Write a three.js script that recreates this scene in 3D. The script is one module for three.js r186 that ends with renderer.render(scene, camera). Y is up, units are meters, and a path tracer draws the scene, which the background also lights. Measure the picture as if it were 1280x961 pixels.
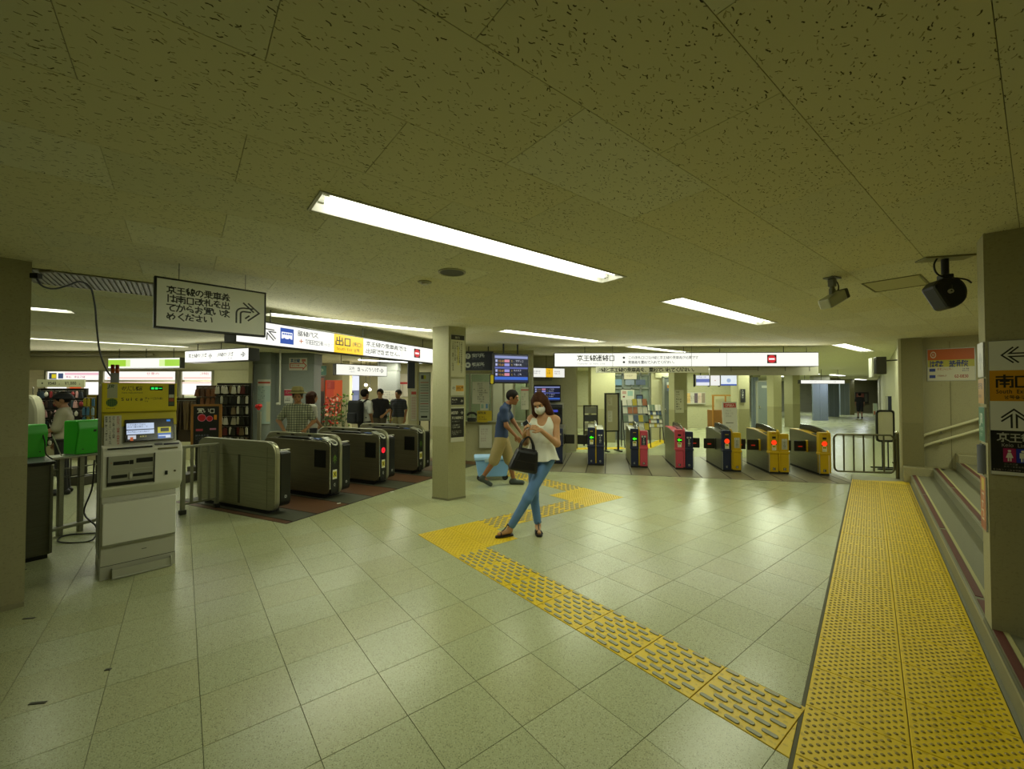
import * as THREE from 'three';
import { RoundedBoxGeometry } from 'three/addons/geometries/RoundedBoxGeometry.js';
import { mergeGeometries } from 'three/addons/utils/BufferGeometryUtils.js';
import { RectAreaLightUniformsLib } from 'three/addons/lights/RectAreaLightUniformsLib.js';
RectAreaLightUniformsLib.init();

// ---------------------------------------------------------------- camera, light, exposure
const scene = new THREE.Scene();
scene.background = new THREE.Color(0x000000);
const EYE = 1.59, FOCAL = 521, PITCH = THREE.MathUtils.degToRad(1.155), CEIL = 2.585;
const camera = new THREE.PerspectiveCamera(2 * Math.atan(480.5 / FOCAL) * 180 / Math.PI, 1280 / 961, 0.05, 120);
camera.position.set(0, EYE, 0);
camera.rotation.x = PITCH;
const renderer = new THREE.WebGLRenderer({ antialias: true });
renderer.toneMapping = THREE.LinearToneMapping;
renderer.toneMappingExposure = 1.0;
renderer.shadowMap.enabled = true;
const TUBE_LIGHT = new THREE.Color().setRGB(0.93, 1.0, 0.69);     // fluorescent tubes, slightly green-yellow
const TUBE_POWER = 16;

// ---------------------------------------------------------------- helpers
let seedState = 7;
function rnd() { seedState = (seedState + 0x6d2b79f5) | 0; let t = Math.imul(seedState ^ (seedState >>> 15), 1 | seedState); t = (t + Math.imul(t ^ (t >>> 7), 61 | t)) ^ t; return ((t ^ (t >>> 14)) >>> 0) / 4294967296; }
const rr = (a, b) => a + (b - a) * rnd();
const V3 = (x, y, z) => new THREE.Vector3(x, y, z);
const PC = Math.cos(PITCH), PS = Math.sin(PITCH);
// surveyed direction (pixel of the photograph) to a place at a given depth, or at a given height
function at(px, py, d) { const a = (px - 640) / FOCAL, b = (480.5 - py) / FOCAL, f = PC - b * PS, t = d / f; return V3(a * t, EYE + (b * PC + PS) * t, -d); }
function atH(px, py, h) { const a = (px - 640) / FOCAL, b = (480.5 - py) / FOCAL, t = (h - EYE) / (b * PC + PS); return V3(a * t, h, -(PC - b * PS) * t); }
const floorAt = (px, py) => atH(px, py, 0);
// floor-tile grid (i along u, j along v), stair frame, gate frames
const TILE = 0.4003, TH = 0.668387, GO = [-1.0753, -2.1531], GU = [Math.cos(TH), -Math.sin(TH)], GV = [Math.sin(TH), Math.cos(TH)];
const G2W = (i, j) => [GO[0] + TILE * (i * GU[0] + j * GV[0]), GO[1] + TILE * (i * GU[1] + j * GV[1])];
const SD = [0.6514, -0.7588], SN = [0.7588, 0.6514], STAIR_TURN = -Math.atan2(0.6514, 0.7588);
const S2W = (n, m) => [n * SN[0] + m * SD[0], n * SN[1] + m * SD[1]];
const JO = [-2.735, -5.085], JB = [0.421, -0.907], JA = [-0.907, -0.421], JR_TURN = Math.atan2(0.907, 0.421);
const J2W = (p, q) => [JO[0] + p * JB[0] + q * JA[0], JO[1] + p * JB[1] + q * JA[1]];

const taken = new Map();
function numbered(name) { const n = taken.get(name) || 0; taken.set(name, n + 1); return n ? name + '_' + String(n).padStart(3, '0') : name; }
function thing(name, label, category, pos = [0, 0, 0], turn = 0, group) {
  const o = new THREE.Group(); o.name = numbered(name); scene.add(o);
  o.position.set(pos[0], pos[1], pos[2]); o.rotation.y = turn;
  o.userData = { label, category }; if (group) o.userData.group = group;
  return o;
}
function mergeAll(list) {
  list = [].concat(list);
  if (list.length === 1) return list[0];
  const flat = list.map((g) => { const q = g.index ? g.toNonIndexed() : g; for (const k of Object.keys(q.attributes)) if (!['position', 'normal', 'uv'].includes(k)) q.deleteAttribute(k); if (!q.attributes.uv) q.setAttribute('uv', new THREE.BufferAttribute(new Float32Array(q.attributes.position.count * 2), 2)); return q; });
  return mergeGeometries(flat);
}
function part(name, geoms, m, parent, label) {
  const mesh = new THREE.Mesh(mergeAll(geoms), m);
  mesh.name = name; mesh.castShadow = mesh.receiveShadow = true; parent.add(mesh);
  if (label) mesh.userData.label = label;
  return mesh;
}
const many = (name, geoms, m, parent) => geoms.map((q) => part(name, q, m, parent));
function single(name, geoms, m, label, category, group) {
  const mesh = part(numbered(name), geoms, m, scene);
  mesh.userData = { label, category }; if (group) mesh.userData.group = group;
  return mesh;
}
function struct(name, geoms, m, label, parent = scene) {
  const mesh = part(parent === scene ? numbered(name) : name, geoms, m, parent);
  if (parent === scene) mesh.userData = { kind: 'structure', label, category: name.split('_')[0] };
  return mesh;
}
function structGroup(name, label, category, pos = [0, 0, 0], turn = 0) { const g = thing(name, label, category, pos, turn); g.userData.kind = 'structure'; return g; }
// geometry makers
const bx = (w, h, d, x = 0, y = 0, z = 0) => new THREE.BoxGeometry(w, h, d).translate(x, y, z);
const rb = (w, h, d, x = 0, y = 0, z = 0, r = 0.01, s = 2) => new RoundedBoxGeometry(w, h, d, s, Math.min(r, w / 2.05, h / 2.05, d / 2.05)).translate(x, y, z);
const cy = (r, h, x = 0, y = 0, z = 0, n = 16, r2 = r) => new THREE.CylinderGeometry(r2, r, h, n).translate(x, y, z);
const sp = (r, x = 0, y = 0, z = 0, sx = 1, sy = 1, sz = 1, n = 14) => new THREE.SphereGeometry(r, n, Math.max(6, n - 4)).scale(sx, sy, sz).translate(x, y, z);
const tube = (pts, r, n = 24, k = 8) => new THREE.TubeGeometry(new THREE.CatmullRomCurve3(pts.map((p) => V3(...p))), n, r, k);
function bar(a, b, r, n = 8) { const A = V3(...a), B = V3(...b), d = B.clone().sub(A), g = new THREE.CylinderGeometry(r, r, d.length(), n); g.applyQuaternion(new THREE.Quaternion().setFromUnitVectors(V3(0, 1, 0), d.normalize())); return g.translate((A.x + B.x) / 2, (A.y + B.y) / 2, (A.z + B.z) / 2); }
const plane = (w, h, x = 0, y = 0, z = 0) => new THREE.PlaneGeometry(w, h).translate(x, y, z);
// rounded polygon outline given as [x, y, radius]
function outline(pts) {
  const s = new THREE.Shape(), n = pts.length;
  for (let k = 0; k < n; k++) {
    const [x, y, r = 0] = pts[k], [ax, ay] = pts[(k + n - 1) % n], [bx_, by] = pts[(k + 1) % n];
    const la = Math.hypot(ax - x, ay - y), lb = Math.hypot(bx_ - x, by - y), q = Math.min(r, la / 2, lb / 2);
    const p0 = [x + (ax - x) / la * q, y + (ay - y) / la * q], p1 = [x + (bx_ - x) / lb * q, y + (by - y) / lb * q];
    k ? s.lineTo(...p0) : s.moveTo(...p0);
    if (q) s.quadraticCurveTo(x, y, ...p1);
  }
  s.closePath(); return s;
}
const ext = (pts, depth, bevel = 0, seg = 6) => new THREE.ExtrudeGeometry(pts instanceof THREE.Shape ? pts : outline(pts), { depth: depth - 2 * bevel, bevelEnabled: bevel > 0, bevelThickness: bevel, bevelSize: bevel, bevelOffset: -bevel, bevelSegments: 2, curveSegments: seg }).translate(0, 0, bevel);
// side profile (u goes into the depth, v up), pulled out along x
const extX = (pts, width, x = 0, bevel = 0.006, seg = 6) => ext(pts, width, bevel, seg).rotateY(Math.PI / 2).translate(x, 0, 0);
// convex polygon prism lying flat: pts in world x,z, from y0 to y1, with a chamfer on the face at "top"
function clipPoly(poly, nx, nz, c) { const out = []; for (let k = 0; k < poly.length; k++) { const a = poly[k], b = poly[(k + 1) % poly.length], da = a[0] * nx + a[1] * nz - c, db = b[0] * nx + b[1] * nz - c; if (da <= 0) out.push(a); if (da * db < 0) { const t = da / (da - db); out.push([a[0] + (b[0] - a[0]) * t, a[1] + (b[1] - a[1]) * t]); } } return out; }
function slabPoly(poly, yBase, yFace, chamfer, uvOff = [0, 0], uvScale = 1) {
  const cx = poly.reduce((s, p) => s + p[0], 0) / poly.length, cz = poly.reduce((s, p) => s + p[1], 0) / poly.length;
  let area = 0; poly.forEach((p, k) => { const q = poly[(k + 1) % poly.length]; area += p[0] * q[1] - q[0] * p[1]; });
  if (area < 0) poly = [...poly].reverse();
  const up = yFace > yBase, inner = poly.map((p) => { const d = Math.hypot(p[0] - cx, p[1] - cz) || 1, k = Math.max(0, 1 - chamfer * 1.4 / d); return [cx + (p[0] - cx) * k, cz + (p[1] - cz) * k]; });
  const yc = yFace + (up ? -chamfer : chamfer), pos = [], uv = [];
  let wall = null;
  const push = (p, y) => { pos.push(p[0], y, p[1]); if (wall) uv.push(((p[0] - wall[0]) * wall[2] + (p[1] - wall[1]) * wall[3]) * uvScale, y * uvScale); else uv.push(p[0] * uvScale + uvOff[0], p[1] * uvScale + uvOff[1]); };
  const tri = (a, ya, b, yb, c, yc_) => { if (up) { push(a, ya); push(c, yc_); push(b, yb); } else { push(a, ya); push(b, yb); push(c, yc_); } };
  const n = poly.length;
  for (let k = 1; k < n - 1; k++) tri(inner[0], yFace, inner[k], yFace, inner[k + 1], yFace);
  for (let k = 0; k < n; k++) {
    const a = poly[k], b = poly[(k + 1) % n], ia = inner[k], ib = inner[(k + 1) % n];
    tri(ia, yFace, a, yc, b, yc); tri(ia, yFace, b, yc, ib, yFace);
    const el = Math.hypot(b[0] - a[0], b[1] - a[1]) || 1; wall = [a[0], a[1], (b[0] - a[0]) / el, (b[1] - a[1]) / el];
    tri(a, yc, a, yBase, b, yBase); tri(a, yc, b, yBase, b, yc); wall = null;
  }
  const g = new THREE.BufferGeometry();
  g.setAttribute('position', new THREE.Float32BufferAttribute(pos, 3)); g.setAttribute('uv', new THREE.Float32BufferAttribute(uv, 2)); g.computeVertexNormals();
  return g;
}
// materials
const mats = new Map();
function M(color, rough = 0.6, metal = 0, extra = {}) {
  const key = JSON.stringify([color, rough, metal, Object.keys(extra).map((k) => [k, extra[k]?.uuid ?? extra[k]])]);
  if (!mats.has(key)) mats.set(key, new THREE.MeshPhysicalMaterial({ color, roughness: rough, metalness: metal, ...extra }));
  return mats.get(key);
}
function canvasTex(w, h, draw, repeat) {
  const c = document.createElement('canvas'); c.width = w; c.height = h; const g = c.getContext('2d'); draw(g, w, h);
  const t = new THREE.CanvasTexture(c); t.colorSpace = THREE.SRGBColorSpace; t.magFilter = THREE.LinearFilter;
  if (repeat) { t.wrapS = t.wrapT = THREE.RepeatWrapping; }
  return t;
}
const printed = (w, h, draw, rough = 0.45) => new THREE.MeshPhysicalMaterial({ map: canvasTex(w, h, draw), roughness: rough });
function backlit(w, h, draw, power = 1.1) { const t = canvasTex(w, h, draw); return new THREE.MeshPhysicalMaterial({ color: 0x222222, emissive: 0xffffff, emissiveMap: t, emissiveIntensity: power, roughness: 0.35 }); }
function areaLight(w, h, pos, look, color, power) {
  const l = new THREE.RectAreaLight(color, power, w, h); l.position.copy(pos); l.lookAt(look); l.castShadow = true; scene.add(l); return l;
}
// a flat-faced thing standing between two surveyed points: local x runs from p0 to p1, z faces the hall
function span(name, label, category, p0, p1, y, group) {
  const L = Math.hypot(p1.x - p0.x, p1.z - p0.z), g = thing(name, label, category, [p0.x, y, p0.z], Math.atan2(-(p1.z - p0.z), p1.x - p0.x), group);
  g.userData.L = undefined; delete g.userData.L; return [g, L];
}

// ---------------------------------------------------------------- lettering: brush strokes on an 8 x 8 grid, "~" marks a curved stroke
const ITO = '200222 220434 2428 1517 3536 ';
const GLYPH = {
  京: '4041 0181 2262652522 4548 4838 2607 6687', 王: '1171 1474 0888 4148', 線: ITO + '6051 5181845451 5282 6468 6858 5547 8466 6688', の: '~413617051241728558',
  乗: '6010 0282 0484 2125 6165 4048 4608 4688', 車: '0181 1272761612 1474 0787 4048', 券: '2031 6051 1272 0484 4134 3407 5488 2666 6668 6858 3618', は: '1018 3282 ~60666857475687',
  南: '4043 0181 0803 0383 8388 8878 3344 5344 2464 2666 4448', 口: '1171781811', 改: '0141 4144 0444 0407 0747 6043 5282 7265 6548 5366 6688', 札: '0242 2028 2305 2344 5057 5787 8785',
  を: '1161 ~402305344556 ~745335376878', 出: '4048 1114 1474 7471 0508 0888 8885', て: '0181 ~814334364878', か: '~025263564838 ~301708 ~717285', ら: '3051 ~2204252464767846', お: '0252 ~3036180625547658 6273',
  買: '0080820200 3032 5052 2363672723 2464 2565 2708 6788', い: '~0105172625 ~718486', 求: '0282 4048 4838 1223 0744 7254 4588 5061', め: '~112338 ~614417051343738567', く: '602478', だ: '0242 2007 4474 ~45364777 6071 7081', さ: '0272 4055 ~5525163767', ざ: '0272 4055 ~5525163767 6071 7081',
  連: '0011 0424 2406 0618 1888 3080 3272743432 3373 2686 5057', 絡: ITO + '6042 6181 8145 5285 5575785855', 重: '7010 0181 1272751512 1474 1676 0888 4048', ね: '2028 0222 2207 ~074361728576475778', れ: '2028 0222 2207 ~074361637788',
  入: '20304308 4388', こ: '2171 ~15172878', に: '1018 4181 ~45474888', と: '2034 ~7134061888', が: '~025263564838 ~301708 ~717285 6071 7081', 必: '3041 7008 ~2226488886 0305 7365', 要: '0080 1171741411 3034 5054 0585 4427 2788 6508', で: '0181 ~814334364878 6374 7384', す: '0181 5056 ~564614455638',
  '、': '1728', '。': '1626271716', 路: '0030330300 1337 1535 0408 0838 6042 5171 7145 5377 4575784845', バ: '3007 5088 6071 7182', ス: '1070 ~704408 4588', 羽: '0030 3038 3828 0112 0525 5080 8088 8878 5162 5575', 田: '0080880800 4048 0484',
  空: '4041 0201 0181 8182 3113 5162 2565 4548 0888', 港: '0011 0314 0816 3181 2484 4044 6064 5575 4547 4787', ゆ: '~0006 ~063163858645 ~504728', き: '0161 0363 3066 ~6616073868', 場: '0232 1016 0735 4080824240 3484 5437 7448 8487 8777',
  ま: '0171 0373 ~40461607284777', せ: '0282 6065 6555 ~20272878', ん: '~40082445576885', 案: '4041 0301 0181 8183 3223 1363 0585 4448 4508 4588', 内: '0801 0181 8188 8878 4044 4426 4466', 所: '0040 0242 4244 0444 0207 7051 5147 5484 7478',
  精: '0343 2028 2305 2345 0112 4132 4181 3383 6043 4575 7578 4548 4676', 算: '2011 1131 6051 5181 1363661613 1464 0686 3608 5658', り: '~1014 ~70755738', し: '~101627587 5'.replace(' ', ''), 整: '0131 2034 1333 6042 5181 7245 5285 0484 1666 4548 0888 1618', 骨: '2060 2023 6063 2363 0383 0304 8384 2464 2428 6468 2666 4142', 院: '0008 0020 2012 1224 2404 5051 3132 3181 8182 4373 3585 5538 6567 6788',
  チ: '6010 0383 4045 4518', ャ: '1555 2328 5546', ー: '0484', ジ: '1021 0313 0878 7874 5061 7081', 金: '4003 4083 2363 1575 4348 0888 2637 6657', ば: '1018 3282 ~60666857475687 7071 8081', つ: '~0231617386 57'.replace(' ', ''), っ: '~1444657647', ぷ: '4051 ~4334465747 1618 7688 7081', う: '3051 ~1232637548', 定: '4041 0201 0181 8182 2464 4448 4676 2408 0788', 売: '4043 0181 1373 0405 0484 8485 3508 5558 5888',
  남: '1013 1343 6044 6272 2565 6568 6828 2825', 쪽: '0030 2003 2033 4070 6043 6073 0484 2565 6568', 출: '3040 1161 3113 4163 0484 2565 6566 6626 2628 2868', 구: '1171 7174 0585 4548',
};
function stroke(g, s, x, y, w, h) {
  const curve = s[0] === '~', q = curve ? s.slice(1) : s, p = [];
  for (let k = 0; k + 1 < q.length; k += 2) p.push([x + (+q[k]) / 8 * w, y + (+q[k + 1]) / 8 * h]);
  g.beginPath(); g.moveTo(...p[0]);
  if (!curve || p.length < 3) p.slice(1).forEach((a) => g.lineTo(...a));
  else { for (let k = 1; k < p.length - 1; k++) { const e = k === p.length - 2 ? p[k + 1] : [(p[k][0] + p[k + 1][0]) / 2, (p[k][1] + p[k + 1][1]) / 2]; g.quadraticCurveTo(...p[k], ...e); } }
  g.stroke();
}
// writes a line; w/h are the size of one full-width character, latin letters use the sans font
function jt(g, text, x, y, w, h = w, o = {}) {
  g.strokeStyle = g.fillStyle = o.color || '#111'; g.lineWidth = Math.max(0.8, (o.weight || 0.1) * h); g.lineCap = 'square'; g.lineJoin = 'miter';
  const gap = o.gap ?? 0.14;
  for (const ch of text) {
    if (ch === ' ') { x += w * 0.5; continue; }
    if (GLYPH[ch]) { for (const s of GLYPH[ch].trim().split(' ')) stroke(g, s, x + w * gap / 2, y + h * 0.06, w * (1 - gap), h * 0.88); if (o.down) y += h * 1.08; else x += w; continue; }
    g.font = (o.bold ? 'bold ' : '') + Math.round(h) + 'px sans-serif'; g.textBaseline = 'alphabetic';
    const m = g.measureText(ch).width, k = o.latin || 1; g.save(); g.translate(x, y + h * 0.88); g.scale(k, 1); g.fillText(ch, 0, 0); g.restore(); x += m * k;
  }
  return x;
}
const ALLG = Object.keys(GLYPH);
// a block of small print that the photograph shows only as rows of marks
function smallPrint(g, x, y, w, h, rows, color = '#333', down = false) {
  const s = (down ? w : h) / rows;
  for (let r = 0; r < rows; r++) { const n = Math.floor((down ? h : w) / (s * 0.8) * rr(0.6, 1)); for (let k = 0; k < n; k++) { const ch = ALLG[Math.floor(rnd() * ALLG.length)]; if (down) jt(g, ch, x + r * s, y + k * s * 0.8, s * 0.72, s * 0.72, { color }); else jt(g, ch, x + k * s * 0.8, y + r * s, s * 0.72, s * 0.72, { color }); } }
}
function fill(g, c, x, y, w, h) { g.fillStyle = c; g.fillRect(x, y, w, h); }
function disc(g, c, x, y, r) { g.fillStyle = c; g.beginPath(); g.arc(x, y, r, 0, 7); g.fill(); }
function lines(g, c, w, list) { g.strokeStyle = c; g.lineWidth = w; g.lineCap = 'butt'; g.lineJoin = 'miter'; for (const l of list) { g.beginPath(); g.moveTo(l[0], l[1]); for (let k = 2; k < l.length; k += 2) g.lineTo(l[k], l[k + 1]); g.stroke(); } }
// the station's outlined arrow pointing up, centred at x,y
function arrow(g, x, y, s, turn, color = '#111', lw = 0.1) { g.save(); g.translate(x, y); g.rotate(turn); lines(g, color, s * lw, [[-0.8 * s, 0.05 * s, 0, -0.75 * s, 0.8 * s, 0.05 * s], [-0.8 * s, 0.4 * s, -0.16 * s, -0.22 * s, -0.16 * s, s], [0.8 * s, 0.4 * s, 0.16 * s, -0.22 * s, 0.16 * s, s]]); g.restore(); }

// ---------------------------------------------------------------- surfaces
function noiseTex(w, h, f) { const d = new Uint8Array(w * h * 4); for (let y = 0; y < h; y++) for (let x = 0; x < w; x++) { const c = f(x, y), k = (y * w + x) * 4; d[k] = c[0]; d[k + 1] = c[1]; d[k + 2] = c[2]; d[k + 3] = 255; } const t = new THREE.DataTexture(d, w, h); t.colorSpace = THREE.SRGBColorSpace; t.wrapS = t.wrapT = THREE.RepeatWrapping; t.magFilter = THREE.LinearFilter; t.needsUpdate = true; return t; }
// terrazzo: 512 px stand for 0.8 m
const terrazzo = canvasTex(1024, 1024, (g) => {
  fill(g, '#adb18b', 0, 0, 1024, 1024);
  for (let k = 0; k < 11500; k++) { const v = rr(0, 1); g.fillStyle = v < 0.45 ? 'rgba(78,84,56,0.72)' : v < 0.75 ? 'rgba(212,218,180,0.75)' : 'rgba(128,124,84,0.6)'; g.beginPath(); g.ellipse(rr(0, 1024), rr(0, 1024), rr(1, 3.2), rr(1, 2.6), rr(0, 3), 0, 7); g.fill(); }
}, true);
terrazzo.repeat.set(1 / 0.8, 1 / 0.8);
const tileMats = ['#ffffff', '#f9faf6', '#fbf9f2'].map((c) => new THREE.MeshPhysicalMaterial({ color: c, map: terrazzo, roughness: 0.27, specularIntensity: 1 }));
// rock-wool ceiling board with short dark fissures: 1024 px stand for 0.91 m
const fissures = canvasTex(1024, 1024, (g) => {
  fill(g, '#d7d4b2', 0, 0, 1024, 1024);
  for (let k = 0; k < 1150; k++) {
    let x = rr(0, 1024), y = rr(0, 1024), a = rr(-0.45, 0.45); const n = rnd() < 0.45 ? 1 : Math.floor(rr(2, 6)), faint = rnd();
    g.strokeStyle = faint < 0.42 ? 'rgba(48,42,18,0.92)' : 'rgba(112,104,62,0.6)'; g.lineWidth = rr(1.6, 4.2); g.lineCap = 'round'; g.beginPath(); g.moveTo(x, y);
    for (let q = 0; q < n; q++) { a += rr(-0.9, 0.9); x += Math.cos(a * 0.7) * rr(2, 7); y += Math.sin(a) * rr(2, 5); g.lineTo(x + 0.1, y); }
    g.stroke();
  }
}, true);
fissures.repeat.set(1 / 0.91, 1 / 0.91);
const boardMats = ['#ffffff', '#f7f6ee', '#fbf8ea'].map((c) => new THREE.MeshPhysicalMaterial({ color: c, map: fissures, roughness: 0.9 }));
// painted wall: fine mottling
const paintGrain = canvasTex(512, 512, (g) => { fill(g, '#f4f4f4', 0, 0, 512, 512); for (let k = 0; k < 5000; k++) { g.fillStyle = rnd() < 0.5 ? 'rgba(200,200,196,0.25)' : 'rgba(255,255,255,0.35)'; g.fillRect(rr(0, 512), rr(0, 512), rr(1, 6), rr(1, 6)); } for (let k = 0; k < 60; k++) { g.strokeStyle = 'rgba(150,145,130,0.18)'; g.lineWidth = rr(0.5, 1.5); const x = rr(0, 512), y = rr(0, 512); g.beginPath(); g.moveTo(x, y); g.lineTo(x + rr(-4, 4), y + rr(10, 60)); g.stroke(); } }, true);
const paint = (c, rough = 0.62) => M(c, rough, 0, { map: paintGrain });
const creamWall = paint('#c9c5a0'), creamLow = paint('#b3ae86'), greyWall = paint('#8e9490'), blueGrey = paint('#77818c', 0.4), oliveWall = paint('#a8a27a');
const steelGrain = canvasTex(256, 256, (g) => { fill(g, '#e6e6e6', 0, 0, 256, 256); for (let k = 0; k < 700; k++) { g.fillStyle = `rgba(${rnd() < 0.5 ? '190,190,190' : '255,255,255'},0.25)`; g.fillRect(rr(-50, 256), rr(0, 256), rr(30, 160), 1); } }, true);
const steel = M('#8f8f80', 0.34, 0.85, { map: steelGrain }), steelDark = M('#55544a', 0.3, 0.85, { map: steelGrain }), chrome = M('#c8c8be', 0.2, 1), black = M('#14150f', 0.4), rubber = M('#1c1c1a', 0.7), white = M('#dcdcd2', 0.5), darkMetal = M('#33342e', 0.45, 0.5);

// ---------------------------------------------------------------- floor: terrazzo tiles, tactile blocks, gate mats
const KT = THREE.MathUtils.degToRad(13), KO = [1.657, -9.159], KB = [Math.cos(KT), Math.sin(KT)], KA = [Math.sin(KT), -Math.cos(KT)], K2W = (s, t) => [KO[0] + s * KB[0] + t * KA[0], KO[1] + s * KB[1] + t * KA[1]];
const floor = structGroup('floor', 'pale green-grey terrazzo tile floor of the station hall', 'floor');
const half = (P, D, s) => [D[0] * s, D[1] * s, (P[0] * D[0] + P[1] * D[1]) * s];          // half plane: keep x·D·s <= P·D·s
const rectPlanes = (T, A, B, a0, a1, b0, b1) => [half(T(a0, b0), A, -1), half(T(a1, b0), A, 1), half(T(a0, b0), B, -1), half(T(a0, b1), B, 1)];
const PATH_L = -0.2708, PATH_R = 0.5102;
const cuts = [rectPlanes(S2W, SN, SD, PATH_L - 0.016, 9, -4, 10.55), rectPlanes(K2W, KB, KA, -2.2, 4.75, -0.87, 1.92), rectPlanes(J2W, JB, JA, 0, 5.0, 0, 2.45)];
function subtract(polys, planes) {
  const out = [];
  for (const poly of polys) { let rest = poly; for (const [nx, nz, c] of planes) { if (rest.length < 3) break; const o = clipPoly(rest, -nx, -nz, -c); if (o.length > 2) out.push(o); rest = clipPoly(rest, nx, nz, c); } }
  return out;
}
const polyArea = (p) => Math.abs(p.reduce((s, a, k) => { const b = p[(k + 1) % p.length]; return s + a[0] * b[1] - b[0] * a[1]; }, 0)) / 2;
const yellowCell = new Set();
const cell = (i, j) => yellowCell.add(i + ',' + j);
for (let j = -3; j <= 4; j++) cell(4, j);
for (const i of [4, 5]) for (const j of [-5, -4]) cell(i, j);
for (let i = 6; i <= 9; i++) cell(i, -5);
for (const i of [10, 11]) for (const j of [-6, -5]) cell(i, j);
for (let j = -12; j <= -7; j++) cell(11, j);
const HT = TILE / 2 - 0.0012, squareGeo = [0, 1, 2, 3, 4, 5].map((k) => slabPoly([[-HT, -HT], [HT, -HT], [HT, HT], [-HT, HT]], -0.02, 0, 0.0008, [k * 0.137, k * 0.291]));
const FARZ = -15.6, tiles = [];
for (let i = -34; i < 46; i++) for (let j = -44; j < 16; j++) {
  const c = G2W(i + 0.5, j + 0.5), d = -c[1];
  if (d < 0.7 || c[1] < FARZ - 0.3 || Math.abs(c[0]) > d * 1.32 + 0.7 || yellowCell.has(i + ',' + j)) continue;
  tiles.push([c[0], c[1], Math.hypot(c[0], c[1]), i, j]);
}
tiles.sort((a, b) => a[2] - b[2]);
const farTiles = []; let tileCount = 0;
for (const [x, z, , i, j] of tiles) {
  const H = HT / TILE, corners = [[i + 0.5 - H, j + 0.5 - H], [i + 0.5 + H, j + 0.5 - H], [i + 0.5 + H, j + 0.5 + H], [i + 0.5 - H, j + 0.5 + H]].map((q) => G2W(...q));
  let pieces = [corners];
  for (const c of cuts) pieces = subtract(pieces, c);
  pieces = pieces.map((p) => clipPoly(p, 0, -1, -FARZ)).filter((p) => p.length > 2 && polyArea(p) > 0.0015);
  if (!pieces.length) continue;
  const area = pieces.reduce((s, p) => s + polyArea(p), 0), whole = area > 4 * HT * HT * 0.999;
  if (tileCount < 300) {
    tileCount++;
    const m = tileMats[Math.floor(rnd() * 3)];
    if (whole) { const t = part('floor_tile', squareGeo[Math.floor(rnd() * 6)], m, floor); t.position.set(x, rr(-0.0006, 0.0003), z); t.rotation.y = TH; }
    else part('floor_tile', pieces.map((p) => slabPoly(p, -0.02, 0, 0.0008)), m, floor);
  } else for (const p of pieces) farTiles.push(slabPoly(p, -0.02, 0, 0.0008));
}
const field = part('floor_tile_field', farTiles, tileMats[0], floor); field.userData.kind = 'stuff';
const farFloorMat = M('#ffffff', 0.25, 0, { map: terrazzo });
part('grout_bed', bx(34, 0.1, 22, 0, -0.055, -6), M('#6f7058', 0.85), floor);
{ const far = bx(70, 0.1, 34, 10, -0.05, FARZ - 17); part('far_floor', [far, bx(6, 0.098, 20, -20, -0.05, -6), bx(25, 0.098, 20, 29.5, -0.05, -6)], farFloorMat, floor); }
// tactile blocks
const tactileYellow = M('#dcbc02', 0.42, 0, { map: canvasTex(256, 256, (g) => { fill(g, '#ffffff', 0, 0, 256, 256); for (let k = 0; k < 900; k++) { g.fillStyle = rnd() < 0.6 ? 'rgba(120,105,60,0.22)' : 'rgba(255,255,240,0.3)'; g.beginPath(); g.ellipse(rr(0, 256), rr(0, 256), rr(0.6, 4), rr(0.6, 3), rr(0, 3), 0, 7); g.fill(); } }, true) });
const wornBump = M('#96947a', 0.45), dotPaint = M('#8d7a2a', 0.42), freshDot = M('#d0ae08', 0.4);
function dotField(w, l, keep) { const out = []; for (let a = 0; a < 8; a++) for (let b = 0; b < 8; b++) for (const h of [0, 1]) { if (h && (a === 7 || b === 7)) continue; const x = (a + 0.5 + h / 2) / 8 * w - w / 2, z = (b + 0.5 + h / 2) / 8 * l - l / 2; if (keep && !keep(x, z)) continue; out.push(new THREE.CylinderGeometry(0.0058, 0.0098, 0.0038, 8).translate(x, 0.0021, z)); } return mergeAll(out); }
function ovalField(keep) {
  const out = [], one = ext([[-0.035, -0.0125, 0.0125], [0.035, -0.0125, 0.0125], [0.035, 0.0125, 0.0125], [-0.035, 0.0125, 0.0125]], 0.0055, 0.002, 3).rotateX(-Math.PI / 2);
  for (let r = 0; r < 8; r++) for (let k = -1; k < 5; k++) { const z = (r + 0.5) / 8 * TILE - TILE / 2, x = (k + 0.5 + (r % 2) / 2) / 4 * TILE - TILE / 2; if (Math.abs(x) > TILE / 2 - 0.034 || (keep && !keep(x, z))) continue; out.push(one.clone().translate(x, 0, z)); }
  return out.length ? mergeAll(out) : null;
}
const TS = TILE / 2 - 0.002, tactGeo = slabPoly([[-TS, -TS], [TS, -TS], [TS, TS], [-TS, TS]], -0.02, 0.002, 0.0018), ovalsAlong = ovalField(), tactDots = dotField(TILE - 0.02, TILE - 0.02);
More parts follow.
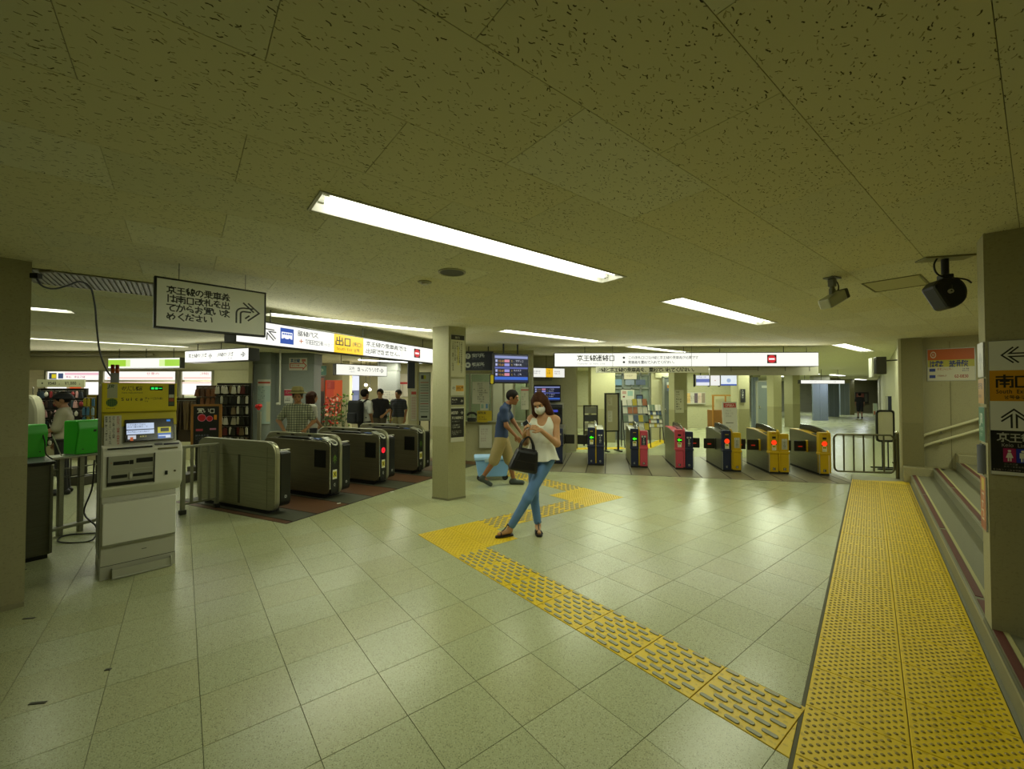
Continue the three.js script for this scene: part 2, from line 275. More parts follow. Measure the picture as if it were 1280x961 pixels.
for (const key of yellowCell) {
  const [i, j] = key.split(',').map(Number), c = G2W(i + 0.5, j + 0.5);
  const straight = (i === 4 && j >= -3) || (i === 11 && j <= -7) || (j === -5 && i >= 6 && i <= 9), turnIt = j === -5 && i >= 6 && i <= 9;
  if (j === 4) {
    const poly = clipPoly([[i + 0.005, j + 0.005], [i + 0.995, j + 0.005], [i + 0.995, j + 0.995], [i + 0.005, j + 0.995]].map((q) => G2W(...q)), SN[0], SN[1], PATH_L - 0.016);
    if (poly.length < 3) continue;
    const b = part('tactile_block', slabPoly(poly, -0.02, 0.002, 0.0018), tactileYellow, floor);
    const few = ovalField((x, z) => (c[0] - z * GU[0] + x * GV[0]) * SN[0] + (c[1] - z * GU[1] + x * GV[1]) * SN[1] < PATH_L - 0.04);
    if (few) part('bumps', few.rotateY(TH - Math.PI / 2).translate(c[0], 0.0015, c[1]), wornBump, b);
    continue;
  }
  const b = part('tactile_block', tactGeo, tactileYellow, floor); b.position.set(c[0], 0, c[1]); b.rotation.y = TH;
  const bumps = part('bumps', straight ? ovalsAlong : tactDots, straight ? wornBump : freshDot, b); bumps.position.y = 0.0015; if (straight && !turnIt) bumps.rotation.y = -Math.PI / 2;
}
// the broad warning path along the stairs: two blocks wide
const BW = (PATH_R - PATH_L) / 2, BL = 0.385, pathGeo = (() => { const a = BW / 2 - 0.0018, b = BL / 2 - 0.0018; return slabPoly([[-a, -b], [a, -b], [a, b], [-a, b]], -0.02, 0.003, 0.002); })(), pathDots = dotField(BW, BL);
for (let r = 0; r < 22; r++) for (const s of [0, 1]) {
  const c = S2W(PATH_L + BW * (s + 0.5), 1.46 + BL * (r + 0.5)), b = part('warning_block', pathGeo, tactileYellow, floor); b.position.set(c[0], rr(-0.0008, 0.0006), c[1]); b.rotation.y = STAIR_TURN;
  part('bumps', pathDots, dotPaint, b).position.y = 0.0026;
}
for (const s of [0, 1]) {
  const m0 = 1.46 + BL * 22, n0 = PATH_L + BW * s, poly = clipPoly([S2W(n0 + 0.002, m0), S2W(n0 + BW - 0.002, m0), S2W(n0 + BW - 0.002, m0 + 0.9), S2W(n0 + 0.002, m0 + 0.9)], 0.15, -1, 8.565);
  if (poly.length > 2) part('warning_block', slabPoly(poly, -0.02, 0.003, 0.002), tactileYellow, floor);
}
{ const edge = [S2W(PATH_L - 0.016, 0.8), S2W(PATH_L, 0.8), S2W(PATH_L, 10), S2W(PATH_L - 0.016, 10)]; part('path_joint_strip', slabPoly(edge, -0.02, -0.001, 0.001), M('#5d5c48', 0.8), floor); }
{ const A = S2W(PATH_R + 0.002, 0.8), B = S2W(PATH_R + 0.03, 0.8), C = S2W(PATH_R + 0.03, 10.5), D = S2W(PATH_R + 0.002, 10.5); part('path_joint_strip', slabPoly([A, B, C, D], -0.02, 0.001, 0.001), M('#7b7a66', 0.8), floor); }
{ const A = S2W(PATH_L - 0.016, 10.55), q = [S2W(PATH_L, 9.75), S2W(0.6, 10.2), S2W(0.6, 10.56), A]; part('path_end_sill', slabPoly(q, -0.02, -0.001, 0.001), M('#9a9a82', 0.6), floor); }
// guide strips on the far side of the second gate line
for (const [a, b] of [[[700, 561], [780, 560]], [[806, 560], [858, 539]]]) { const A = floorAt(...a), B = floorAt(...b), dx = B.x - A.x, dz = B.z - A.z, L = Math.hypot(dx, dz), nx = -dz / L * 0.17, nz = dx / L * 0.17; part('tactile_strip', slabPoly([[A.x - nx, A.z - nz], [B.x - nx, B.z - nz], [B.x + nx, B.z + nz], [A.x + nx, A.z + nz]], -0.02, 0.004, 0.001), tactileYellow, floor); }
// floor mats the gates stand on
function gateMat(label, T, A, s0, s1, t0, t1, aisles, colA, colB, lineCol) {
  const g = structGroup('floor_mat', label, 'mat'), quad = (a, b, c, d, y, m, n) => part(n, slabPoly([T(a, c), T(b, c), T(b, d), T(a, d)], -0.02, y, 0.001), m, g);
  quad(s0, s1, t0, t1, -0.001, lineCol, 'mat_frame');
  const stops = [s0, ...aisles.flat(), s1];
  for (let k = 0; k < stops.length - 1; k++) if (stops[k + 1] - stops[k] > 0.05) quad(stops[k] + 0.012, stops[k + 1] - 0.012, t0 + 0.03, t1 - 0.03, 0.0012, k % 2 ? colB : colA, 'mat_panel');
  return g;
}
gateMat('grey-brown floor plates under the colourful ticket gate line', K2W, KB, -2.2, 4.75, -0.87, 1.92, [[-0.9, -0.5], [0, 0.38], [0.88, 1.26], [1.77, 2.16], [2.66, 3.05], [3.52, 3.9], [4.38, 4.6]].map((v) => v), M('#7f795e', 0.4), M('#726c52', 0.45), M('#3a2e1e', 0.6));
gateMat('reddish brown and grey floor plates under the steel ticket gate line', J2W, JB, 0, 5.0, 0, 2.45, [[0.1, 0.46], [1.0, 1.48], [2.03, 2.53], [3.08, 3.58], [4.1, 4.6]].map((v) => v), M('#5f4028', 0.5), M('#4a4c3e', 0.5), M('#2a1c14', 0.7));

// ---------------------------------------------------------------- ceiling boards and lamps
const LAMPS = [  // [i0, i1, j] on the grid; the trough runs along u
  [0.1, 6.15, 0.12], [8.95, 15.2, -0.15], [8.7, 14.8, -7.35], [0.8, 6.75, -9.15], [-8.5, -3.9, -12.45], [25, 31, -0.45], [17.4, 23.4, -7.6], [-8, -1, -22.6], [1.5, 6.5, -18], [17, 22.5, -16],
];
const LW = 0.62;    // trough width in tile units
const ceiling = structGroup('ceiling', 'cream fissured board ceiling with staggered joints', 'ceiling');
const boards = [];
const ROWH = 0.4548 / TILE, BOARD = 0.9097 / TILE;
for (let r = -34; r < 12; r++) for (let k = -16; k < 22; k++) {
  const j0 = 4.6 + r * ROWH, i0 = (((r % 2) + 2) % 2 ? 0.36 : 1.5) + k * BOARD, c = G2W(i0 + BOARD / 2, j0 + ROWH / 2), d = -c[1];
  if (d < 0.1 || d > 13.2 || Math.abs(c[0]) > d * 1.32 + 1 || Math.hypot(...c) > 17) continue;
  boards.push([i0, j0, Math.hypot(c[0], c[1]), c]);
}
boards.sort((a, b) => a[2] - b[2]);
const uvo = [[0, 0], [0.31, 0.47], [0.62, 0.13], [0.17, 0.71], [0.8, 0.29]], farBoards = []; let boardCount = 0;
const rectGeo = (a, b, c, d, off) => slabPoly([[a, c], [b, c], [b, d], [a, d]].map((q) => [q[0] * TILE, q[1] * TILE]), 0.013, 0, 0.0008, off);
const gap = 0.0009 / TILE, fullGeo = uvo.map((o) => rectGeo(-BOARD / 2 + gap, BOARD / 2 - gap, -ROWH / 2 + gap, ROWH / 2 - gap, o));
for (const [i0, j0, , c] of boards) {
  let rects = [[i0 + gap, i0 + BOARD - gap, j0 + gap, j0 + ROWH - gap]], hit = false;
  for (const [a, b, j] of LAMPS) { const q = []; for (const R of rects) { const c0 = j - LW / 2, c1 = j + LW / 2; if (R[1] <= a || R[0] >= b || R[3] <= c0 || R[2] >= c1) { q.push(R); continue; } hit = true; if (R[0] < a) q.push([R[0], a, R[2], R[3]]); if (R[1] > b) q.push([b, R[1], R[2], R[3]]); const x0 = Math.max(R[0], a), x1 = Math.min(R[1], b); if (R[2] < c0) q.push([x0, x1, R[2], c0]); if (R[3] > c1) q.push([x0, x1, c1, R[3]]); } rects = q; }
  rects = rects.filter((R) => R[1] - R[0] > 0.01 && R[3] - R[2] > 0.01);
  if (!rects.length) continue;
  const ci = i0 + BOARD / 2, cj = j0 + ROWH / 2, off = Math.floor(rnd() * 5), geo = hit ? mergeAll(rects.map((R) => rectGeo(R[0] - ci, R[1] - ci, R[2] - cj, R[3] - cj, uvo[off]))) : fullGeo[off];
  if (boardCount < 300) { boardCount++; const b = part('ceiling_board', geo, boardMats[Math.floor(rnd() * 3)], ceiling); b.position.set(c[0], CEIL, c[1]); b.rotation.y = TH; }
  else farBoards.push((geo === fullGeo[off] ? geo.clone() : geo).rotateY(TH).translate(c[0], CEIL, c[1]));
}
part('ceiling_board_field', farBoards, boardMats[0], ceiling).userData.kind = 'stuff';
part('far_ceiling', [bx(70, 0.1, 34, 10, CEIL + 0.055, -13 - 17), bx(8, 0.1, 20, -21, CEIL + 0.055, -6), bx(20, 0.1, 14, 27, CEIL + 0.055, -6), bx(14, 0.1, 7, 12, CEIL + 0.053, 0.5), bx(14, 0.1, 7, -11, CEIL + 0.053, 0.5), bx(10, 0.1, 5, 0, CEIL + 0.052, 2.45)], M('#d2cfac', 0.9), ceiling);
part('slab_above', bx(70, 0.2, 60, 8, CEIL + 0.32, -22), M('#5a563e', 0.9), ceiling);
// fluorescent troughs: painted steel trough, two long tubes, sockets at the ends
const tubeGlow = new THREE.MeshStandardMaterial({ color: 0xffffff, emissive: 0xfffff0, emissiveIntensity: 5.0 }), troughMat = M('#e8e8dc', 0.4);
const lampNames = ['long twin-tube fluorescent trough nearest the camera above the hall', 'twin-tube fluorescent trough in line beyond the nearest one', 'fluorescent trough above the middle pillar and information window', 'fluorescent trough just above the yellow-marked exit sign', 'fluorescent trough seen past the left pillar', 'fluorescent trough above the barrier fence on the right', 'fluorescent trough above the colourful gate line', 'fluorescent trough far left near the shop wall', 'fluorescent trough beyond the steel gates', 'fluorescent trough beyond the colourful gates'];
function lamp(i0, i1, j, label, power = TUBE_POWER) {
  const L = (i1 - i0) * TILE, W = LW * TILE, c = G2W((i0 + i1) / 2, j), g = thing('fluorescent_lamp', label, 'ceiling lamp', [c[0], CEIL, c[1]], TH, 'fluorescent ceiling lamps');
  part('trough', [bx(L, 0.004, W, 0, 0.085, 0), bx(L, 0.09, 0.004, 0, 0.042, W / 2 - 0.002), bx(L, 0.09, 0.004, 0, 0.042, -W / 2 + 0.002), bx(0.004, 0.09, W, L / 2 - 0.002, 0.042, 0), bx(0.004, 0.09, W, -L / 2 + 0.002, 0.042, 0)], troughMat, g);
  part('rim', [bx(L + 0.03, 0.008, 0.015, 0, -0.002, W / 2 + 0.004), bx(L + 0.03, 0.008, 0.015, 0, -0.002, -W / 2 - 0.004), bx(0.015, 0.008, W, L / 2 + 0.006, -0.002, 0), bx(0.015, 0.008, W, -L / 2 - 0.006, -0.002, 0)], M('#b9b79c', 0.5), g);
  for (const z of [-W * 0.23, W * 0.23]) { part('tube', new THREE.CylinderGeometry(0.019, 0.019, L - 0.12, 12).rotateZ(Math.PI / 2).translate(0, 0.035, z), tubeGlow, g); for (const e of [-1, 1]) part('socket', bx(0.03, 0.05, 0.028, e * (L / 2 - 0.035), 0.045, z), white, g); }
  areaLight(L - 0.1, W - 0.04, V3(c[0], CEIL - 0.008, c[1]), V3(c[0], 0, c[1]), TUBE_LIGHT, power).rotation.set(-Math.PI / 2, 0, TH);
  return g;
}
LAMPS.forEach((q, k) => lamp(...q, lampNames[k]));
// ---------------------------------------------------------------- pillars, walls, stairs
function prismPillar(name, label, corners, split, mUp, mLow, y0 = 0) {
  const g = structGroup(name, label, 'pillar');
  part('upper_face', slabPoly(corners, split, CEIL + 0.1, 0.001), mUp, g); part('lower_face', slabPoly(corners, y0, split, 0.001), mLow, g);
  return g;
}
function boxPillar(label, x, z, w, d, turn, split, mUp, mLow) {
  const c = Math.cos(turn), s = Math.sin(turn), q = (a, b) => [x + a * c + b * s, z - a * s + b * c];
  return prismPillar('pillar', label, [q(-w / 2, d / 2), q(w / 2, d / 2), q(w / 2, -d / 2), q(-w / 2, -d / 2)], split, mUp, mLow);
}
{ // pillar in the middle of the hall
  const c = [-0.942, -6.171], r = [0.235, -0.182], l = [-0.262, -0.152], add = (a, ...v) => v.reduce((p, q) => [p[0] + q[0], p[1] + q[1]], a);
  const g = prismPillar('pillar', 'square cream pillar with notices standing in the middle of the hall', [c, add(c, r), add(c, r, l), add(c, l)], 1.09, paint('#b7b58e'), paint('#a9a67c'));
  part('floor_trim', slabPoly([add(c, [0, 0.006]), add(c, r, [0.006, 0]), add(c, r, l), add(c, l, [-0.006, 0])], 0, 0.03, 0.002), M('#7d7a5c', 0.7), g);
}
{ // left pillar at the frame edge with its beam
  const e = [-3.647, -3.148], f = [-0.62, 0.785], k = [-0.785, -0.62], add = (a, v, s) => [a[0] + v[0] * s, a[1] + v[1] * s];
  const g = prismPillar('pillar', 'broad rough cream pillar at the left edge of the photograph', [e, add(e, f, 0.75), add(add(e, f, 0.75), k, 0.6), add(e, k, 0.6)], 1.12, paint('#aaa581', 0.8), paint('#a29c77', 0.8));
  const B = at(42, 320, 2.74); part('beam', bx(1.4, 0.21, 0.06, 0, 0, 0).rotateY(-0.75).translate(B.x - 0.51, 2.48, B.z + 0.48), paint('#a9a47e', 0.8), g);
  part('floor_trim', slabPoly([add(e, k, -0.012), add(add(e, f, 0.76), k, -0.012), add(add(e, f, 0.76), k, 0.6), add(e, k, 0.6)], 0, 0.035, 0.004), M('#8c8868', 0.8), g);
}
const stairPaint = paint('#a39d75'), stairStone = M('#7c7b60', 0.55, 0, { map: paintGrain });
{ // stairs rising to the right of the yellow path
  const g = structGroup('stairs', 'low grey stone stairs with red and cream nosings rising to the right', 'stairs', [0, 0, 0]);
  for (let k = 0; k < 8; k++) {
    const n0 = 0.53 + 0.29 * k, n1 = n0 + (k === 7 ? 0.9 : 0.29), y = 0.135 * (k + 1), Q = (a, b, c, d) => [S2W(a, c), S2W(b, c), S2W(b, d), S2W(a, d)];
    const s = part('step', slabPoly(Q(n0, n1, 0.4, 10.42), 0, y, 0.004), stairStone, g);
    for (let q = 0; q < 5; q++) part('nosing', [slabPoly(Q(n0 + 0.024, n0 + 0.064, 0.45 + q * 2, 2.4 + q * 1.99), y - 0.005, y + 0.004, 0.001)], M('#5b2a1e', 0.6), s, 'dark red non-slip strip');
    part('nosing', [slabPoly(Q(n0 + 0.068, n0 + 0.09, 0.45, 10.4), y - 0.005, y + 0.004, 0.001)], M('#a9a470', 0.6), s, 'cream non-slip strip');
    part('edge_metal', [slabPoly(Q(n0 - 0.001, n0 + 0.012, 0.45, 10.4), y - 0.02, y + 0.002, 0.001)], M('#9a9a88', 0.4, 0.6), s);
  }
  const q = (a, b, c, d) => [S2W(a, c), S2W(b, c), S2W(b, d), S2W(a, d)];
  part('curb', [slabPoly(q(0.44, 1.12, 10.22, 10.6), 0, 0.27, 0.006), slabPoly(q(1.12, 1.7, 10.22, 10.6), 0, 0.54, 0.006), slabPoly(q(1.7, 3.5, 10.22, 10.6), 0, 1.0, 0.006)], stairPaint, g);
}
const wq = (T, a, b, c, d) => [T(a, c), T(b, c), T(b, d), T(a, d)];
struct('wall_stairs', slabPoly(wq(S2W, 0.72, 4.2, 10.6, 10.8), 0, CEIL + 0.1, 0.002), paint('#aca67e'), 'cream wall behind the stairs with handrails');
part('wall_joint', [slabPoly(wq(S2W, 1.075, 1.08, 10.594, 10.6), 0, 2.5, 0)], M('#6f6a48', 0.8), scene.getObjectByName('wall_stairs'));
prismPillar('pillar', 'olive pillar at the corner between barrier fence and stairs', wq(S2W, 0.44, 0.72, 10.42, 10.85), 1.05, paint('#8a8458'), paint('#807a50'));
struct('trim_1', slabPoly(wq(S2W, 0.4, 0.44, 10.44, 10.6), 0, CEIL, 0.002), paint('#c8c49e'), 'pale narrow trim at the corner pillar beside the fence');
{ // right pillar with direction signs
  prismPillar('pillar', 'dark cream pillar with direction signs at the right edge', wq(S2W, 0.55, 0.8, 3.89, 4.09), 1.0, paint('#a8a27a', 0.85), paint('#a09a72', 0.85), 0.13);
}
// enclosing walls: behind and beside the camera, the shop side, the hall behind the gates
struct('wall_rear', bx(40, 2.9, 0.2, 4, 1.45, 3.6), creamWall, 'cream wall behind the camera');
struct('wall_left', bx(0.2, 2.9, 15, -14.6, 1.45, -4), creamWall, 'cream wall far on the left');
struct('wall_stair_side', slabPoly(wq(S2W, 3.5, 3.7, -3, 10.8), 0, CEIL + 0.1, 0), creamWall, 'cream wall at the top of the stairs');
struct('wall_corridor', [slabPoly(wq(S2W, 0.46, 0.66, 10.85, 45), 0, CEIL + 0.1, 0)], paint('#b5b190'), 'pale wall along the right side of the far corridor');
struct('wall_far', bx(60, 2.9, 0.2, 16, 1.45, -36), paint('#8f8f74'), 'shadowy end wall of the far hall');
struct('wall_left_far', bx(0.2, 2.9, 26, -14.6, 1.45, -24), creamWall, 'wall beyond the shops on the left');

// ---------------------------------------------------------------- hanging and lit signs
function noEntry(g, x, y, s) { fill(g, '#2a0d0d', x - s, y - s, 2 * s, 2 * s); disc(g, '#c8202c', x, y, s * 0.9); fill(g, '#f4f4f0', x - s * 0.62, y - s * 0.2, s * 1.24, s * 0.4); }
{ // unlit sign on the left, hung from the ceiling
  const [g, L] = span('hanging_sign', 'white black-framed hanging sign with four lines of Japanese and a bent arrow', 'sign', at(193, 344, 3.05), at(333, 366, 3.58), 2.07), H = 0.385;
  part('sign_box', rb(L, H, 0.055, L / 2, H / 2, -0.028, 0.004), M('#17160f', 0.4), g);
  part('sign_face', plane(L - 0.03, H - 0.03, L / 2, H / 2, 0.0012), printed(900, 460, (c) => {
    fill(c, '#eff0ea', 0, 0, 900, 460);
    ['京王線の乗車券', 'は南口改札を出', 'てからお買い求', 'めください'].forEach((t, k) => jt(c, t, 70, 58 + k * 86, 73, 76, { weight: 0.13 }));
    c.lineWidth = 15; c.strokeStyle = '#141414'; c.lineCap = 'butt'; c.lineJoin = 'miter';
    for (const [r, x0] of [[76, 640], [38, 678]]) { c.beginPath(); c.moveTo(x0, 355); c.lineTo(x0, 255); c.quadraticCurveTo(x0, 255 - r * 0.9, 640 + 84, 255 - r * 0.9 + (r === 38 ? 4 : 0)); c.lineTo(r === 76 ? 795 : 775, 255 - r * 0.9 + (r === 38 ? 4 : 0)); c.stroke(); }
    lines(c, '#141414', 15, [[745, 130, 850, 225, 745, 320], [700, 130, 800, 222], [720, 300, 760, 262]]);
  }), g);
  many('hanger', [bar([L * 0.2, H, -0.04], [L * 0.2, H + 0.14, -0.04], 0.0022), bar([L * 0.8, H, -0.04], [L * 0.8, H + 0.14, -0.04], 0.0022)], darkMetal, g);
}
function litSign(name, label, p0, p1, y0, h, thick, W, Hpx, draw, power, lightPower, group) {
  const [g, L] = span(name, label, 'sign', p0, p1, y0, group);
  part('sign_box', rb(L, h, thick, L / 2, h / 2, -thick / 2 - 0.002, 0.006), M('#2a2a22', 0.5), g);
  part('sign_face', plane(L - 0.02, h - 0.025, L / 2, h / 2 - 0.004, 0.001), backlit(W, Hpx, draw, power), g);
  if (y0 + h < CEIL - 0.03) many('hanger', [0.12, 0.5, 0.88].map((k) => bar([L * k, h, -thick / 2], [L * k, CEIL - y0 + 0.01, -thick / 2], 0.007)), darkMetal, g);
  if (lightPower) { const dx = (p1.x - p0.x) / L, dz = (p1.z - p0.z) / L, nx = -dz, nz = dx, c = V3((p0.x + p1.x) / 2 + nx * 0.012, y0 + h / 2, (p0.z + p1.z) / 2 + nz * 0.012); areaLight(L - 0.04, h - 0.04, c, V3(c.x + nx, c.y, c.z + nz), 0xfffff0, lightPower); }
  return g;
}
const vec = (q, y = 0) => V3(q[0], y, q[1]);
// exit sign above the steel gates
litSign('exit_sign', 'long lit white sign with bus symbol and yellow exit panel above the steel gates', vec(J2W(-0.62, 0.02)), vec(J2W(3.3, 0.02)), 2.145, 0.28, 0.2, 1640, 118, (c) => {
  const X = (p) => (p + 0.62) / 3.92 * 1640;
  fill(c, '#f6f6ee', 0, 0, 1640, 118);
  arrow(c, X(-0.24), 56, 42, -0.75, '#222', 0.12);
  fill(c, '#2c4ea0', X(-0.1), 14, X(0.08) - X(-0.1), 88); const bxs = X(-0.085); fill(c, '#f4f6fb', bxs, 36, 62, 38); for (let k = 0; k < 5; k++) fill(c, '#2c4ea0', bxs + 6 + k * 11, 42, 8, 9); disc(c, '#2c4ea0', bxs + 16, 76, 7); disc(c, '#2c4ea0', bxs + 46, 76, 7);
  jt(c, '路線バス', X(0.14), 16, 32, 30, { color: '#555', weight: 0.1 }); jt(c, '羽田空港', X(0.25), 62, 29, 27, { color: '#666', weight: 0.09 }); jt(c, 'ゆきバス', X(0.25) + 122, 68, 22, 20, { color: '#aaa', weight: 0.07 }); lines(c, '#b0603c', 4, [[X(0.16), 76, X(0.16) + 24, 76], [X(0.16) + 12, 64, X(0.16) + 12, 88]]);
  fill(c, '#ffcc12', X(0.705), 0, X(1.25) - X(0.705), 118); jt(c, '出口', X(0.73), 12, 60, 58, { color: '#1a1a10', weight: 0.12 }); jt(c, '(南口)', X(0.73) + 128, 36, 30, 30, { color: '#4a4010', weight: 0.09 }); jt(c, 'South Exit 남쪽', X(0.75), 80, 24, 24, { color: '#5a4c10', latin: 1.05, weight: 0.08 });
  jt(c, '京王線の乗車券では', X(1.3), 16, 44, 34, { color: '#55554f', weight: 0.11 }); jt(c, '出場できません。', X(1.3), 66, 44, 34, { color: '#55554f', weight: 0.11 });
  fill(c, '#b8b8b0', X(2.12), 6, 3, 106); noEntry(c, X(2.54), 54, 36); fill(c, '#c8c8c0', X(2.92), 6, 2, 106);
}, 1.15, 4);
// transfer sign above the colourful gates
litSign('transfer_sign', 'long lit white transfer sign with bullet lines above the colourful gates', V3(0.91, 0, -8.96), V3(6.48, 0, -8.79), 2.15, 0.305, 0.2, 2048, 112, (c) => {
  fill(c, '#f7f8ec', 0, 0, 2048, 112);
  jt(c, '京王線連絡口', 175, 14, 50, 52, { color: '#33332c', weight: 0.1 }); jt(c, 'Transfer to Keio Line', 180, 78, 20, 20, { color: '#aaa', latin: 1.1 });
  disc(c, '#222', 545, 38, 9); disc(c, '#222', 545, 76, 9); jt(c, 'この改札口にはJR線と京王線の乗車券が必要です', 578, 24, 25, 26, { color: '#77776e', weight: 0.09 }); jt(c, '乗車券を重ねて入れてください。', 578, 64, 25, 26, { color: '#55554e', weight: 0.1 });
  fill(c, '#aaa', 1343, 0, 3, 112); noEntry(c, 1692, 52, 36);
}, 1.1, 4);
{ // unlit boards under the transfer sign
  const a = at(745, 459, 8.82), b = at(886, 459, 8.78), [g, L] = span('notice_board', 'narrow unlit white board with one line of Japanese under the transfer sign', 'sign', a, b, 2.015);
  part('board', bx(L, 0.13, 0.02, L / 2, 0.065, -0.01), M('#b9b7a0', 0.6), g); many('hanger', [bar([L * 0.15, 0.13, -0.012], [L * 0.15, CEIL - 2.015, -0.012], 0.003), bar([L * 0.85, 0.13, -0.012], [L * 0.85, CEIL - 2.015, -0.012], 0.003)], darkMetal, g);
  part('board_face', plane(L, 0.125, L / 2, 0.065, 0.001), printed(1400, 74, (c) => { fill(c, '#efeee2', 0, 0, 1400, 74); jt(c, 'JR線と京王線の乗車券を、重ねていれてください。', 20, 12, 54, 52, { weight: 0.13, color: '#20201a', gap: 0.1 }); }), g);
  const a2 = at(887, 459, 9.3), b2 = at(1023, 459, 9.12), [g2, L2] = span('blank_board', 'blank cream board hanging under the right half of the transfer sign', 'sign', a2, b2, 1.98);
  part('board', bx(L2, 0.2, 0.03, L2 / 2, 0.1, -0.015), M('#dad9c6', 0.55), g2); many('hanger', [bar([L2 * 0.1, 0.2, -0.02], [L2 * 0.1, CEIL - 1.98, -0.02], 0.006), bar([L2 * 0.9, 0.2, -0.02], [L2 * 0.9, CEIL - 1.98, -0.02], 0.006)], darkMetal, g2); many('hook', [0.2, 0.45, 0.7, 0.92].map((k) => bx(0.006, 0.2, 0.006, L2 * k, 0.19, 0.004)), darkMetal, g2); part('tape', bx(L2 * 0.25, 0.008, 0.002, L2 * 0.32, 0.13, 0.003), M('#b59a40', 0.7), g2);
}
// lit direction sign towards the shops, back left
{
  const p0 = at(231, 445, 8.45), p1 = at(311, 441, 7.8);
  litSign('direction_sign', 'small lit white two-way direction sign near the slipper shelf', p0, p1, 2.2, 0.245, 0.22, 720, 104, (c) => { fill(c, '#fbfbf4', 0, 0, 720, 104); jt(c, '京王線のりば', 40, 26, 36, 38, { color: '#55554f', weight: 0.11 }); jt(c, 'JR線のりば', 380, 26, 36, 38, { color: '#55554f', weight: 0.09 }); arrow(c, 300, 52, 26, 0, '#444', 0.14); arrow(c, 665, 52, 28, Math.PI / 2, '#333', 0.14); smallPrint(c, 150, 74, 90, 16, 1, '#aaa'); smallPrint(c, 500, 74, 90, 16, 1, '#aaa'); }, 1.15, 3);
  const q0 = at(420, 462, 10.6), q1 = at(484, 465, 11.6);
  litSign('direction_sign', 'small lit white ticket direction sign above the group of men', q0, q1, 2.05, 0.29, 0.2, 640, 112, (c) => { fill(c, '#f8f8ea', 0, 0, 640, 112); jt(c, '定売', 150, 20, 34, 36, { color: '#88887c', weight: 0.08 }); jt(c, 'きっぷうりば', 250, 24, 46, 44, { color: '#55554c', weight: 0.1 }); arrow(c, 570, 54, 32, Math.PI / 2, '#55554c', 0.13); smallPrint(c, 160, 70, 70, 20, 1, '#aaa'); }, 1.05, 3);
}
// ---------------------------------------------------------------- notices on the middle pillar (right face)
{
  const c = [-0.942, -6.171], r = [0.235, -0.182], L = Math.hypot(...r), turn = Math.atan2(-r[1], r[0]);
  const onPillar = (name, label, y0, y1, w, W, H, draw, cat = 'notice') => { const o = [c[0] + r[0] / L * (L / 2) + 0.006, c[1] + r[1] / L * (L / 2) + 0.008], g = thing(name, label, cat, [o[0], y0, o[1]], turn); part('board', bx(w, y1 - y0, 0.008, 0, (y1 - y0) / 2, 0), M('#c9c8b4', 0.6), g); part('print', plane(w - 0.006, y1 - y0 - 0.006, 0, (y1 - y0) / 2, 0.005), printed(W, H, draw), g); };
  onPillar('timetable_notice', 'tall white notice with columns of vertical print high on the middle pillar', 1.83, 2.46, 0.235, 200, 540, (g) => { fill(g, '#c6c4a6', 0, 0, 200, 540); fill(g, '#26241a', 0, 0, 200, 62); jt(g, '案内', 60, 16, 34, 32, { color: '#c8c6aa' }); fill(g, 'rgba(220,205,90,0.6)', 96, 150, 26, 240); smallPrint(g, 18, 84, 160, 430, 5, '#333226', true); });
  onPillar('exit_notice', 'small white notice with an orange block on the middle pillar', 1.55, 1.8, 0.225, 180, 220, (g) => { fill(g, '#c9c8b6', 0, 0, 180, 220); fill(g, '#d29a28', 66, 84, 110, 80); jt(g, '出口', 76, 96, 34, 34, { color: '#2c2410' }); jt(g, '南', 146, 96, 24, 30, { color: '#2c2410' }); arrow(g, 34, 120, 26, -0.4, '#222'); smallPrint(g, 76, 138, 90, 16, 1, '#40351a'); });
  onPillar('direction_plate', 'black plate with white arrow on the middle pillar', 1.41, 1.53, 0.225, 220, 116, (g) => { fill(g, '#17150f', 0, 0, 220, 116); smallPrint(g, 12, 24, 140, 40, 1, '#d6d4c4'); smallPrint(g, 12, 72, 140, 18, 1, '#b9b7a8'); arrow(g, 185, 60, 24, 1.2, '#d6d4c4', 0.14); });
  onPillar('line_plate', 'large black plate with bold white letters and arrow on the middle pillar', 0.86, 1.38, 0.228, 260, 560, (g) => { fill(g, '#c9c8b8', 0, 0, 260, 560); fill(g, '#14130e', 0, 20, 260, 470); g.save(); g.transform(1, 0, -0.2, 1, 16, 0); g.font = 'bold 62px sans-serif'; g.fillStyle = '#dcdacb'; g.scale(0.92, 1); g.fillText('KEIO', 8, 112); g.restore(); arrow(g, 222, 92, 30, 1.57, '#dcdacb', 0.15); jt(g, '京王線連絡口', 16, 150, 38, 44, { color: '#cfcdbd' }); smallPrint(g, 16, 220, 220, 28, 1, '#b9b7a8'); smallPrint(g, 16, 280, 220, 70, 2, '#c4c2b4'); smallPrint(g, 16, 380, 220, 80, 3, '#b4b2a4'); });
}
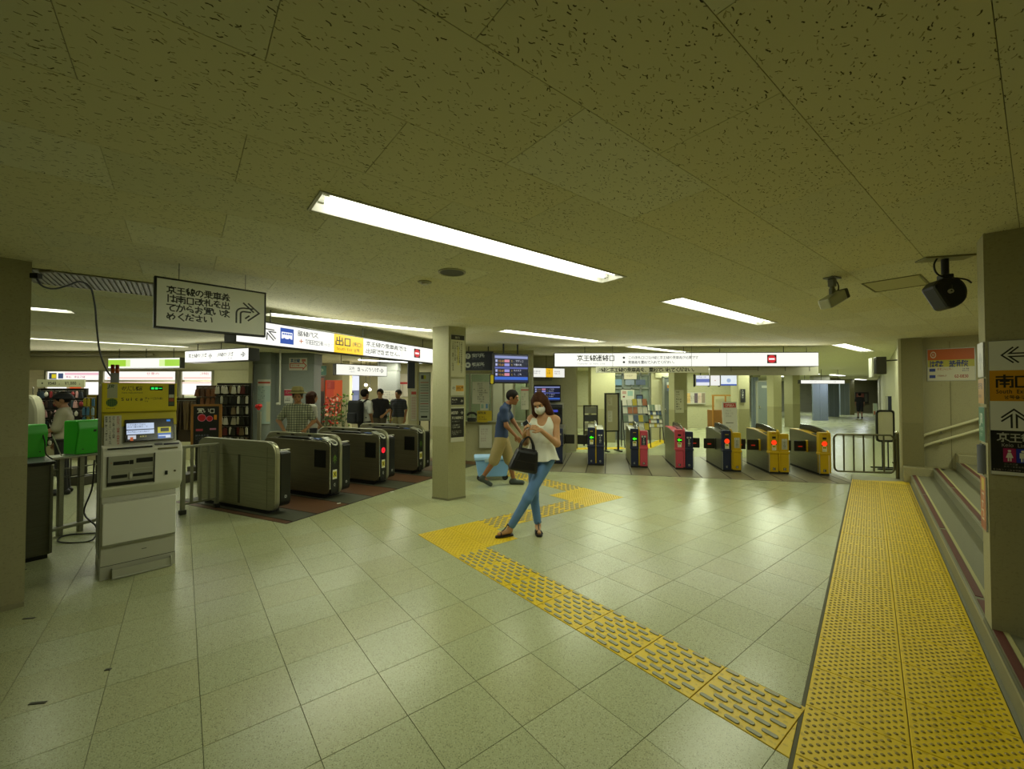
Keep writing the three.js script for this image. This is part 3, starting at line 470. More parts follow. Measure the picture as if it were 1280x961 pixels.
// ---------------------------------------------------------------- signs on the right pillar and behind the stairs
{
  const turn = STAIR_TURN, front = (name, label, cat, n0, n1, y0, y1, W, H, draw) => { const o = S2W((n0 + n1) / 2, 3.883), g = thing(name, label, cat, [o[0], y0, o[1]], turn), w = n1 - n0, h = y1 - y0; part('plate', bx(w, h, 0.008, 0, h / 2, 0), M('#8f8f84', 0.4, 0.5), g); part('print', plane(w - 0.004, h - 0.006, 0, h / 2, 0.005), printed(W, H, draw), g); };
  front('exit_direction_sign', 'tall direction sign reading South Exit with arrows and toilet symbols on the right pillar', 'sign', 0.56, 0.755, 1.09, 1.91, 300, 1260, (g) => {
    fill(g, '#dddccd', 0, 0, 300, 1260); arrow(g, 150, 135, 92, -Math.PI / 2, '#1c1b15', 0.13);
    fill(g, '#c98f12', 0, 278, 300, 290); jt(g, '南口', 42, 318, 108, 124, { color: '#17140a', weight: 0.12, gap: 0.1 }); jt(g, 'South Exit', 40, 452, 50, 50, { color: '#221c0c', bold: true, latin: 0.74 }); jt(g, '남쪽출구', 90, 515, 34, 34, { color: '#3a2f12', weight: 0.12 });
    arrow(g, 150, 720, 100, 0, '#1c1b15', 0.13);
    fill(g, '#14130f', 0, 845, 300, 385); jt(g, '京王線', 40, 862, 76, 90, { color: '#b7b5a4', weight: 0.11, gap: 0.1 }); jt(g, 'Keio Line', 66, 958, 44, 44, { color: '#b0ae9e', latin: 0.9 });
    fill(g, '#9c1a54', 76, 1010, 80, 130); fill(g, '#1c2c9a', 158, 1010, 80, 130);
    for (const [x, sk] of [[116, 1], [198, 0]]) { disc(g, '#d8d6c6', x, 1034, 11); g.fillStyle = '#d8d6c6'; g.beginPath(); if (sk) { g.moveTo(x - 10, 1050); g.lineTo(x + 10, 1050); g.lineTo(x + 24, 1098); g.lineTo(x - 24, 1098); } else { g.rect(x - 20, 1048, 40, 50); } g.fill(); fill(g, '#d8d6c6', x - 12, 1096, 9, 34); fill(g, '#d8d6c6', x + 3, 1096, 9, 34); }
    smallPrint(g, 80, 1150, 150, 44, 2, '#8e8c80'); fill(g, '#cbc9ba', 0, 1232, 300, 28); smallPrint(g, 10, 1206, 260, 22, 1, '#a89a90');
  });
  // small plates on the narrow face towards the hall
  const side = (name, label, m0, m1, y0, y1, W, H, draw) => { const o = S2W(0.5445, (m0 + m1) / 2), g = thing(name, label, 'sign', [o[0], y0, o[1]], turn - Math.PI / 2), w = m1 - m0, h = y1 - y0; part('plate', bx(w, h, 0.006, 0, h / 2, 0), M('#a5a498', 0.5), g); part('print', plane(w - 0.004, h - 0.004, 0, h / 2, 0.0035), printed(W, H, draw), g); };
  side('arrow_plate', 'narrow white plate with a pale up arrow on the right pillar edge', 3.9, 4.08, 1.69, 1.91, 140, 180, (g) => { fill(g, '#b4b29e', 0, 0, 140, 180); arrow(g, 70, 90, 50, 0, '#8a887a', 0.2); });
  side('yellow_plate', 'narrow orange plate under the pale arrow on the right pillar edge', 3.9, 4.08, 1.52, 1.68, 140, 120, (g) => { fill(g, '#b5842a', 0, 0, 140, 120); smallPrint(g, 10, 20, 120, 40, 1, '#2a2212'); smallPrint(g, 10, 76, 120, 24, 1, '#2a2212'); });
  side('green_plate', 'green plate with two white letters on the right pillar edge', 3.9, 4.08, 1.28, 1.5, 140, 180, (g) => { fill(g, '#1f6a48', 0, 0, 140, 180); g.font = 'bold 76px sans-serif'; g.fillStyle = '#cfd3c2'; g.fillText('JR', 22, 86); smallPrint(g, 12, 104, 116, 60, 2, '#b9c2b0'); });
  side('caution_poster', 'torn orange caution strip low on the right pillar edge', 3.92, 4.08, 0.72, 1.06, 120, 300, (g) => { fill(g, '#b06a42', 0, 0, 120, 300); fill(g, '#c8b44a', 30, 10, 60, 70); for (let k = 0; k < 4; k++) { fill(g, '#d2c6b0', rr(20, 60), 95 + k * 48, 44, 9); fill(g, '#d2c6b0', rr(40, 80), 90 + k * 48, 9, 40); } fill(g, '#8f4326', 0, 250, 120, 50); });
  { const o = S2W(0.5345, 3.99), g = thing('tube_holder', 'grey round tube holder between plates on the right pillar edge', 'holder', [o[0], 1.08, o[1]], turn - Math.PI / 2); part('tube_body', cy(0.028, 0.18, 0.02, 0.09, -0.008, 12), M('#6d7078', 0.35, 0.4), g); part('bracket', bx(0.09, 0.19, 0.006, 0.0, 0.09, -0.004), M('#23231f', 0.5), g); }
  // clinic advertisement behind the stairs
  const o = S2W(1.085, 10.585), g = thing('clinic_signboard', 'orange and white clinic advertisement board on the wall above the handrails', 'sign', [o[0], 1.8, o[1]], turn), w = 0.6, h = 0.58;
  part('frame', rb(w, h, 0.05, 0, h / 2, -0.03, 0.006), M('#b9b8a8', 0.4, 0.4), g);
  part('print', plane(w - 0.03, h - 0.03, 0, h / 2, -0.003), printed(970, 580, (c) => { fill(c, '#cfcab2', 0, 0, 970, 580); fill(c, '#c05c14', 0, 0, 970, 200); disc(c, '#d8d2bc', 120, 100, 62); disc(c, '#c05c14', 120, 100, 46); jt(c, '口', 98, 76, 44, 44, { color: '#d8d2bc', weight: 0.16 }); for (let k = 0; k < 4; k++) smallPrint(c, 260 + k * 165, 55, 80, 90, 1, '#d0ad88'); fill(c, '#b7b040', 0, 200, 970, 130); jt(c, 'はざま', 40, 216, 100, 112, { color: '#20307a', weight: 0.16 }); jt(c, '整骨院', 452, 216, 130, 118, { color: '#20307a', weight: 0.13 }); fill(c, '#2b3d8a', 30, 360, 130, 56); fill(c, '#2b3d8a', 30, 482, 130, 56); smallPrint(c, 200, 350, 500, 60, 1, '#a85c30'); smallPrint(c, 200, 480, 240, 50, 1, '#8a4a30'); jt(c, '62-0830', 560, 468, 80, 78, { color: '#a02a20', bold: true, latin: 1 }); smallPrint(c, 720, 360, 180, 70, 2, '#3a3a5a'); }), g);
}
{ // handrails: two parallel round rails with brackets
  const base = S2W(0.69, 10.5), rail = (label, y) => { const g = thing('handrail', label, 'handrail', [base[0], y, base[1]], STAIR_TURN), E = [2.6, 2.6 * 0.48, 0]; part('rail', [tube([[0, -0.1, 0.0], [0.002, -0.03, 0], [0.02, 0.004, 0], [0.09, 0.045, 0], [0.4, 0.192, 0], E], 0.021, 40, 10)], M('#d9d5ac', 0.35), g); for (const k of [0.25, 0.72, 1.4, 2.1]) part('bracket', [bar([k, k * 0.48, 0], [k, k * 0.48 - 0.06, 0], 0.008), bar([k, k * 0.48 - 0.06, 0], [k, k * 0.48 - 0.06, -0.09], 0.008), cy(0.03, 0.008, k, k * 0.48 - 0.06, 0, 12).rotateX(0)], steel, g); };
  rail('upper cream handrail climbing the wall behind the stairs', 0.815); rail('lower cream handrail climbing the wall behind the stairs', 0.63);
}

// ---------------------------------------------------------------- ticket gates
const navy = M('#1b2240', 0.4), pink = M('#c2475a', 0.4), gold = M('#c4a006', 0.4), gateSteel = M('#87856f', 0.36, 0.75, { map: steelGrain });
const GATE_COL = { navy, pink, gold };
const arrowFace = new Map();
function gateFace(kind, body) {   // print on the upper front panel of a colourful gate
  const key = kind + body; if (arrowFace.has(key)) return arrowFace.get(key);
  const bg = { navy: '#161d3c', pink: '#bd4356', gold: '#c09c06' }[body];
  const draw = (e) => (c) => {
    fill(c, e ? '#000' : bg, 0, 0, 160, 400);
    if (!e) {
      if (body === 'navy') { fill(c, '#b99a22', 46, 70, 70, 14); } else fill(c, '#8f2a1c', 40, 26, 84, 12);
      fill(c, '#17150f', 46, 92, 72, 46);
      fill(c, '#10110c', 26, 180, 112, 90); fill(c, '#d8d6bc', 40, 276, 84, 110); fill(c, '#d3c22c', 50, 284, 64, 44); fill(c, '#20201a', 58, 292, 18, 26); fill(c, '#20201a', 88, 292, 18, 26); smallPrint(c, 46, 340, 72, 36, 2, '#555');
      if (kind === 'blue') fill(c, '#3b66c8', 26, 10, 110, 40);
    }
    if (kind === 'go') { c.fillStyle = '#39ff1e'; c.beginPath(); c.moveTo(34, 222); c.lineTo(82, 184); c.lineTo(82, 208); c.lineTo(130, 208); c.lineTo(130, 236); c.lineTo(82, 236); c.lineTo(82, 260); c.fill(); }
    if (kind === 'stop') { disc(c, '#ff3a12', 82, 222, 52); fill(c, e ? '#701000' : '#a01808', 58, 214, 48, 12); }
  };
  const map = canvasTex(160, 400, draw(false)), em = canvasTex(160, 400, draw(true));
  const m = new THREE.MeshPhysicalMaterial({ map, roughness: 0.4, emissive: 0xffffff, emissiveMap: em, emissiveIntensity: 1.0 });
  arrowFace.set(key, m); return m;
}
const sideFace = new Map();
function exitFace(body) { if (!sideFace.has(body)) sideFace.set(body, printed(160, 400, (c) => { fill(c, { navy: '#1a2142', pink: '#bf4557', gold: '#c09c06' }[body], 0, 0, 160, 400); fill(c, body === 'gold' ? '#a9a794' : '#141a33', 24, 110, 112, 250); fill(c, '#d8d8cc', 34, 120, 36, 36); fill(c, '#d8d8cc', 90, 120, 36, 36); disc(c, '#222', 52, 138, 9); fill(c, '#333', 100, 130, 16, 16); for (let k = 0; k < 4; k++) jt(c, '京王線口'[k], 56, 176 + k * 44, 48, 40, { color: body === 'gold' ? '#666' : '#c9c9c0' }); })); return sideFace.get(body); }
const badge = (ch) => printed(64, 64, (c) => { fill(c, '#23242a', 0, 0, 64, 64); lines(c, '#d8d8cc', 7, [ch === 'D' ? [18, 14, 18, 50, 42, 50, 50, 32, 42, 14, 14, 14] : [48, 14, 16, 14, 16, 50, 48, 50]]); });
const badgeC = badge('C'), badgeD = badge('D');
const flapMat = M('#1d1b12', 0.45), flapMark = new THREE.MeshPhysicalMaterial({ color: '#7a2015', roughness: 0.5, emissive: 0xd03018, emissiveIntensity: 0.35 });
function colourGate(label, s, t, cols, kind, flaps, single_ = false) {
  const o = K2W(s, t), g = thing('ticket_gate', label, 'ticket gate', [o[0], 0, o[1]], -THREE.MathUtils.degToRad(10.5), 'colourful ticket gates'), LEN = 1.26, W = single_ ? 0.18 : 0.36, hw = 0.165;
  part('plinth', bx(W - 0.02, 0.045, LEN - 0.03, W / 2, 0.022, -LEN / 2 - 0.02), rubber, g);
  // left cabinet: steel flanks, sloping top deck
  part('body', extX([[0.06, 0.04], [LEN, 0.04, 0.01], [LEN, 0.8, 0.04], [0.75, 0.8], [0.16, 0.74], [0.06, 0.74, 0.02]], W - 0.012, 0.006, 0.006), gateSteel, g);
  const top = cols[0] === 'navy' ? gateSteel : GATE_COL[cols[0]];
  part('top_deck', extX([[0.1, 0.745], [0.2, 0.752], [0.75, 0.812], [LEN - 0.01, 0.812], [LEN - 0.01, 0.795], [0.75, 0.795], [0.12, 0.73]], hw - 0.03, 0.012, 0.003), top, g);
  part('card_reader', rb(hw * 0.7, 0.012, 0.14, hw / 2, 0, 0, 0.005).rotateX(0.12).translate(0, 0.775, -0.3), kind === 'go' ? M('#6f8fc8', 0.3) : M('#3a3830', 0.35), g);
  part('ticket_slot', rb(hw * 0.5, 0.014, 0.1, hw / 2, 0, 0, 0.004).rotateX(0.12).translate(0, 0.765, -0.16), M('#b9b8aa', 0.3, 0.6), g);
  // arched cover along the inner edge
  part('arch_cover', extX([[0.03, 0.7], [0.03, 0.8, 0.04], [0.3, 0.875, 0.25], [0.72, 0.925, 0.3], [LEN - 0.15, 0.92, 0.1], [LEN - 0.12, 0.87, 0.05], [LEN - 0.12, 0.76], [0.4, 0.76]], single_ ? 0.05 : 0.045, hw - 0.01, 0.008, 8), M(cols[0] === 'pink' ? '#2a1f1a' : '#211f17', 0.25, 0.3), g);
  part('arch_edge', extX([[0.0, 0.06], [0.0, 0.82, 0.05], [0.1, 0.87, 0.05], [0.12, 0.84], [0.03, 0.78], [0.03, 0.06]], 0.024, hw, 0.004), cols[0] === 'navy' ? M('#a98d1c', 0.4) : GATE_COL[cols[0]], g);
  const front = (x, col, faceMat, badgeMat, name) => {
    const h = name === 'entry_panel' ? 0.83 : 0.79, f = part(name, [rb(hw - 0.012, 0.37, 0.12, x + hw / 2, 0.225, -0.075, 0.008), rb(hw + 0.012, 0.05, 0.15, x + hw / 2, 0.42, -0.07, 0.014), rb(hw, h - 0.42, 0.12, x + hw / 2, (h + 0.42) / 2, -0.075, 0.02)], GATE_COL[col], g);
    part('front_print', plane(hw - 0.02, h - 0.46, x + hw / 2, (h + 0.44) / 2, -0.0135), faceMat, f);
    part('badge', plane(0.05, 0.05, x + hw / 2, 0.1, -0.0138), badgeMat, f);
  };
  front(0, cols[0], gateFace(kind, cols[0]), badgeC, 'entry_panel');
  if (!single_) front(hw + 0.024, cols[1], exitFace(cols[1]), badgeD, 'exit_panel');
  many('kick_edge', [bx(0.008, 0.36, 0.02, -0.002, 0.22, -0.02), bx(0.008, 0.36, 0.02, W - 0.002, 0.22, -0.02)], M('#a5a596', 0.4, 0.4), g);
  const flap = (x, marked) => { const f = part('flap', [rb(0.22, 0.215, 0.03, x, 0.51, -0.5, 0.045, 3)], flapMat, g); if (marked) part('flap_mark', rb(0.075, 0.022, 0.004, x, 0.5, -0.483, 0.002), flapMark, f); part('hinge', [rb(0.045, 0.24, 0.09, x < 0 ? 0.006 : W - 0.006, 0.51, -0.5, 0.012)], cols[x < 0 ? 0 : 1] === 'gold' ? gold : M('#2c2a20', 0.4), f); };
  if (flaps[0]) flap(-0.125, flaps[0] > 1); if (flaps[1]) flap(W + 0.125, flaps[1] > 1);
  return g;
}
const GB = [['navy ticket gate just behind the woman in jeans', -0.9, 0.02, ['navy', 'navy'], 'go', [0, 1]], ['all-navy ticket gate with green arrow, second from the left', 0, 0, ['navy', 'navy'], 'go', [1, 0]], ['ticket gate with a navy left and pink right front panel', 0.903, -0.08, ['navy', 'pink'], 'go', [0, 0]], ['ticket gate with a pink left and navy right front panel', 1.797, -0.09, ['pink', 'navy'], 'go', [0, 2]], ['ticket gate with navy left and yellow right panel and red stop light', 2.693, -0.119, ['navy', 'gold'], 'stop', [2, 2]], ['all-yellow double ticket gate with red stop light', 3.53, -0.16, ['gold', 'gold'], 'stop', [2, 2]]];
for (const q of GB) colourGate(...q);
colourGate('narrow single yellow ticket gate beside the barrier fence', 4.4, -0.156, ['gold', 'gold'], 'stop', [2, 0], true);

// steel gates on the left: half cabinet C, arched steel spine, half cabinet D
const jrFace = (kind) => { const d = (e) => (c) => { fill(c, e ? '#000' : '#11120d', 0, 0, 120, 620); if (!e) { fill(c, '#d3d2b8', 22, 330, 76, 120); fill(c, '#c4ba20', 28, 352, 64, 76); lines(c, '#1c1c14', 10, [[38, 362, 82, 418], [82, 362, 38, 418]]); smallPrint(c, 28, 432, 64, 14, 1, '#555'); lines(c, '#9a9a8e', 6, [[72, 500, 50, 512, 50, 536, 72, 546]]); disc(c, '#9a9a8e', 58, 524, 16); disc(c, '#11120d', 58, 524, 9); } if (kind === 'stop') { disc(c, e ? '#ff1c30' : '#e01c30', 60, 190, 42); fill(c, '#40000a', 46, 182, 28, 14); } else lines(c, e ? '#1e3008' : '#3c5a12', 12, [[60, 250, 60, 150], [28, 190, 60, 150, 92, 190], [28, 222, 60, 184, 92, 222]]); }; return new THREE.MeshPhysicalMaterial({ map: canvasTex(120, 620, d(false)), emissive: 0xffffff, emissiveMap: canvasTex(120, 620, d(true)), emissiveIntensity: 0.9, roughness: 0.3 }); };
const jrGo = jrFace('go'), jrStop = jrFace('stop'), jrBody = M('#7a745a', 0.3, 0.45, { map: steelGrain }), jrBlack = M('#10110e', 0.3), jrSpine = M('#aeac90', 0.3, 0.6, { map: steelGrain });
function steelGate(label, p, kind, half_) {
  const o = J2W(p, 0.43), g = thing('steel_ticket_gate', label, 'ticket gate', [o[0], 0, o[1]], JR_TURN, 'steel ticket gates'), LEN = 1.72, spine = [[0, 0.05, 0.13], [0, 0.95, 0.2], [LEN, 0.95, 0.2], [LEN, 0.05, 0.1]];
  part('plinth', bx(half_ ? 0.18 : 0.32, 0.06, LEN - 0.36, half_ ? 0.27 : 0.2, 0.03, -LEN / 2 - 0.02), rubber, g);
  part('spine', extX(spine, 0.055, 0.175, 0.014, 8), jrSpine, g);
  if (half_) { part('side_plate', extX([[0.005, 0.055, 0.13], [0.005, 0.945, 0.2], [LEN - 0.01, 0.945, 0.2], [LEN - 0.01, 0.055, 0.1]], 0.02, 0.157, 0.003, 8), M('#a3a184', 0.38, 0.5, { map: steelGrain }), g); part('panel_seam', [bx(0.002, 0.004, LEN - 0.1, 0.156, 0.74, -LEN / 2), bx(0.002, 0.8, 0.004, 0.156, 0.48, -0.16), bx(0.002, 0.004, 0.14, 0.156, 0.48, -0.08), bx(0.002, 0.66, 0.05, 0.1562, 0.42, -0.74)], M('#4a4938', 0.5, 0.4), g); }
  else {
    part('entry_cabinet', extX([[0.03, 0.07, 0.12], [0.03, 0.86, 0.13], [0.62, 0.87, 0.1], [LEN - 0.2, 0.87, 0.12], [LEN - 0.2, 0.07, 0.08]], 0.17, 0.006, 0.012, 8), jrBody, g);
    part('window_panel', [bx(0.004, 0.26, 0.24, 0.005, 0.6, -0.22)], jrBlack, g); part('window_rim', [bx(0.006, 0.01, 0.25, 0.005, 0.735, -0.22), bx(0.006, 0.27, 0.008, 0.005, 0.6, -0.345)], chrome, g);
    part('chrome_edge', extX([[0.012, 0.16], [0.012, 0.87, 0.14], [0.2, 0.882], [0.2, 0.868], [0.03, 0.855, 0.12], [0.03, 0.16]], 0.016, 0.002, 0.003, 8), chrome, g);
    part('front_print', plane(0.125, 0.72, 0.095, 0.46, -0.0135).translate(0, 0, 0), kind === 'stop' ? jrStop : jrGo, g); part('front_panel', rb(0.14, 0.76, 0.03, 0.095, 0.46, -0.03, 0.012), jrBlack, g);
    part('card_reader', [rb(0.12, 0.02, 0.16, 0, 0, 0, 0.008).rotateX(0.35).translate(0.09, 0.885, -0.16)], M('#b9b9ae', 0.3, 0.3), g); part('reader_pad', [rb(0.085, 0.012, 0.1, 0, 0, 0, 0.005).rotateX(0.1).translate(0.09, 0.885, -0.36)], M('#3f5fa8', 0.3), g);
    part('reader_ring', [new THREE.TorusGeometry(0.048, 0.012, 8, 24).scale(1, 1.25, 1).rotateX(-0.9).translate(0.092, 0.845, -0.045)], M('#c8c8bc', 0.3, 0.2), g); part('reader_face', new THREE.CylinderGeometry(0.046, 0.046, 0.01, 20).scale(1, 1, 1.25).rotateX(Math.PI / 2 - 0.9).translate(0.092, 0.845, -0.048), M('#5d5d52', 0.3), g);
    part('top_tray', extX([[0.45, 0.87], [0.52, 0.9, 0.03], [1.15, 0.9, 0.03], [1.22, 0.87]], 0.12, 0.03, 0.004), jrBlack, g);
    part('ticket_slots', [0.3, 0.66, 1.05, 1.4].map((z) => bx(0.003, 0.022, 0.07, 0.174, 0.915, -z)), jrBlack, g);
  }
  part('exit_cabinet', extX([[0.04, 0.07, 0.13], [0.04, 0.82, 0.06], [LEN - 0.3, 0.84, 0.1], [LEN - 0.3, 0.07]], 0.16, 0.235, 0.012, 8), jrBody, g);
  part('exit_front', extX([[0.01, 0.1, 0.1], [0.01, 0.8, 0.03], [0.14, 0.83, 0.03], [0.14, 0.08]], 0.15, 0.24, 0.01, 6), jrBlack, g); part('exit_trim', [rb(0.14, 0.012, 0.05, 0.315, 0.835, -0.05, 0.004)], M('#b9b9a6', 0.3, 0.4), g);
  part('badge', plane(0.05, 0.05, 0.315, 0.22, 0.0005 - 0.0095), badgeD, g);
}
steelGate('nearest steel gate with a plain brushed side plate beside the low fence', 0.0, 'go', true);
steelGate('steel gate with green arrow, second from the fare machine', 1.03, 'go'); steelGate('steel gate showing a red stop disc', 2.07, 'stop'); steelGate('steel gate farthest from the fare machine beside the middle pillar', 3.12, 'go');
for (const [px, py, label] of [[423.5, 629.3, 'white scrap of paper on the plates before the second steel gate'], [490, 615, 'white scrap of paper on the plates before the red-lit steel gate']]) { const p = floorAt(px, py); single('paper_scrap', new THREE.BoxGeometry(0.05, 0.003, 0.035).rotateY(0.6).translate(p.x, 0.004, p.z), white, label, 'litter'); }

// ---------------------------------------------------------------- fare adjustment machine
{
  const turn = Math.atan2(0.365, 0.331), g = thing('fare_machine', 'white fare adjustment machine with yellow head panel and touch screen', 'machine', [-3.483, 0, -3.554], turn), W = 0.5, cream = M('#e0dfd4', 0.5), yel = M('#cfbf12', 0.42);
  part('base_plate', bx(W + 0.004, 0.11, 0.52, W / 2, 0.055, -0.258), M('#b3b2a2', 0.5), g);
  part('body', extX([[0, 0.11], [0, 0.66], [0.02, 0.72], [0.02, 1.12], [0.06, 1.3], [0.1, 1.42], [0.1, 1.67, 0.01], [0.5, 1.67, 0.01], [0.5, 0.11]], W, 0, 0.004), M('#bdbcab', 0.5), g);
  part('side_skin', bx(0.004, 1.5, 0.36, -0.002, 0.9, -0.31), M('#8d8d80', 0.38, 0.6, { map: steelGrain }), g);
  const low = part('lower_panel', rb(W - 0.01, 0.35, 0.05, W / 2, 0.475, 0.022, 0.008), cream, g); void low;
  part('lower_lip', bx(W - 0.02, 0.012, 0.04, W / 2, 0.294, 0.02), M('#8f8e80', 0.5), g);
  part('mark', bx(0.035, 0.006, 0.002, W * 0.56, 0.2, 0.001), M('#6a6a60', 0.5), g);
  part('seam', bx(W, 0.004, 0.002, W / 2, 0.112, 0.001), black, g);
  part('kick_guard', [bx(W - 0.1, 0.07, 0.006, W / 2 + 0.02, 0.04, 0.03), bx(W - 0.1, 0.006, 0.05, W / 2 + 0.02, 0.008, 0.035), bx(0.006, 0.08, 0.05, 0.075, 0.045, 0.025), bx(0.006, 0.08, 0.05, W - 0.035, 0.045, 0.025)], M('#c4c4b6', 0.35, 0.4), g);
  const con = part('console', extX([[-0.1, 0.78, 0.02], [-0.12, 1.07, 0.02], [-0.06, 1.13, 0.02], [0.05, 1.14], [0.05, 0.7], [0, 0.7]], W + 0.03, -0.005, 0.006), cream, g);
  part('coin_bay', bx(0.3, 0.25, 0.006).rotateX(0.069).translate(0.175, 0.93, 0.1125), M('#9c9b8c', 0.5), con); many('bay_edge', [bx(0.006, 0.25, 0.012).rotateX(0.069).translate(0.027, 0.93, 0.116), bx(0.008, 0.26, 0.012).rotateX(0.069).translate(0.326, 0.93, 0.116)], M('#3b3a32', 0.5), con);
  part('bay_shadow_slot', [bx(0.3, 0.03, 0.008, 0.175, 0.82, 0.112)], black, con);
  const slot = (x, y, w, h) => part('slot', rb(w, h, 0.012, x, y, 0.111 + (y - 0.9) * 0.06, 0.003), black, con);
  for (const q of [[0.11, 0.995, 0.1, 0.03], [0.175, 0.995, 0.026, 0.036], [0.26, 1.005, 0.11, 0.04], [0.1, 0.88, 0.1, 0.028], [0.25, 0.88, 0.13, 0.024], [0.41, 0.87, 0.02, 0.036]]) slot(...q);
  part('slot_bezel', [rb(0.12, 0.045, 0.008, 0.11, 0.955, 0.112, 0.004), rb(0.13, 0.05, 0.008, 0.26, 0.955, 0.112, 0.004), rb(0.02, 0.06, 0.02, 0.17, 0.88, 0.112, 0.004)], M('#b1b0a2', 0.4), con);
  part('lock', new THREE.CylinderGeometry(0.009, 0.009, 0.008, 10).rotateX(Math.PI / 2).translate(0.47, 0.88, 0.112), M('#5b5845', 0.4, 0.5), con); part('indicator', bx(0.006, 0.006, 0.004, 0.048, 1.0, 0.121), M('#c02020', 0.4), con);
  part('receipt_strip', rb(0.29, 0.012, 0.03, 0.17, 1.115, 0.08, 0.004), M('#24241e', 0.4), con); part('keypad', [rb(0.055, 0.012, 0.045, 0.36, 1.128, 0.055, 0.003)], M('#6f7076', 0.4), con); part('card_tray', [rb(0.11, 0.012, 0.05, 0.45, 1.125, 0.055, 0.003)], M('#3c3a52', 0.35), con); part('tray_recess', rb(0.14, 0.014, 0.03, 0.42, 1.09, 0.1, 0.004), M('#75704a', 0.5), con);
  const head = part('head_panel', [rb(W + 0.012, 0.26, 0.03, W / 2, 1.55, -0.085, 0.006), bx(W + 0.006, 0.14, 0.01, 0, 0, 0).rotateX(-0.3).translate(W / 2, 1.36, -0.072)], yel, g);
  part('head_print', plane(W, 0.24, W / 2, 1.55, -0.0688), printed(1000, 480, (c) => { fill(c, '#d6c414', 0, 0, 1000, 480); fill(c, '#a9ab90', 55, 0, 130, 250); c.font = 'italic bold 78px sans-serif'; c.fillStyle = '#234a34'; c.fillText('JR', 62, 70); jt(c, 'のりこし精算', 240, 40, 46, 82, { color: '#2c2810', weight: 0.09 }); c.font = '38px sans-serif'; c.fillStyle = '#2c2810'; c.fillText('Fare Adjustment', 240, 170); disc(c, '#1d4a2c', 115, 330, 72); for (let k = -2; k < 3; k++) { fill(c, '#7f9a2a', 40, 328 + k * 26, 150, 4); fill(c, '#7f9a2a', 113 + k * 26, 255, 4, 150); } c.font = 'bold 30px sans-serif'; c.fillStyle = '#2c2810'; c.fillText('S u i c a', 48, 440); c.font = 'bold 76px sans-serif'; 'Suica'.split('').forEach((q, k) => c.fillText(q, 232 + k * 62, 300)); jt(c, 'チャージ(入金)', 550, 240, 38, 42, { color: '#3a3414' }); smallPrint(c, 545, 300, 130, 36, 1, '#3a3414'); fill(c, '#10240e', 620, 40, 180, 72); fill(c, '#14160f', 885, 0, 90, 410); fill(c, '#b8b6a6', 893, 190, 74, 60); fill(c, '#9a4a2a', 893, 260, 74, 62); fill(c, '#4a5a40', 893, 330, 74, 60); }), head);
  { const d = part('head_display', plane(0.088, 0.034, 0.356, 1.632, -0.0678), new THREE.MeshStandardMaterial({ color: '#081008', emissive: 0x2cff6a, emissiveIntensity: 0.9, emissiveMap: canvasTex(176, 68, (c) => { fill(c, '#000', 0, 0, 176, 68); fill(c, '#fff', 12, 16, 40, 36); fill(c, '#fff', 66, 16, 40, 36); fill(c, '#fff', 120, 26, 46, 14); }) }), head); void d; }
  const sc = part('screen', rb(0.34, 0.2, 0.012, 0, 0, 0, 0.004).rotateX(-0.28).translate(0.31, 1.255, -0.028), M('#0c0d0c', 0.25), g, 'lit touch screen');
  part('screen_image', plane(0.325, 0.188, 0, 0, 0.0067).rotateX(-0.28).translate(0.31, 1.255, -0.028), new THREE.MeshPhysicalMaterial({ color: '#0a0a0a', roughness: 0.2, emissive: 0xffffff, emissiveIntensity: 0.85, emissiveMap: canvasTex(650, 376, (c) => { fill(c, '#06080a', 0, 0, 650, 376); fill(c, '#c8d8f2', 8, 60, 372, 110); fill(c, '#c8d8f2', 8, 186, 372, 74); smallPrint(c, 22, 74, 330, 76, 2, '#44506a'); smallPrint(c, 22, 204, 330, 34, 1, '#44506a'); fill(c, '#c8ccd4', 22, 276, 110, 70); fill(c, '#b4542a', 54, 310, 40, 66); smallPrint(c, 180, 292, 160, 40, 1, '#b0a850'); fill(c, '#2a7fd8', 560, 14, 56, 34); fill(c, '#b7b020', 430, 150, 190, 210); fill(c, '#15160f', 470, 166, 120, 70); fill(c, '#2b5aa8', 430, 262, 190, 98); fill(c, '#c8d2e4', 440, 300, 170, 20); fill(c, '#c8d2e4', 540, 320, 70, 34); }) }), sc);
  part('price_slip', plane(0.11, 0.29, 0, 0, 0).rotateX(-0.2).translate(0.065, 1.25, -0.028), printed(140, 380, (c) => { fill(c, '#c9c7ba', 0, 0, 140, 380); smallPrint(c, 8, 10, 86, 360, 3, '#33332c', true); smallPrint(c, 100, 10, 34, 360, 1, '#a03a30', true); }), g);
  part('header_lip', bx(W, 0.004, 0.01, W / 2, 1.418, -0.066), M('#8a7d10', 0.5), g);
  // warning beacon on a stalk
  const bc = part('beacon_stalk', [rb(0.055, 0.1, 0.055, 0.085, 1.72, -0.22, 0.006)], M('#8f9094', 0.4, 0.4), g);
  part('beacon_lamp', [cy(0.014, 0.05, 0.07, 1.82, -0.22, 10), cy(0.014, 0.05, 0.1, 1.82, -0.22, 10)], M('#8f1a10', 0.3), bc); part('beacon_lamp', [cy(0.0145, 0.045, 0.07, 1.785, -0.22, 10), cy(0.0145, 0.045, 0.1, 1.785, -0.22, 10)], M('#c05a10', 0.3), bc);
}
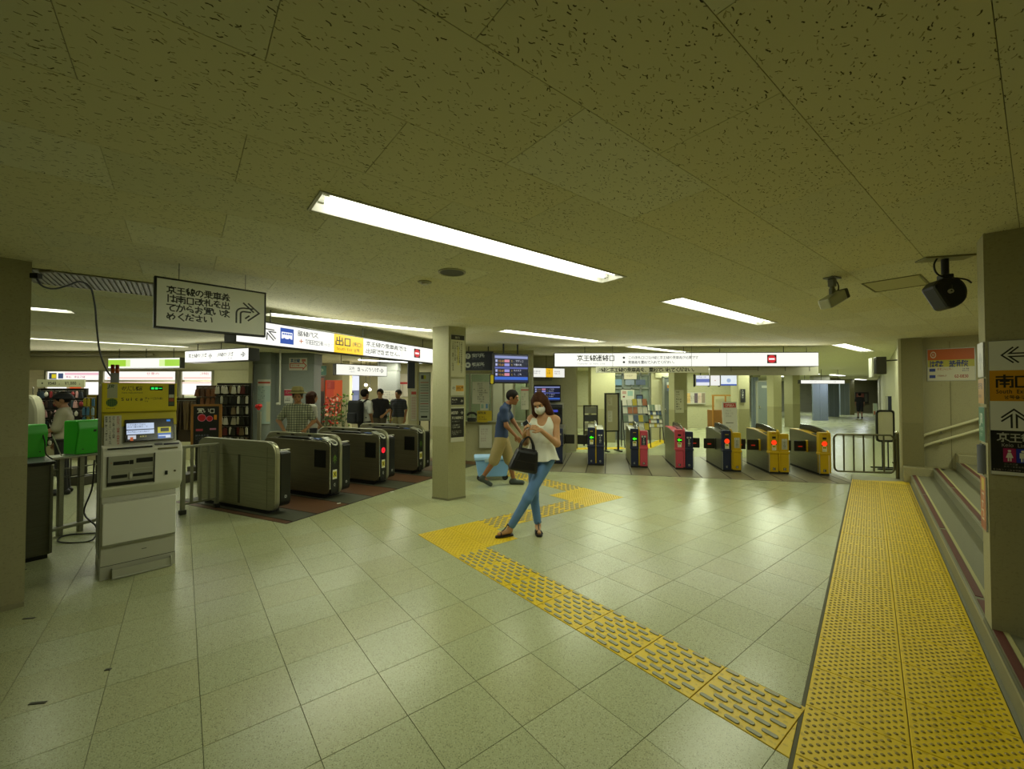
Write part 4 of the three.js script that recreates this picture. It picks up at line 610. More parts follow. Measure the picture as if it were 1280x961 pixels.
{ // power cable from the pillar to the machine
  const pts = [[46, 348, 3.12], [52, 357, 3.14], [66, 361, 3.2], [84, 357, 3.28], [100, 352, 3.36], [112, 358, 3.42], [118, 378, 3.46], [121, 410, 3.5], [125, 440, 3.6], [133, 462, 3.72], [146, 479, 3.86]].map((q) => at(...q).toArray());
  const g = thing('power_cable', 'grey cable looping from the left pillar down to the fare machine', 'cable', [0, 0, 0]);
  part('cable', tube(pts, 0.0065, 60, 8), M('#585a6c', 0.5), g); const P0 = at(45, 345, 3.12); part('plug', rb(0.06, 0.04, 0.04, P0.x, P0.y, P0.z, 0.006), black, g);
  const Q = at(58, 342, 3.16); part('clip', rb(0.09, 0.02, 0.03, Q.x, Q.y + 0.02, Q.z, 0.004), M('#6f6a4a', 0.6), g);
}
// ---------------------------------------------------------------- low fence between machine and steel gates, counter, green boxes, cabinet
function barFence(name, label, A, B, h, bars, r, m) {
  const L = Math.hypot(B[0] - A[0], B[1] - A[1]), g = thing(name, label, 'fence', [A[0], 0, A[1]], Math.atan2(-(B[1] - A[1]), B[0] - A[0]));
  part('rail', rb(L + 0.04, 0.035, 0.05, L / 2, h, 0, 0.008), m, g); part('bottom_rail', rb(L, 0.028, 0.02, L / 2, 0.13, 0, 0.006), m, g);
  for (const x of [0, L]) { part('post', bx(0.04, h, 0.05, x, h / 2, 0), m, g); part('foot', rb(0.07, 0.06, 0.07, x, 0.03, 0, 0.008), darkMetal, g); }
  for (let k = 1; k <= bars; k++) part('bar', bx(0.028, h - 0.14, 0.03, L * k / (bars + 1), h / 2 + 0.06, 0), m, g);
}
barFence('low_fence', 'low brushed steel fence between the fare machine and the steel gates', [-4.311, -5.484], [-4.105, -5.82], 0.88, 3, 0.016, M('#8a8a76', 0.4, 0.7));
{
  const A = at(30, 575, 4.35), B = at(128, 571, 5.0), g = thing('steel_counter', 'narrow steel counter on thin legs behind the fare machine', 'counter', [A.x, 0, A.z], Math.atan2(-(B.z - A.z), B.x - A.x)), L = 1.3, h = 0.88;
  part('top', rb(L, 0.022, 0.3, L / 2 - 0.1, h, -0.02, 0.006), steel, g); part('rail', [bar([0, h - 0.14, -0.05], [L, h - 0.14, -0.05], 0.007)], steel, g);
  for (const x of [0.32, 0.5, 0.78]) part('leg', rb(0.045, h, 0.045, x, h / 2, -0.05, 0.006), steel, g);
  part('foot_bar', rb(0.8, 0.035, 0.1, 0.55, 0.09, -0.05, 0.008), steel, g); part('wire_basket', [bar([0.36, h - 0.24, 0.04], [0.72, h - 0.24, 0.04], 0.005), bar([0.36, h - 0.24, -0.12], [0.72, h - 0.24, -0.12], 0.005), bar([0.36, h - 0.24, 0.04], [0.36, h - 0.24, -0.12], 0.005), bar([0.72, h - 0.24, 0.04], [0.72, h - 0.24, -0.12], 0.005), bar([0.36, h - 0.24, 0.04], [0.36, h - 0.02, 0.04], 0.005), bar([0.72, h - 0.24, 0.04], [0.72, h - 0.02, 0.04], 0.005)], darkMetal, g);
  const t = g.rotation.y, place = (x, z) => [A.x + Math.cos(t) * x + Math.sin(t) * z, A.z - Math.sin(t) * x + Math.cos(t) * z], greenM = M('#2fae20', 0.4), box = (name, label, x, w, hh, holes) => { const o = place(x, -0.03), b = thing(name, label, 'terminal', [o[0], h + 0.011, o[1]], t, 'green card terminals'); part('shell', extX([[-0.08, 0, 0.01], [-0.13, hh * 0.75, 0.02], [-0.1, hh, 0.03], [0.12, hh * 0.98, 0.03], [0.12, 0, 0.01]], w, -w / 2, 0.012), greenM, b); part('screws', holes.map(([u, v]) => cy(0.006, 0.004, 0, 0, 0, 8).rotateX(Math.PI / 2).translate(u, v, 0.115)), black, b); part('socket', rb(0.03, 0.03, 0.02, -w * 0.05, hh * 0.68, 0.118, 0.006), black, b); };
  box('card_terminal', 'green plastic card terminal nearer the left pillar', -0.04, 0.36, 0.37, [[0.12, 0.3], [0.12, 0.08]]); box('card_terminal', 'green plastic card terminal next to the fare machine', 0.56, 0.34, 0.39, [[0, 0.3], [-0.12, 0.06], [0.1, 0.06]]);
  single('electric_cable', tube([at(53, 540, 4.42).toArray(), at(56, 552, 4.42).toArray(), at(58, 568, 4.42).toArray(), at(66, 574, 4.45).toArray()], 0.006, 20, 6), black, 'black cord hanging behind the nearer green terminal', 'cord');
  single('electric_cable', tube([at(65, 543, 4.6).toArray(), at(71, 556, 4.6).toArray(), at(76, 568, 4.62).toArray(), at(80, 572, 4.66).toArray()], 0.005, 20, 6), M('#a9a998', 0.5), 'white cord between the two green terminals', 'cord');
  single('electric_cable', tube([at(118, 575, 4.75).toArray(), at(115, 610, 4.75).toArray(), at(105, 640, 4.75).toArray(), [-4.55, 0.1, -4.6], [-4.5, 0.012, -4.5], [-4.8, 0.012, -4.45], [-4.95, 0.012, -4.65], [-4.6, 0.012, -4.75]], 0.008, 50, 6), black, 'black cord falling from the counter and coiled on the floor', 'cord');
  const c = thing('steel_cabinet', 'dark steel cabinet standing behind the left pillar', 'cabinet', [-4.5, 0, -3.98], Math.atan2(0.15, 0.1)); part('body', rb(0.62, 0.86, 0.5, -0.22, 0.47, -0.25, 0.012), M('#6b6a5a', 0.42, 0.3, { map: steelGrain }), c); part('top_plate', rb(0.66, 0.03, 0.54, -0.22, 0.915, -0.25, 0.008), black, c); part('plinth', bx(0.58, 0.04, 0.46, -0.22, 0.02, -0.25), black, c); part('edge_trim', bx(0.02, 0.84, 0.012, 0.085, 0.47, 0.004), steel, c);
}
// ---------------------------------------------------------------- barrier fence and stand on the right
{
  const A = [6.163, -8.0], B = [7.12, -7.79], L = Math.hypot(B[0] - A[0], B[1] - A[1]), g = thing('barrier_fence', 'rounded tubular steel barrier fence beside the yellow ticket gate', 'fence', [A[0], 0, A[1]], Math.atan2(-(B[1] - A[1]), B[0] - A[0])), m = M('#6f6c52', 0.3, 0.8), h = 0.8, y0 = 0.1, r = 0.08;
  const path = new THREE.CurvePath(), pts = []; void path; for (const [cx, cyy, a0] of [[r, y0 + r, Math.PI], [L - r, y0 + r, 1.5 * Math.PI], [L - r, h - r, 0], [r, h - r, 0.5 * Math.PI]]) for (let k = 0; k <= 4; k++) { const a = a0 + k / 4 * Math.PI / 2; pts.push(V3(cx + Math.cos(a) * r, cyy + Math.sin(a) * r, 0)); }
  part('frame', new THREE.TubeGeometry(new THREE.CatmullRomCurve3(pts, true, 'catmullrom', 0.2), 90, 0.018, 8, true), m, g);
  for (let k = 1; k <= 5; k++) part('bar', bar([L * k / 6, y0, 0], [L * k / 6, h, 0], 0.014), m, g);
  const p = thing('fence_post', 'round steel post at the right end of the barrier fence', 'post', [7.15, 0, -7.76]); part('post', cy(0.028, 0.84, 0, 0.42, 0, 14), m, p); part('knob', sp(0.03, 0, 0.85, 0), chrome, p); many('latch', [rb(0.1, 0.03, 0.03, -0.04, 0.3, 0, 0.006), rb(0.16, 0.03, 0.03, 0.0, 0.72, 0, 0.006)], m, p);
  const S = at(1107, 590, 8.6), s = thing('notice_stand', 'rounded black-framed notice stand behind the barrier fence', 'notice stand', [S.x, 0, S.z], -0.25); part('board', ext([[-0.14, 0.62, 0.05], [0.14, 0.62, 0.05], [0.14, 1.2, 0.05], [-0.14, 1.2, 0.05]], 0.02, 0.003), M('#d8d5bf', 0.6), s); part('frame', (() => { const sh = outline([[-0.16, 0.58, 0.07], [0.16, 0.58, 0.07], [0.16, 1.24, 0.07], [-0.16, 1.24, 0.07]]); sh.holes.push(outline([[-0.13, 0.62, 0.05], [-0.13, 1.2, 0.05], [0.13, 1.2, 0.05], [0.13, 0.62, 0.05]])); return ext(sh, 0.04, 0.004).translate(0, 0, -0.01); })(), black, s); part('leg', bar([-0.05, 0.05, 0], [-0.05, 0.6, 0], 0.012), black, s); part('leg', bar([0.05, 0.05, 0], [0.05, 0.6, 0], 0.012), black, s); part('foot', [rb(0.4, 0.03, 0.04, 0, 0.04, 0.12, 0.01), rb(0.4, 0.03, 0.04, 0, 0.04, -0.12, 0.01), rb(0.04, 0.03, 0.28, 0, 0.04, 0, 0.01)], black, s);
}

// small metal plates let into the floor at the left
for (const [px, py, w, l] of [[36, 773, 0.07, 'thin metal plate in the floor in front of the left pillar'], [47, 879, 0.075, 'worn metal plate in the floor at the lower left'], [29, 712, 0.05, 'small metal plate in the floor beside the steel cabinet'], [135, 837, 0.03, 'small dark chip in the floor below the fare machine']]) { const p = floorAt(px, py); single('floor_plate', rb(w, 0.006, 0.018, 0, 0.001, 0, 0.002).rotateY(0.15).translate(p.x, 0, p.z), M('#4a4a3a', 0.45, 0.5), l, 'floor plate'); }

// ---------------------------------------------------------------- fittings on the ceiling
{ // grille at the left
  const c = [-3.5, -3.95], g = thing('ceiling_grille', 'long louvred grille in the ceiling above the fare machine', 'grille', [c[0], CEIL - 0.004, c[1]], TH); const w = 1.5, d = 0.62;
  part('frame', [bx(w, 0.012, 0.02, 0, 0, d / 2), bx(w, 0.012, 0.02, 0, 0, -d / 2), bx(0.02, 0.012, d, w / 2, 0, 0), bx(0.02, 0.012, d, -w / 2, 0, 0)], M('#77745c', 0.5, 0.3), g); part('backing', bx(w, 0.004, d, 0, 0.003, 0), M('#807e74', 0.8), g);
  for (let k = 0; k < 40; k++) part('slat', bx(0.024, 0.006, d - 0.02, -w / 2 + 0.03 + k * (w - 0.06) / 39, -0.005, 0), M('#8f8d82', 0.5), g);
}
{ const c = atH(565, 340, CEIL), g = thing('ceiling_speaker', 'round dark grille set flush in the ceiling beside the long lamp', 'speaker', [c.x, CEIL, c.z]); part('ring', new THREE.TorusGeometry(0.105, 0.01, 8, 28).rotateX(Math.PI / 2), M('#a9a582', 0.5), g); part('grille', cy(0.1, 0.008, 0, -0.002, 0, 24), M('#4a4838', 0.6), g); const d = atH(531, 352, CEIL), s = thing('smoke_detector', 'small pale round smoke detector beside the round ceiling grille', 'detector', [d.x, CEIL, d.z]); part('base', cy(0.06, 0.012, 0, -0.004, 0, 20), M('#a9a584', 0.5), s); part('cap', cy(0.03, 0.02, 0, -0.016, 0, 16, 0.04), M('#b5b192', 0.5), s); }
{ // access hatch outline
  const g = thing('ceiling_hatch', 'thin rectangular access hatch in the ceiling near the loudspeaker', 'hatch', [3.5, CEIL - 0.003, -3.78], TH), w = 0.5, d = 0.38; part('frame', [bx(w, 0.006, 0.012, 0, 0, d / 2), bx(w, 0.006, 0.012, 0, 0, -d / 2), bx(0.012, 0.006, d, w / 2, 0, 0), bx(0.012, 0.006, d, -w / 2, 0, 0)], M('#6e6a40', 0.6), g); part('door', bx(w - 0.03, 0.004, d - 0.03, 0, 0.001, 0), M('#bdb88a', 0.9), g);
}
{ // security camera
  const c = atH(1040, 347, CEIL), g = thing('security_camera', 'silver box security camera on a ceiling bracket', 'camera', [c.x, CEIL, c.z], 0.5);
  part('mount', [rb(0.12, 0.012, 0.09, 0, -0.006, 0, 0.004), rb(0.05, 0.07, 0.05, 0, -0.045, 0, 0.008), cy(0.018, 0.05, 0, -0.095, 0, 12), rb(0.06, 0.06, 0.03, 0.0, -0.125, 0, 0.006)], M('#77776a', 0.4, 0.5), g);
  part('housing', rb(0.1, 0.09, 0.22, 0, 0, 0, 0.014).rotateX(0.45).rotateY(-1.75).translate(-0.04, -0.2, 0.02), M('#b9b9a4', 0.35, 0.5), g); part('rear_cap', rb(0.097, 0.087, 0.05, 0, 0, -0.125, 0.012).rotateX(0.45).rotateY(-1.75).translate(-0.04, -0.2, 0.02), M('#3b3a30', 0.5), g); part('cable', tube([[0.03, -0.005, 0], [0.07, -0.04, 0.01], [0.06, -0.1, 0.02], [0.04, -0.15, -0.01]], 0.005, 20, 6), black, g);
}
{ // loudspeaker
  const c = atH(1181, 322, CEIL), g = thing('loudspeaker', 'black wedge loudspeaker hanging from a ceiling plate by the right pillar', 'speaker', [c.x, CEIL, c.z], -0.25);
  part('ceiling_plate', rb(0.3, 0.012, 0.12, 0.0, -0.006, 0, 0.004), M('#8c8860', 0.5), g); part('arm', [cy(0.022, 0.14, 0, -0.075, 0, 12), rb(0.07, 0.05, 0.07, 0, -0.15, 0, 0.01)], black, g);
  part('cabinet', ext([[-0.115, -0.22, 0.02], [-0.07, -0.165, 0.03], [0.05, -0.165, 0.05], [0.095, -0.25, 0.06], [0.08, -0.34, 0.06], [0.01, -0.385, 0.03], [-0.03, -0.385, 0.02]], 0.15, 0.02, 8).translate(0, 0, -0.075), M('#15140f', 0.5), g);
  part('yoke', [bar([-0.02, -0.27, 0.082], [0.0, -0.16, 0.05], 0.01), bar([-0.02, -0.27, -0.082], [0.0, -0.16, -0.05], 0.01)], black, g); part('knob', cy(0.016, 0.012, 0, 0, 0, 12).rotateX(Math.PI / 2).translate(-0.02, -0.265, 0.082), M('#a3a294', 0.4), g); part('cable', tube([[-0.06, 0.0, 0.03], [-0.09, -0.06, 0.04], [-0.06, -0.13, 0.03], [0.1, -0.18, 0.04], [0.14, -0.2, 0.02]], 0.006, 24, 6), black, g);
}
// ---------------------------------------------------------------- the shop side beyond the steel gates
const wallB = structGroup('wall_back', 'cream shop wall with bright windows beyond the steel gates', 'wall');
part('wall_face', [bx(8.65, 0.45, 0.15, -10.6, 2.36, -10), bx(0.8, 2.15, 0.15, -12.2, 1.07, -10), bx(0.82, 2.15, 0.15, -6.69, 1.07, -10), bx(8.65, 0.55, 0.15, -10.6, 0.27, -10)], paint('#bdb892'), wallB);
part('pipe', [bar([-13, 2.5, -9.86], [-8.5, 2.5, -9.86], 0.03), bar([-10.5, 2.5, -9.86], [-10.5, 2.56, -9.86], 0.025)], M('#8a8668', 0.5), wallB);
struct('wall_back_side', bx(0.15, 2.7, 1.0, -6.5, 1.35, -10.55), paint('#b5b08a'), 'cream return wall behind the slipper shelf');
const shopGlow = (draw, power) => backlit(512, 96, draw, power);
{ // three lit windows with sill sign boxes
  const win = (px0, px1, label, variant) => {
    const a = at(px0, 480, 10), b = at(px1, 480, 10), w = b.x - a.x, g = structGroup('window_1', label, 'window', [(a.x + b.x) / 2, 0, -9.98]); g.name = numbered('window_shop');
    part('frame', [bx(w, 0.05, 0.1, 0, 2.13, 0), bx(0.05, 1.6, 0.1, -w / 2, 1.35, 0), bx(0.05, 1.6, 0.1, w / 2, 1.35, 0), bx(w, 0.04, 0.08, 0, 0.56, 0)], M('#9a987e', 0.4, 0.3), g);
    part('lit_header', plane(w - 0.06, 0.2, 0, 2.0, 0.02), shopGlow((c) => { fill(c, '#f8f6ee', 0, 0, 512, 96); if (variant) { fill(c, '#2a3a52', 14, 16, 74, 70); fill(c, '#c9b820', 40, 30, 46, 46); fill(c, '#3a4a6a', 104, 20, 50, 60); fill(c, '#e8b8c4', 170, 14, 330, 26); smallPrint(c, 180, 50, 300, 34, 1, '#c07890'); } else { fill(c, '#f0c0b4', 20, 66, 470, 14); smallPrint(c, 300, 10, 190, 40, 1, '#d89090'); } }, 1.1), g);
    part('lit_header', plane(w - 0.06, 0.3, 0, 1.7, 0.02), shopGlow((c) => { fill(c, '#fbfaf4', 0, 0, 512, 96); if (variant) { fill(c, '#a08a68', 190, 6, 170, 88); fill(c, '#c04a20', 220, 30, 110, 30); } else fill(c, '#f2d8cc', 0, 0, 512, 14); }, 1.15), g);
    part('glass', bx(w - 0.06, 0.94, 0.006, 0, 1.05, 0.0), M('#e8efe8', 0.06, 0, { transmission: 1, thickness: 0 }), g);
    areaLight(w - 0.1, 0.5, V3((a.x + b.x) / 2, 1.85, -9.95), V3((a.x + b.x) / 2, 1.7, -5), 0xfffbf0, 4);
  };
  win(60, 128, 'bright shop window left of the fare machine', 1); win(131, 223, 'bright shop window directly behind the fare machine', 0); win(228, 268, 'bright narrow shop window beside the slipper shelf', 0);
  struct('floor_shop', bx(7, 0.01, 3, -9.6, 0.004, -11.6), M('#b5b298', 0.4), 'pale shop floor behind the bright windows'); struct('wall_shop', bx(7.6, 2.7, 0.15, -11, 1.35, -13.1), M('#c9c6b4', 0.7), 'pale rear wall inside the shop');
}
litSign('lit_fascia', 'green and white lit fascia strip above the fare machine', at(135, 450, 9.4), at(225, 451, 9.2), 2.14, 0.24, 0.12, 640, 96, (c) => { fill(c, '#9fd23c', 0, 0, 640, 96); fill(c, '#fafff0', 200, 0, 260, 96); fill(c, '#fafff0', 0, 0, 640, 14); fill(c, '#fafff0', 0, 80, 640, 16); fill(c, '#d8f0a0', 160, 14, 40, 66); fill(c, '#d8f0a0', 460, 14, 50, 66); }, 1.05, 2);
// goods: one small accessory shape per kind, hung in rows on racks
function hangItem(kind, s) { return kind === 3 ? [rb(0.034, 0.5, 0.05, 0, -0.27, 0, 0.016), new THREE.TorusGeometry(0.014, 0.004, 6, 10).translate(0, -0.012, 0)] : kind === 0 ? [rb(0.055 * s, 0.14 * s, 0.02, 0, -0.08 * s, 0, 0.02), rb(0.03 * s, 0.03 * s, 0.01, 0, -0.004, 0, 0.004)] : kind === 1 ? [ext([[-0.05 * s, -0.16 * s, 0.02], [0.05 * s, -0.16 * s, 0.02], [0.03 * s, -0.02 * s, 0.01], [-0.03 * s, -0.02 * s, 0.01]], 0.03, 0.004), new THREE.TorusGeometry(0.022 * s, 0.005, 6, 12).translate(0, -0.008 * s, 0.015)] : [sp(0.045 * s, 0, -0.07 * s, 0, 1, 1.3, 0.5, 10), bx(0.012 * s, 0.03 * s, 0.01, 0, -0.012, 0)]; }
const ORD = ['first', 'second', 'third', 'fourth', 'fifth', 'sixth', 'seventh', 'eighth', 'ninth', 'tenth', 'eleventh'], ROWS = ['top', 'second', 'third', 'fourth', 'fifth', 'sixth'];
function tone(hex) { const c = new THREE.Color(hex), h = {}; c.getHSL(h, THREE.SRGBColorSpace); return h.l > 0.62 ? 'pale' : h.l < 0.2 ? 'dark' : h.s < 0.15 ? 'grey' : h.h < 0.03 || h.h > 0.94 ? 'red' : h.h < 0.13 ? 'brown' : h.h < 0.2 ? 'yellow' : h.h < 0.45 ? 'green' : 'blue'; }
function goodsRack(o) {
  const A = at(o.px0, 500, o.d), B = at(o.px1, 500, o.d2 ?? o.d), [g, L] = span('goods_rack', o.label, 'rack', A, B, 0);
  part('back_panel', bx(L, o.top - o.low, 0.02, L / 2, (o.top + o.low) / 2, -0.03), M(o.back, 0.8), g); many('upright', [bx(0.03, o.top, 0.04, 0, o.top / 2, -0.02), bx(0.03, o.top, 0.04, L, o.top / 2, -0.02)], darkMetal, g); part('base', rb(L, 0.15, 0.3, L / 2, 0.075, 0.08, 0.01), M('#4a4638', 0.6), g);
  const t = g.rotation.y;
  for (let r = 0; r < o.rows; r++) {
    const y = o.top - 0.06 - r * (o.top - o.low) / o.rows; part('rail', bar([0.02, y + 0.01, 0.02], [L - 0.02, y + 0.01, 0.02], 0.006), M('#8a8a80', 0.4, 0.6), g);
    for (let k = 0; k < o.cols; k++) {
      const x = (k + 0.5) / o.cols * L + rr(-0.01, 0.01), z = 0.045, pos = [A.x + Math.cos(t) * x + Math.sin(t) * z, y, A.z - Math.sin(t) * x + Math.cos(t) * z], col = o.colors[Math.floor(rnd() * o.colors.length)], kind = o.kind(r, k), it = single(o.item, hangItem(kind, o.scale), M(col, 0.6), `${tone(col)} ${o.itemLabel}, ${ORD[k]} from left${o.rows > 1 ? ', ' + ROWS[r] + ' row' : ''}`, o.itemCat, o.itemGroup);
      it.position.set(...pos); it.rotation.y = t + rr(-0.1, 0.1); it.rotation.z = rr(-0.06, 0.06);
    }
  }
  return [g, L, A, t];
}
{
  const [g, L] = goodsRack({ px0: 48, px1: 107, d: 8.2, label: 'rack of dark small goods under the price board behind the green terminals', top: 1.68, low: 0.55, back: '#24221c', rows: 6, cols: 11, colors: ['#17161a', '#2a2630', '#1d2430', '#d0ccc0', '#8a2a30', '#c89a9a', '#30404a', '#3a2a20'], scale: 0.85, kind: (r, k) => (r + k) % 3, item: 'hanging_accessory', itemLabel: 'accessory under the price board', itemCat: 'accessory', itemGroup: 'accessories under the price board' });
  part('price_board', bx(L, 0.15, 0.02, L / 2, 1.78, 0.02), M('#aaa888', 0.6), g); part('price_print', plane(L - 0.02, 0.14, L / 2, 1.78, 0.031), printed(680, 96, (c) => { fill(c, '#a9a888', 0, 0, 680, 96); c.font = 'bold 56px sans-serif'; c.fillStyle = '#1e1d16'; c.fillText('¥540', 150, 68); c.fillText('¥1,080', 400, 68); disc(c, '#1e1d16', 70, 48, 12); smallPrint(c, 310, 52, 40, 26, 1, '#333'); smallPrint(c, 610, 52, 40, 26, 1, '#333'); }), g);
  goodsRack({ px0: 272, px1: 313, d: 8.0, label: 'wall shelf of gloves and slippers in rows beside the grey column', top: 1.78, low: 0.6, back: '#2c281e', rows: 6, cols: 8, colors: ['#d2cfbe', '#c4c1aa', '#17160f', '#26241e', '#7d6a4a', '#e0dccb', '#c9c3a8', '#3a3a30', '#d6d2c0', '#6a2a26'], scale: 0.92, kind: (r, k) => (k % 2 ? 0 : 1), item: 'slipper', itemLabel: 'slipper on the shelf beside the grey column', itemCat: 'slipper', itemGroup: 'slippers on the wall shelf' });
  goodsRack({ px0: 246, px1: 280, d: 8.4, label: 'shelf of brown pouches behind the chalkboard', top: 1.74, low: 1.2, back: '#5a4630', rows: 3, cols: 5, colors: ['#7a4a28', '#8a5a34', '#5a3a22', '#b58a5a'], scale: 1.0, kind: () => 1, item: 'pouch', itemLabel: 'pouch hanging behind the chalkboard', itemCat: 'pouch', itemGroup: 'brown pouches' });
  goodsRack({ px0: 221, px1: 247, d: 7.6, label: 'rail of long brown bags and scarves right of the fare machine', top: 1.5, low: 0.7, back: '#4a3c2a', rows: 1, cols: 8, colors: ['#5a4a32', '#6a5638', '#4a3a28', '#7a6444'], scale: 1, kind: () => 3, item: 'hanging_bag', itemLabel: 'long bag on the rail right of the fare machine', itemCat: 'bag', itemGroup: 'brown bags on the rail' });
  goodsRack({ px0: 106, px1: 122, d: 7.4, label: 'small yellow card stand between terminal and machine', top: 1.55, low: 0.9, back: '#b59a20', rows: 4, cols: 3, colors: ['#a9c4d2', '#c9b83a', '#d8d4c0', '#5a8ab0'], scale: 0.9, kind: () => 0, item: 'card_pack', itemLabel: 'card pack on the yellow stand', itemCat: 'card', itemGroup: 'card packs on the yellow stand' });
  { const m = thing('garment', 'pale coat hanging left of the dark goods rack', 'coat', at(45, 520, 8.0).toArray()); m.position.y = 0; part('coat', [ext([[-0.22, 0.7, 0.1], [0.22, 0.7, 0.1], [0.2, 1.3, 0.1], [0.1, 1.55, 0.1], [-0.1, 1.55, 0.1], [-0.2, 1.3, 0.1]], 0.16, 0.05)], M('#a9a690', 0.8), m); part('hanger_hook', bar([0, 1.54, 0.06], [0, 1.7, 0.06], 0.008), chrome, m); }
  { const P = at(258, 550, 7.3), b = thing('chalkboard', 'wooden framed chalkboard stand with pink and red drawings', 'chalkboard', [P.x, 0, P.z], 0.35); part('board', bx(0.4, 0.7, 0.03, 0, 1.02, 0), M('#15150f', 0.6), b); part('frame', [bx(0.44, 0.035, 0.045, 0, 1.375, 0), bx(0.44, 0.035, 0.045, 0, 0.665, 0), bx(0.035, 0.74, 0.045, -0.205, 1.02, 0), bx(0.035, 0.74, 0.045, 0.205, 1.02, 0)], M('#9a6a2a', 0.5), b); part('leg', bx(0.03, 0.7, 0.03, -0.2, 0.34, 0.03), M('#9a6a2a', 0.5), b); part('leg', bx(0.03, 0.7, 0.03, 0.2, 0.34, 0.03), M('#9a6a2a', 0.5), b); part('drawing', plane(0.37, 0.67, 0, 1.02, 0.0165), printed(220, 400, (c) => { fill(c, '#15150f', 0, 0, 220, 400); jt(c, '買い口', 30, 20, 52, 50, { color: '#d8d6c8', weight: 0.14 }); c.strokeStyle = '#d87a9a'; c.lineWidth = 6; c.fillStyle = '#c01c24'; for (const [x, y, r] of [[70, 118, 34], [138, 128, 26]]) { c.beginPath(); c.ellipse(x, y, r, r * 1.05, 0, 0, 7); c.fill(); c.stroke(); } fill(c, '#d88a20', 176, 90, 26, 50); fill(c, '#a83a4a', 20, 232, 60, 24); fill(c, '#c87a9a', 140, 228, 56, 18); smallPrint(c, 16, 290, 190, 90, 3, '#7a7a8a'); }), b); }
}
// grey columns and posters behind the hat man
function greyPanel(label, px0, px1, d, top, poster) { const a = at(px0, 500, d), b = at(px1, 500, d), g = structGroup('pillar', label, 'pillar', [(a.x + b.x) / 2, 0, -d - 0.2]); part('upper_face', rb(b.x - a.x, 2.3, 0.4, 0, 1.15, 0, 0.01), greyWall, g); part('cap', bx(b.x - a.x + 0.03, 0.3, 0.43, 0, 2.45, 0), paint('#7f857f'), g); return g; }
greyPanel('grey metal clad column with a paper notice behind the man in the hat', 341, 392, 10.4); greyPanel('grey clad column with a map poster beside the slipper shelf', 316, 338, 10.2);
greyPanel('grey clad column behind the man in black', 472, 496, 13.2);
function flat(name, label, cat, px0, px1, py0, py1, d, draw, W = 200, lit = 0, d2 = d, group) {
  const a = at(px0, py1, d), b = at(px1, py1, d2), top = at(px0, py0, d).y, [g, L] = span(name, label, cat, a, b, a.y, group), h = top - a.y, H = Math.max(16, Math.round(W * h / L));
  part('backing', bx(L, h, 0.02, L / 2, h / 2, -0.012), M('#8a897a', 0.5), g);
  part('print', plane(L - 0.01, h - 0.01, L / 2, h / 2, 0), lit ? backlit(W, H, (c) => draw(c, W, H), lit) : printed(W, H, (c) => draw(c, W, H)), g);
  return g;
}
flat('paper_notice', 'white paper notice with red arrow on the grey column', 'notice', 361, 384, 447, 463, 10.38, (c, w, h) => { fill(c, '#c9c6b8', 0, 0, w, h); jt(c, '京王線', w * 0.08, h * 0.06, w * 0.17, h * 0.3, { color: '#38507a', weight: 0.14 }); fill(c, '#c07060', w * 0.7, h * 0.1, w * 0.22, h * 0.2); lines(c, '#b8402a', h * 0.06, [[w * 0.06, h * 0.45, w * 0.78, h * 0.45, w * 0.78, h * 0.34, w * 0.95, h * 0.62, w * 0.78, h * 0.92, w * 0.78, h * 0.8, w * 0.06, h * 0.8, w * 0.06, h * 0.45]]); smallPrint(c, w * 0.14, h * 0.54, w * 0.6, h * 0.2, 1, '#b8402a'); });
flat('paper_notice', 'white notice with red heading beside the hat man shoulder', 'notice', 355, 366, 486, 504, 10.37, (c, w, h) => { fill(c, '#c9c8c0', 0, 0, w, h); fill(c, '#b02a48', 0, h * 0.06, w, h * 0.42); smallPrint(c, w * 0.1, h * 0.14, w * 0.8, h * 0.24, 1, '#e0c8c8'); smallPrint(c, w * 0.1, h * 0.6, w * 0.8, h * 0.3, 2, '#555'); }, 120);
flat('map_poster', 'pale blue map poster with red title on the grey column', 'poster', 321, 338, 474, 530, 10.17, (c, w, h) => { fill(c, '#9fb0ac', 0, 0, w, h); fill(c, '#c0c0b4', 0, 0, w, h * 0.14); fill(c, '#a8402a', w * 0.04, h * 0.05, w * 0.92, h * 0.04); smallPrint(c, w * 0.05, h * 0.16, w * 0.6, h * 0.36, 9, '#5a6a6c'); fill(c, '#b9b89a', w * 0.68, h * 0.5, w * 0.3, h * 0.45); }, 160);
{ const P = at(323, 508, 9.0), g = thing('red_ornament', 'small red flower ornament on a thin post beside the map poster', 'ornament', [P.x, 0, P.z]); part('bloom', [sp(0.05, -0.02, P.y, 0), sp(0.05, 0.03, P.y + 0.01, 0), sp(0.035, 0.01, P.y - 0.05, 0)], M('#c81c14', 0.5), g); part('stem', rb(0.07, P.y - 0.1, 0.05, 0.01, (P.y - 0.1) / 2, -0.02, 0.01), M('#7a7762', 0.5), g); }
{ const P = at(350, 470, 9.6), g = thing('drain_pipe', 'thin white pipe running down beside the grey column', 'pipe', [P.x, 0, P.z]); part('pipe', bar([0, 1.35, 0], [0, CEIL, 0], 0.02), M('#b5b4a2', 0.4), g); part('elbow', rb(0.09, 0.06, 0.06, -0.03, 1.34, 0, 0.02), M('#c5c4b4', 0.4), g); }
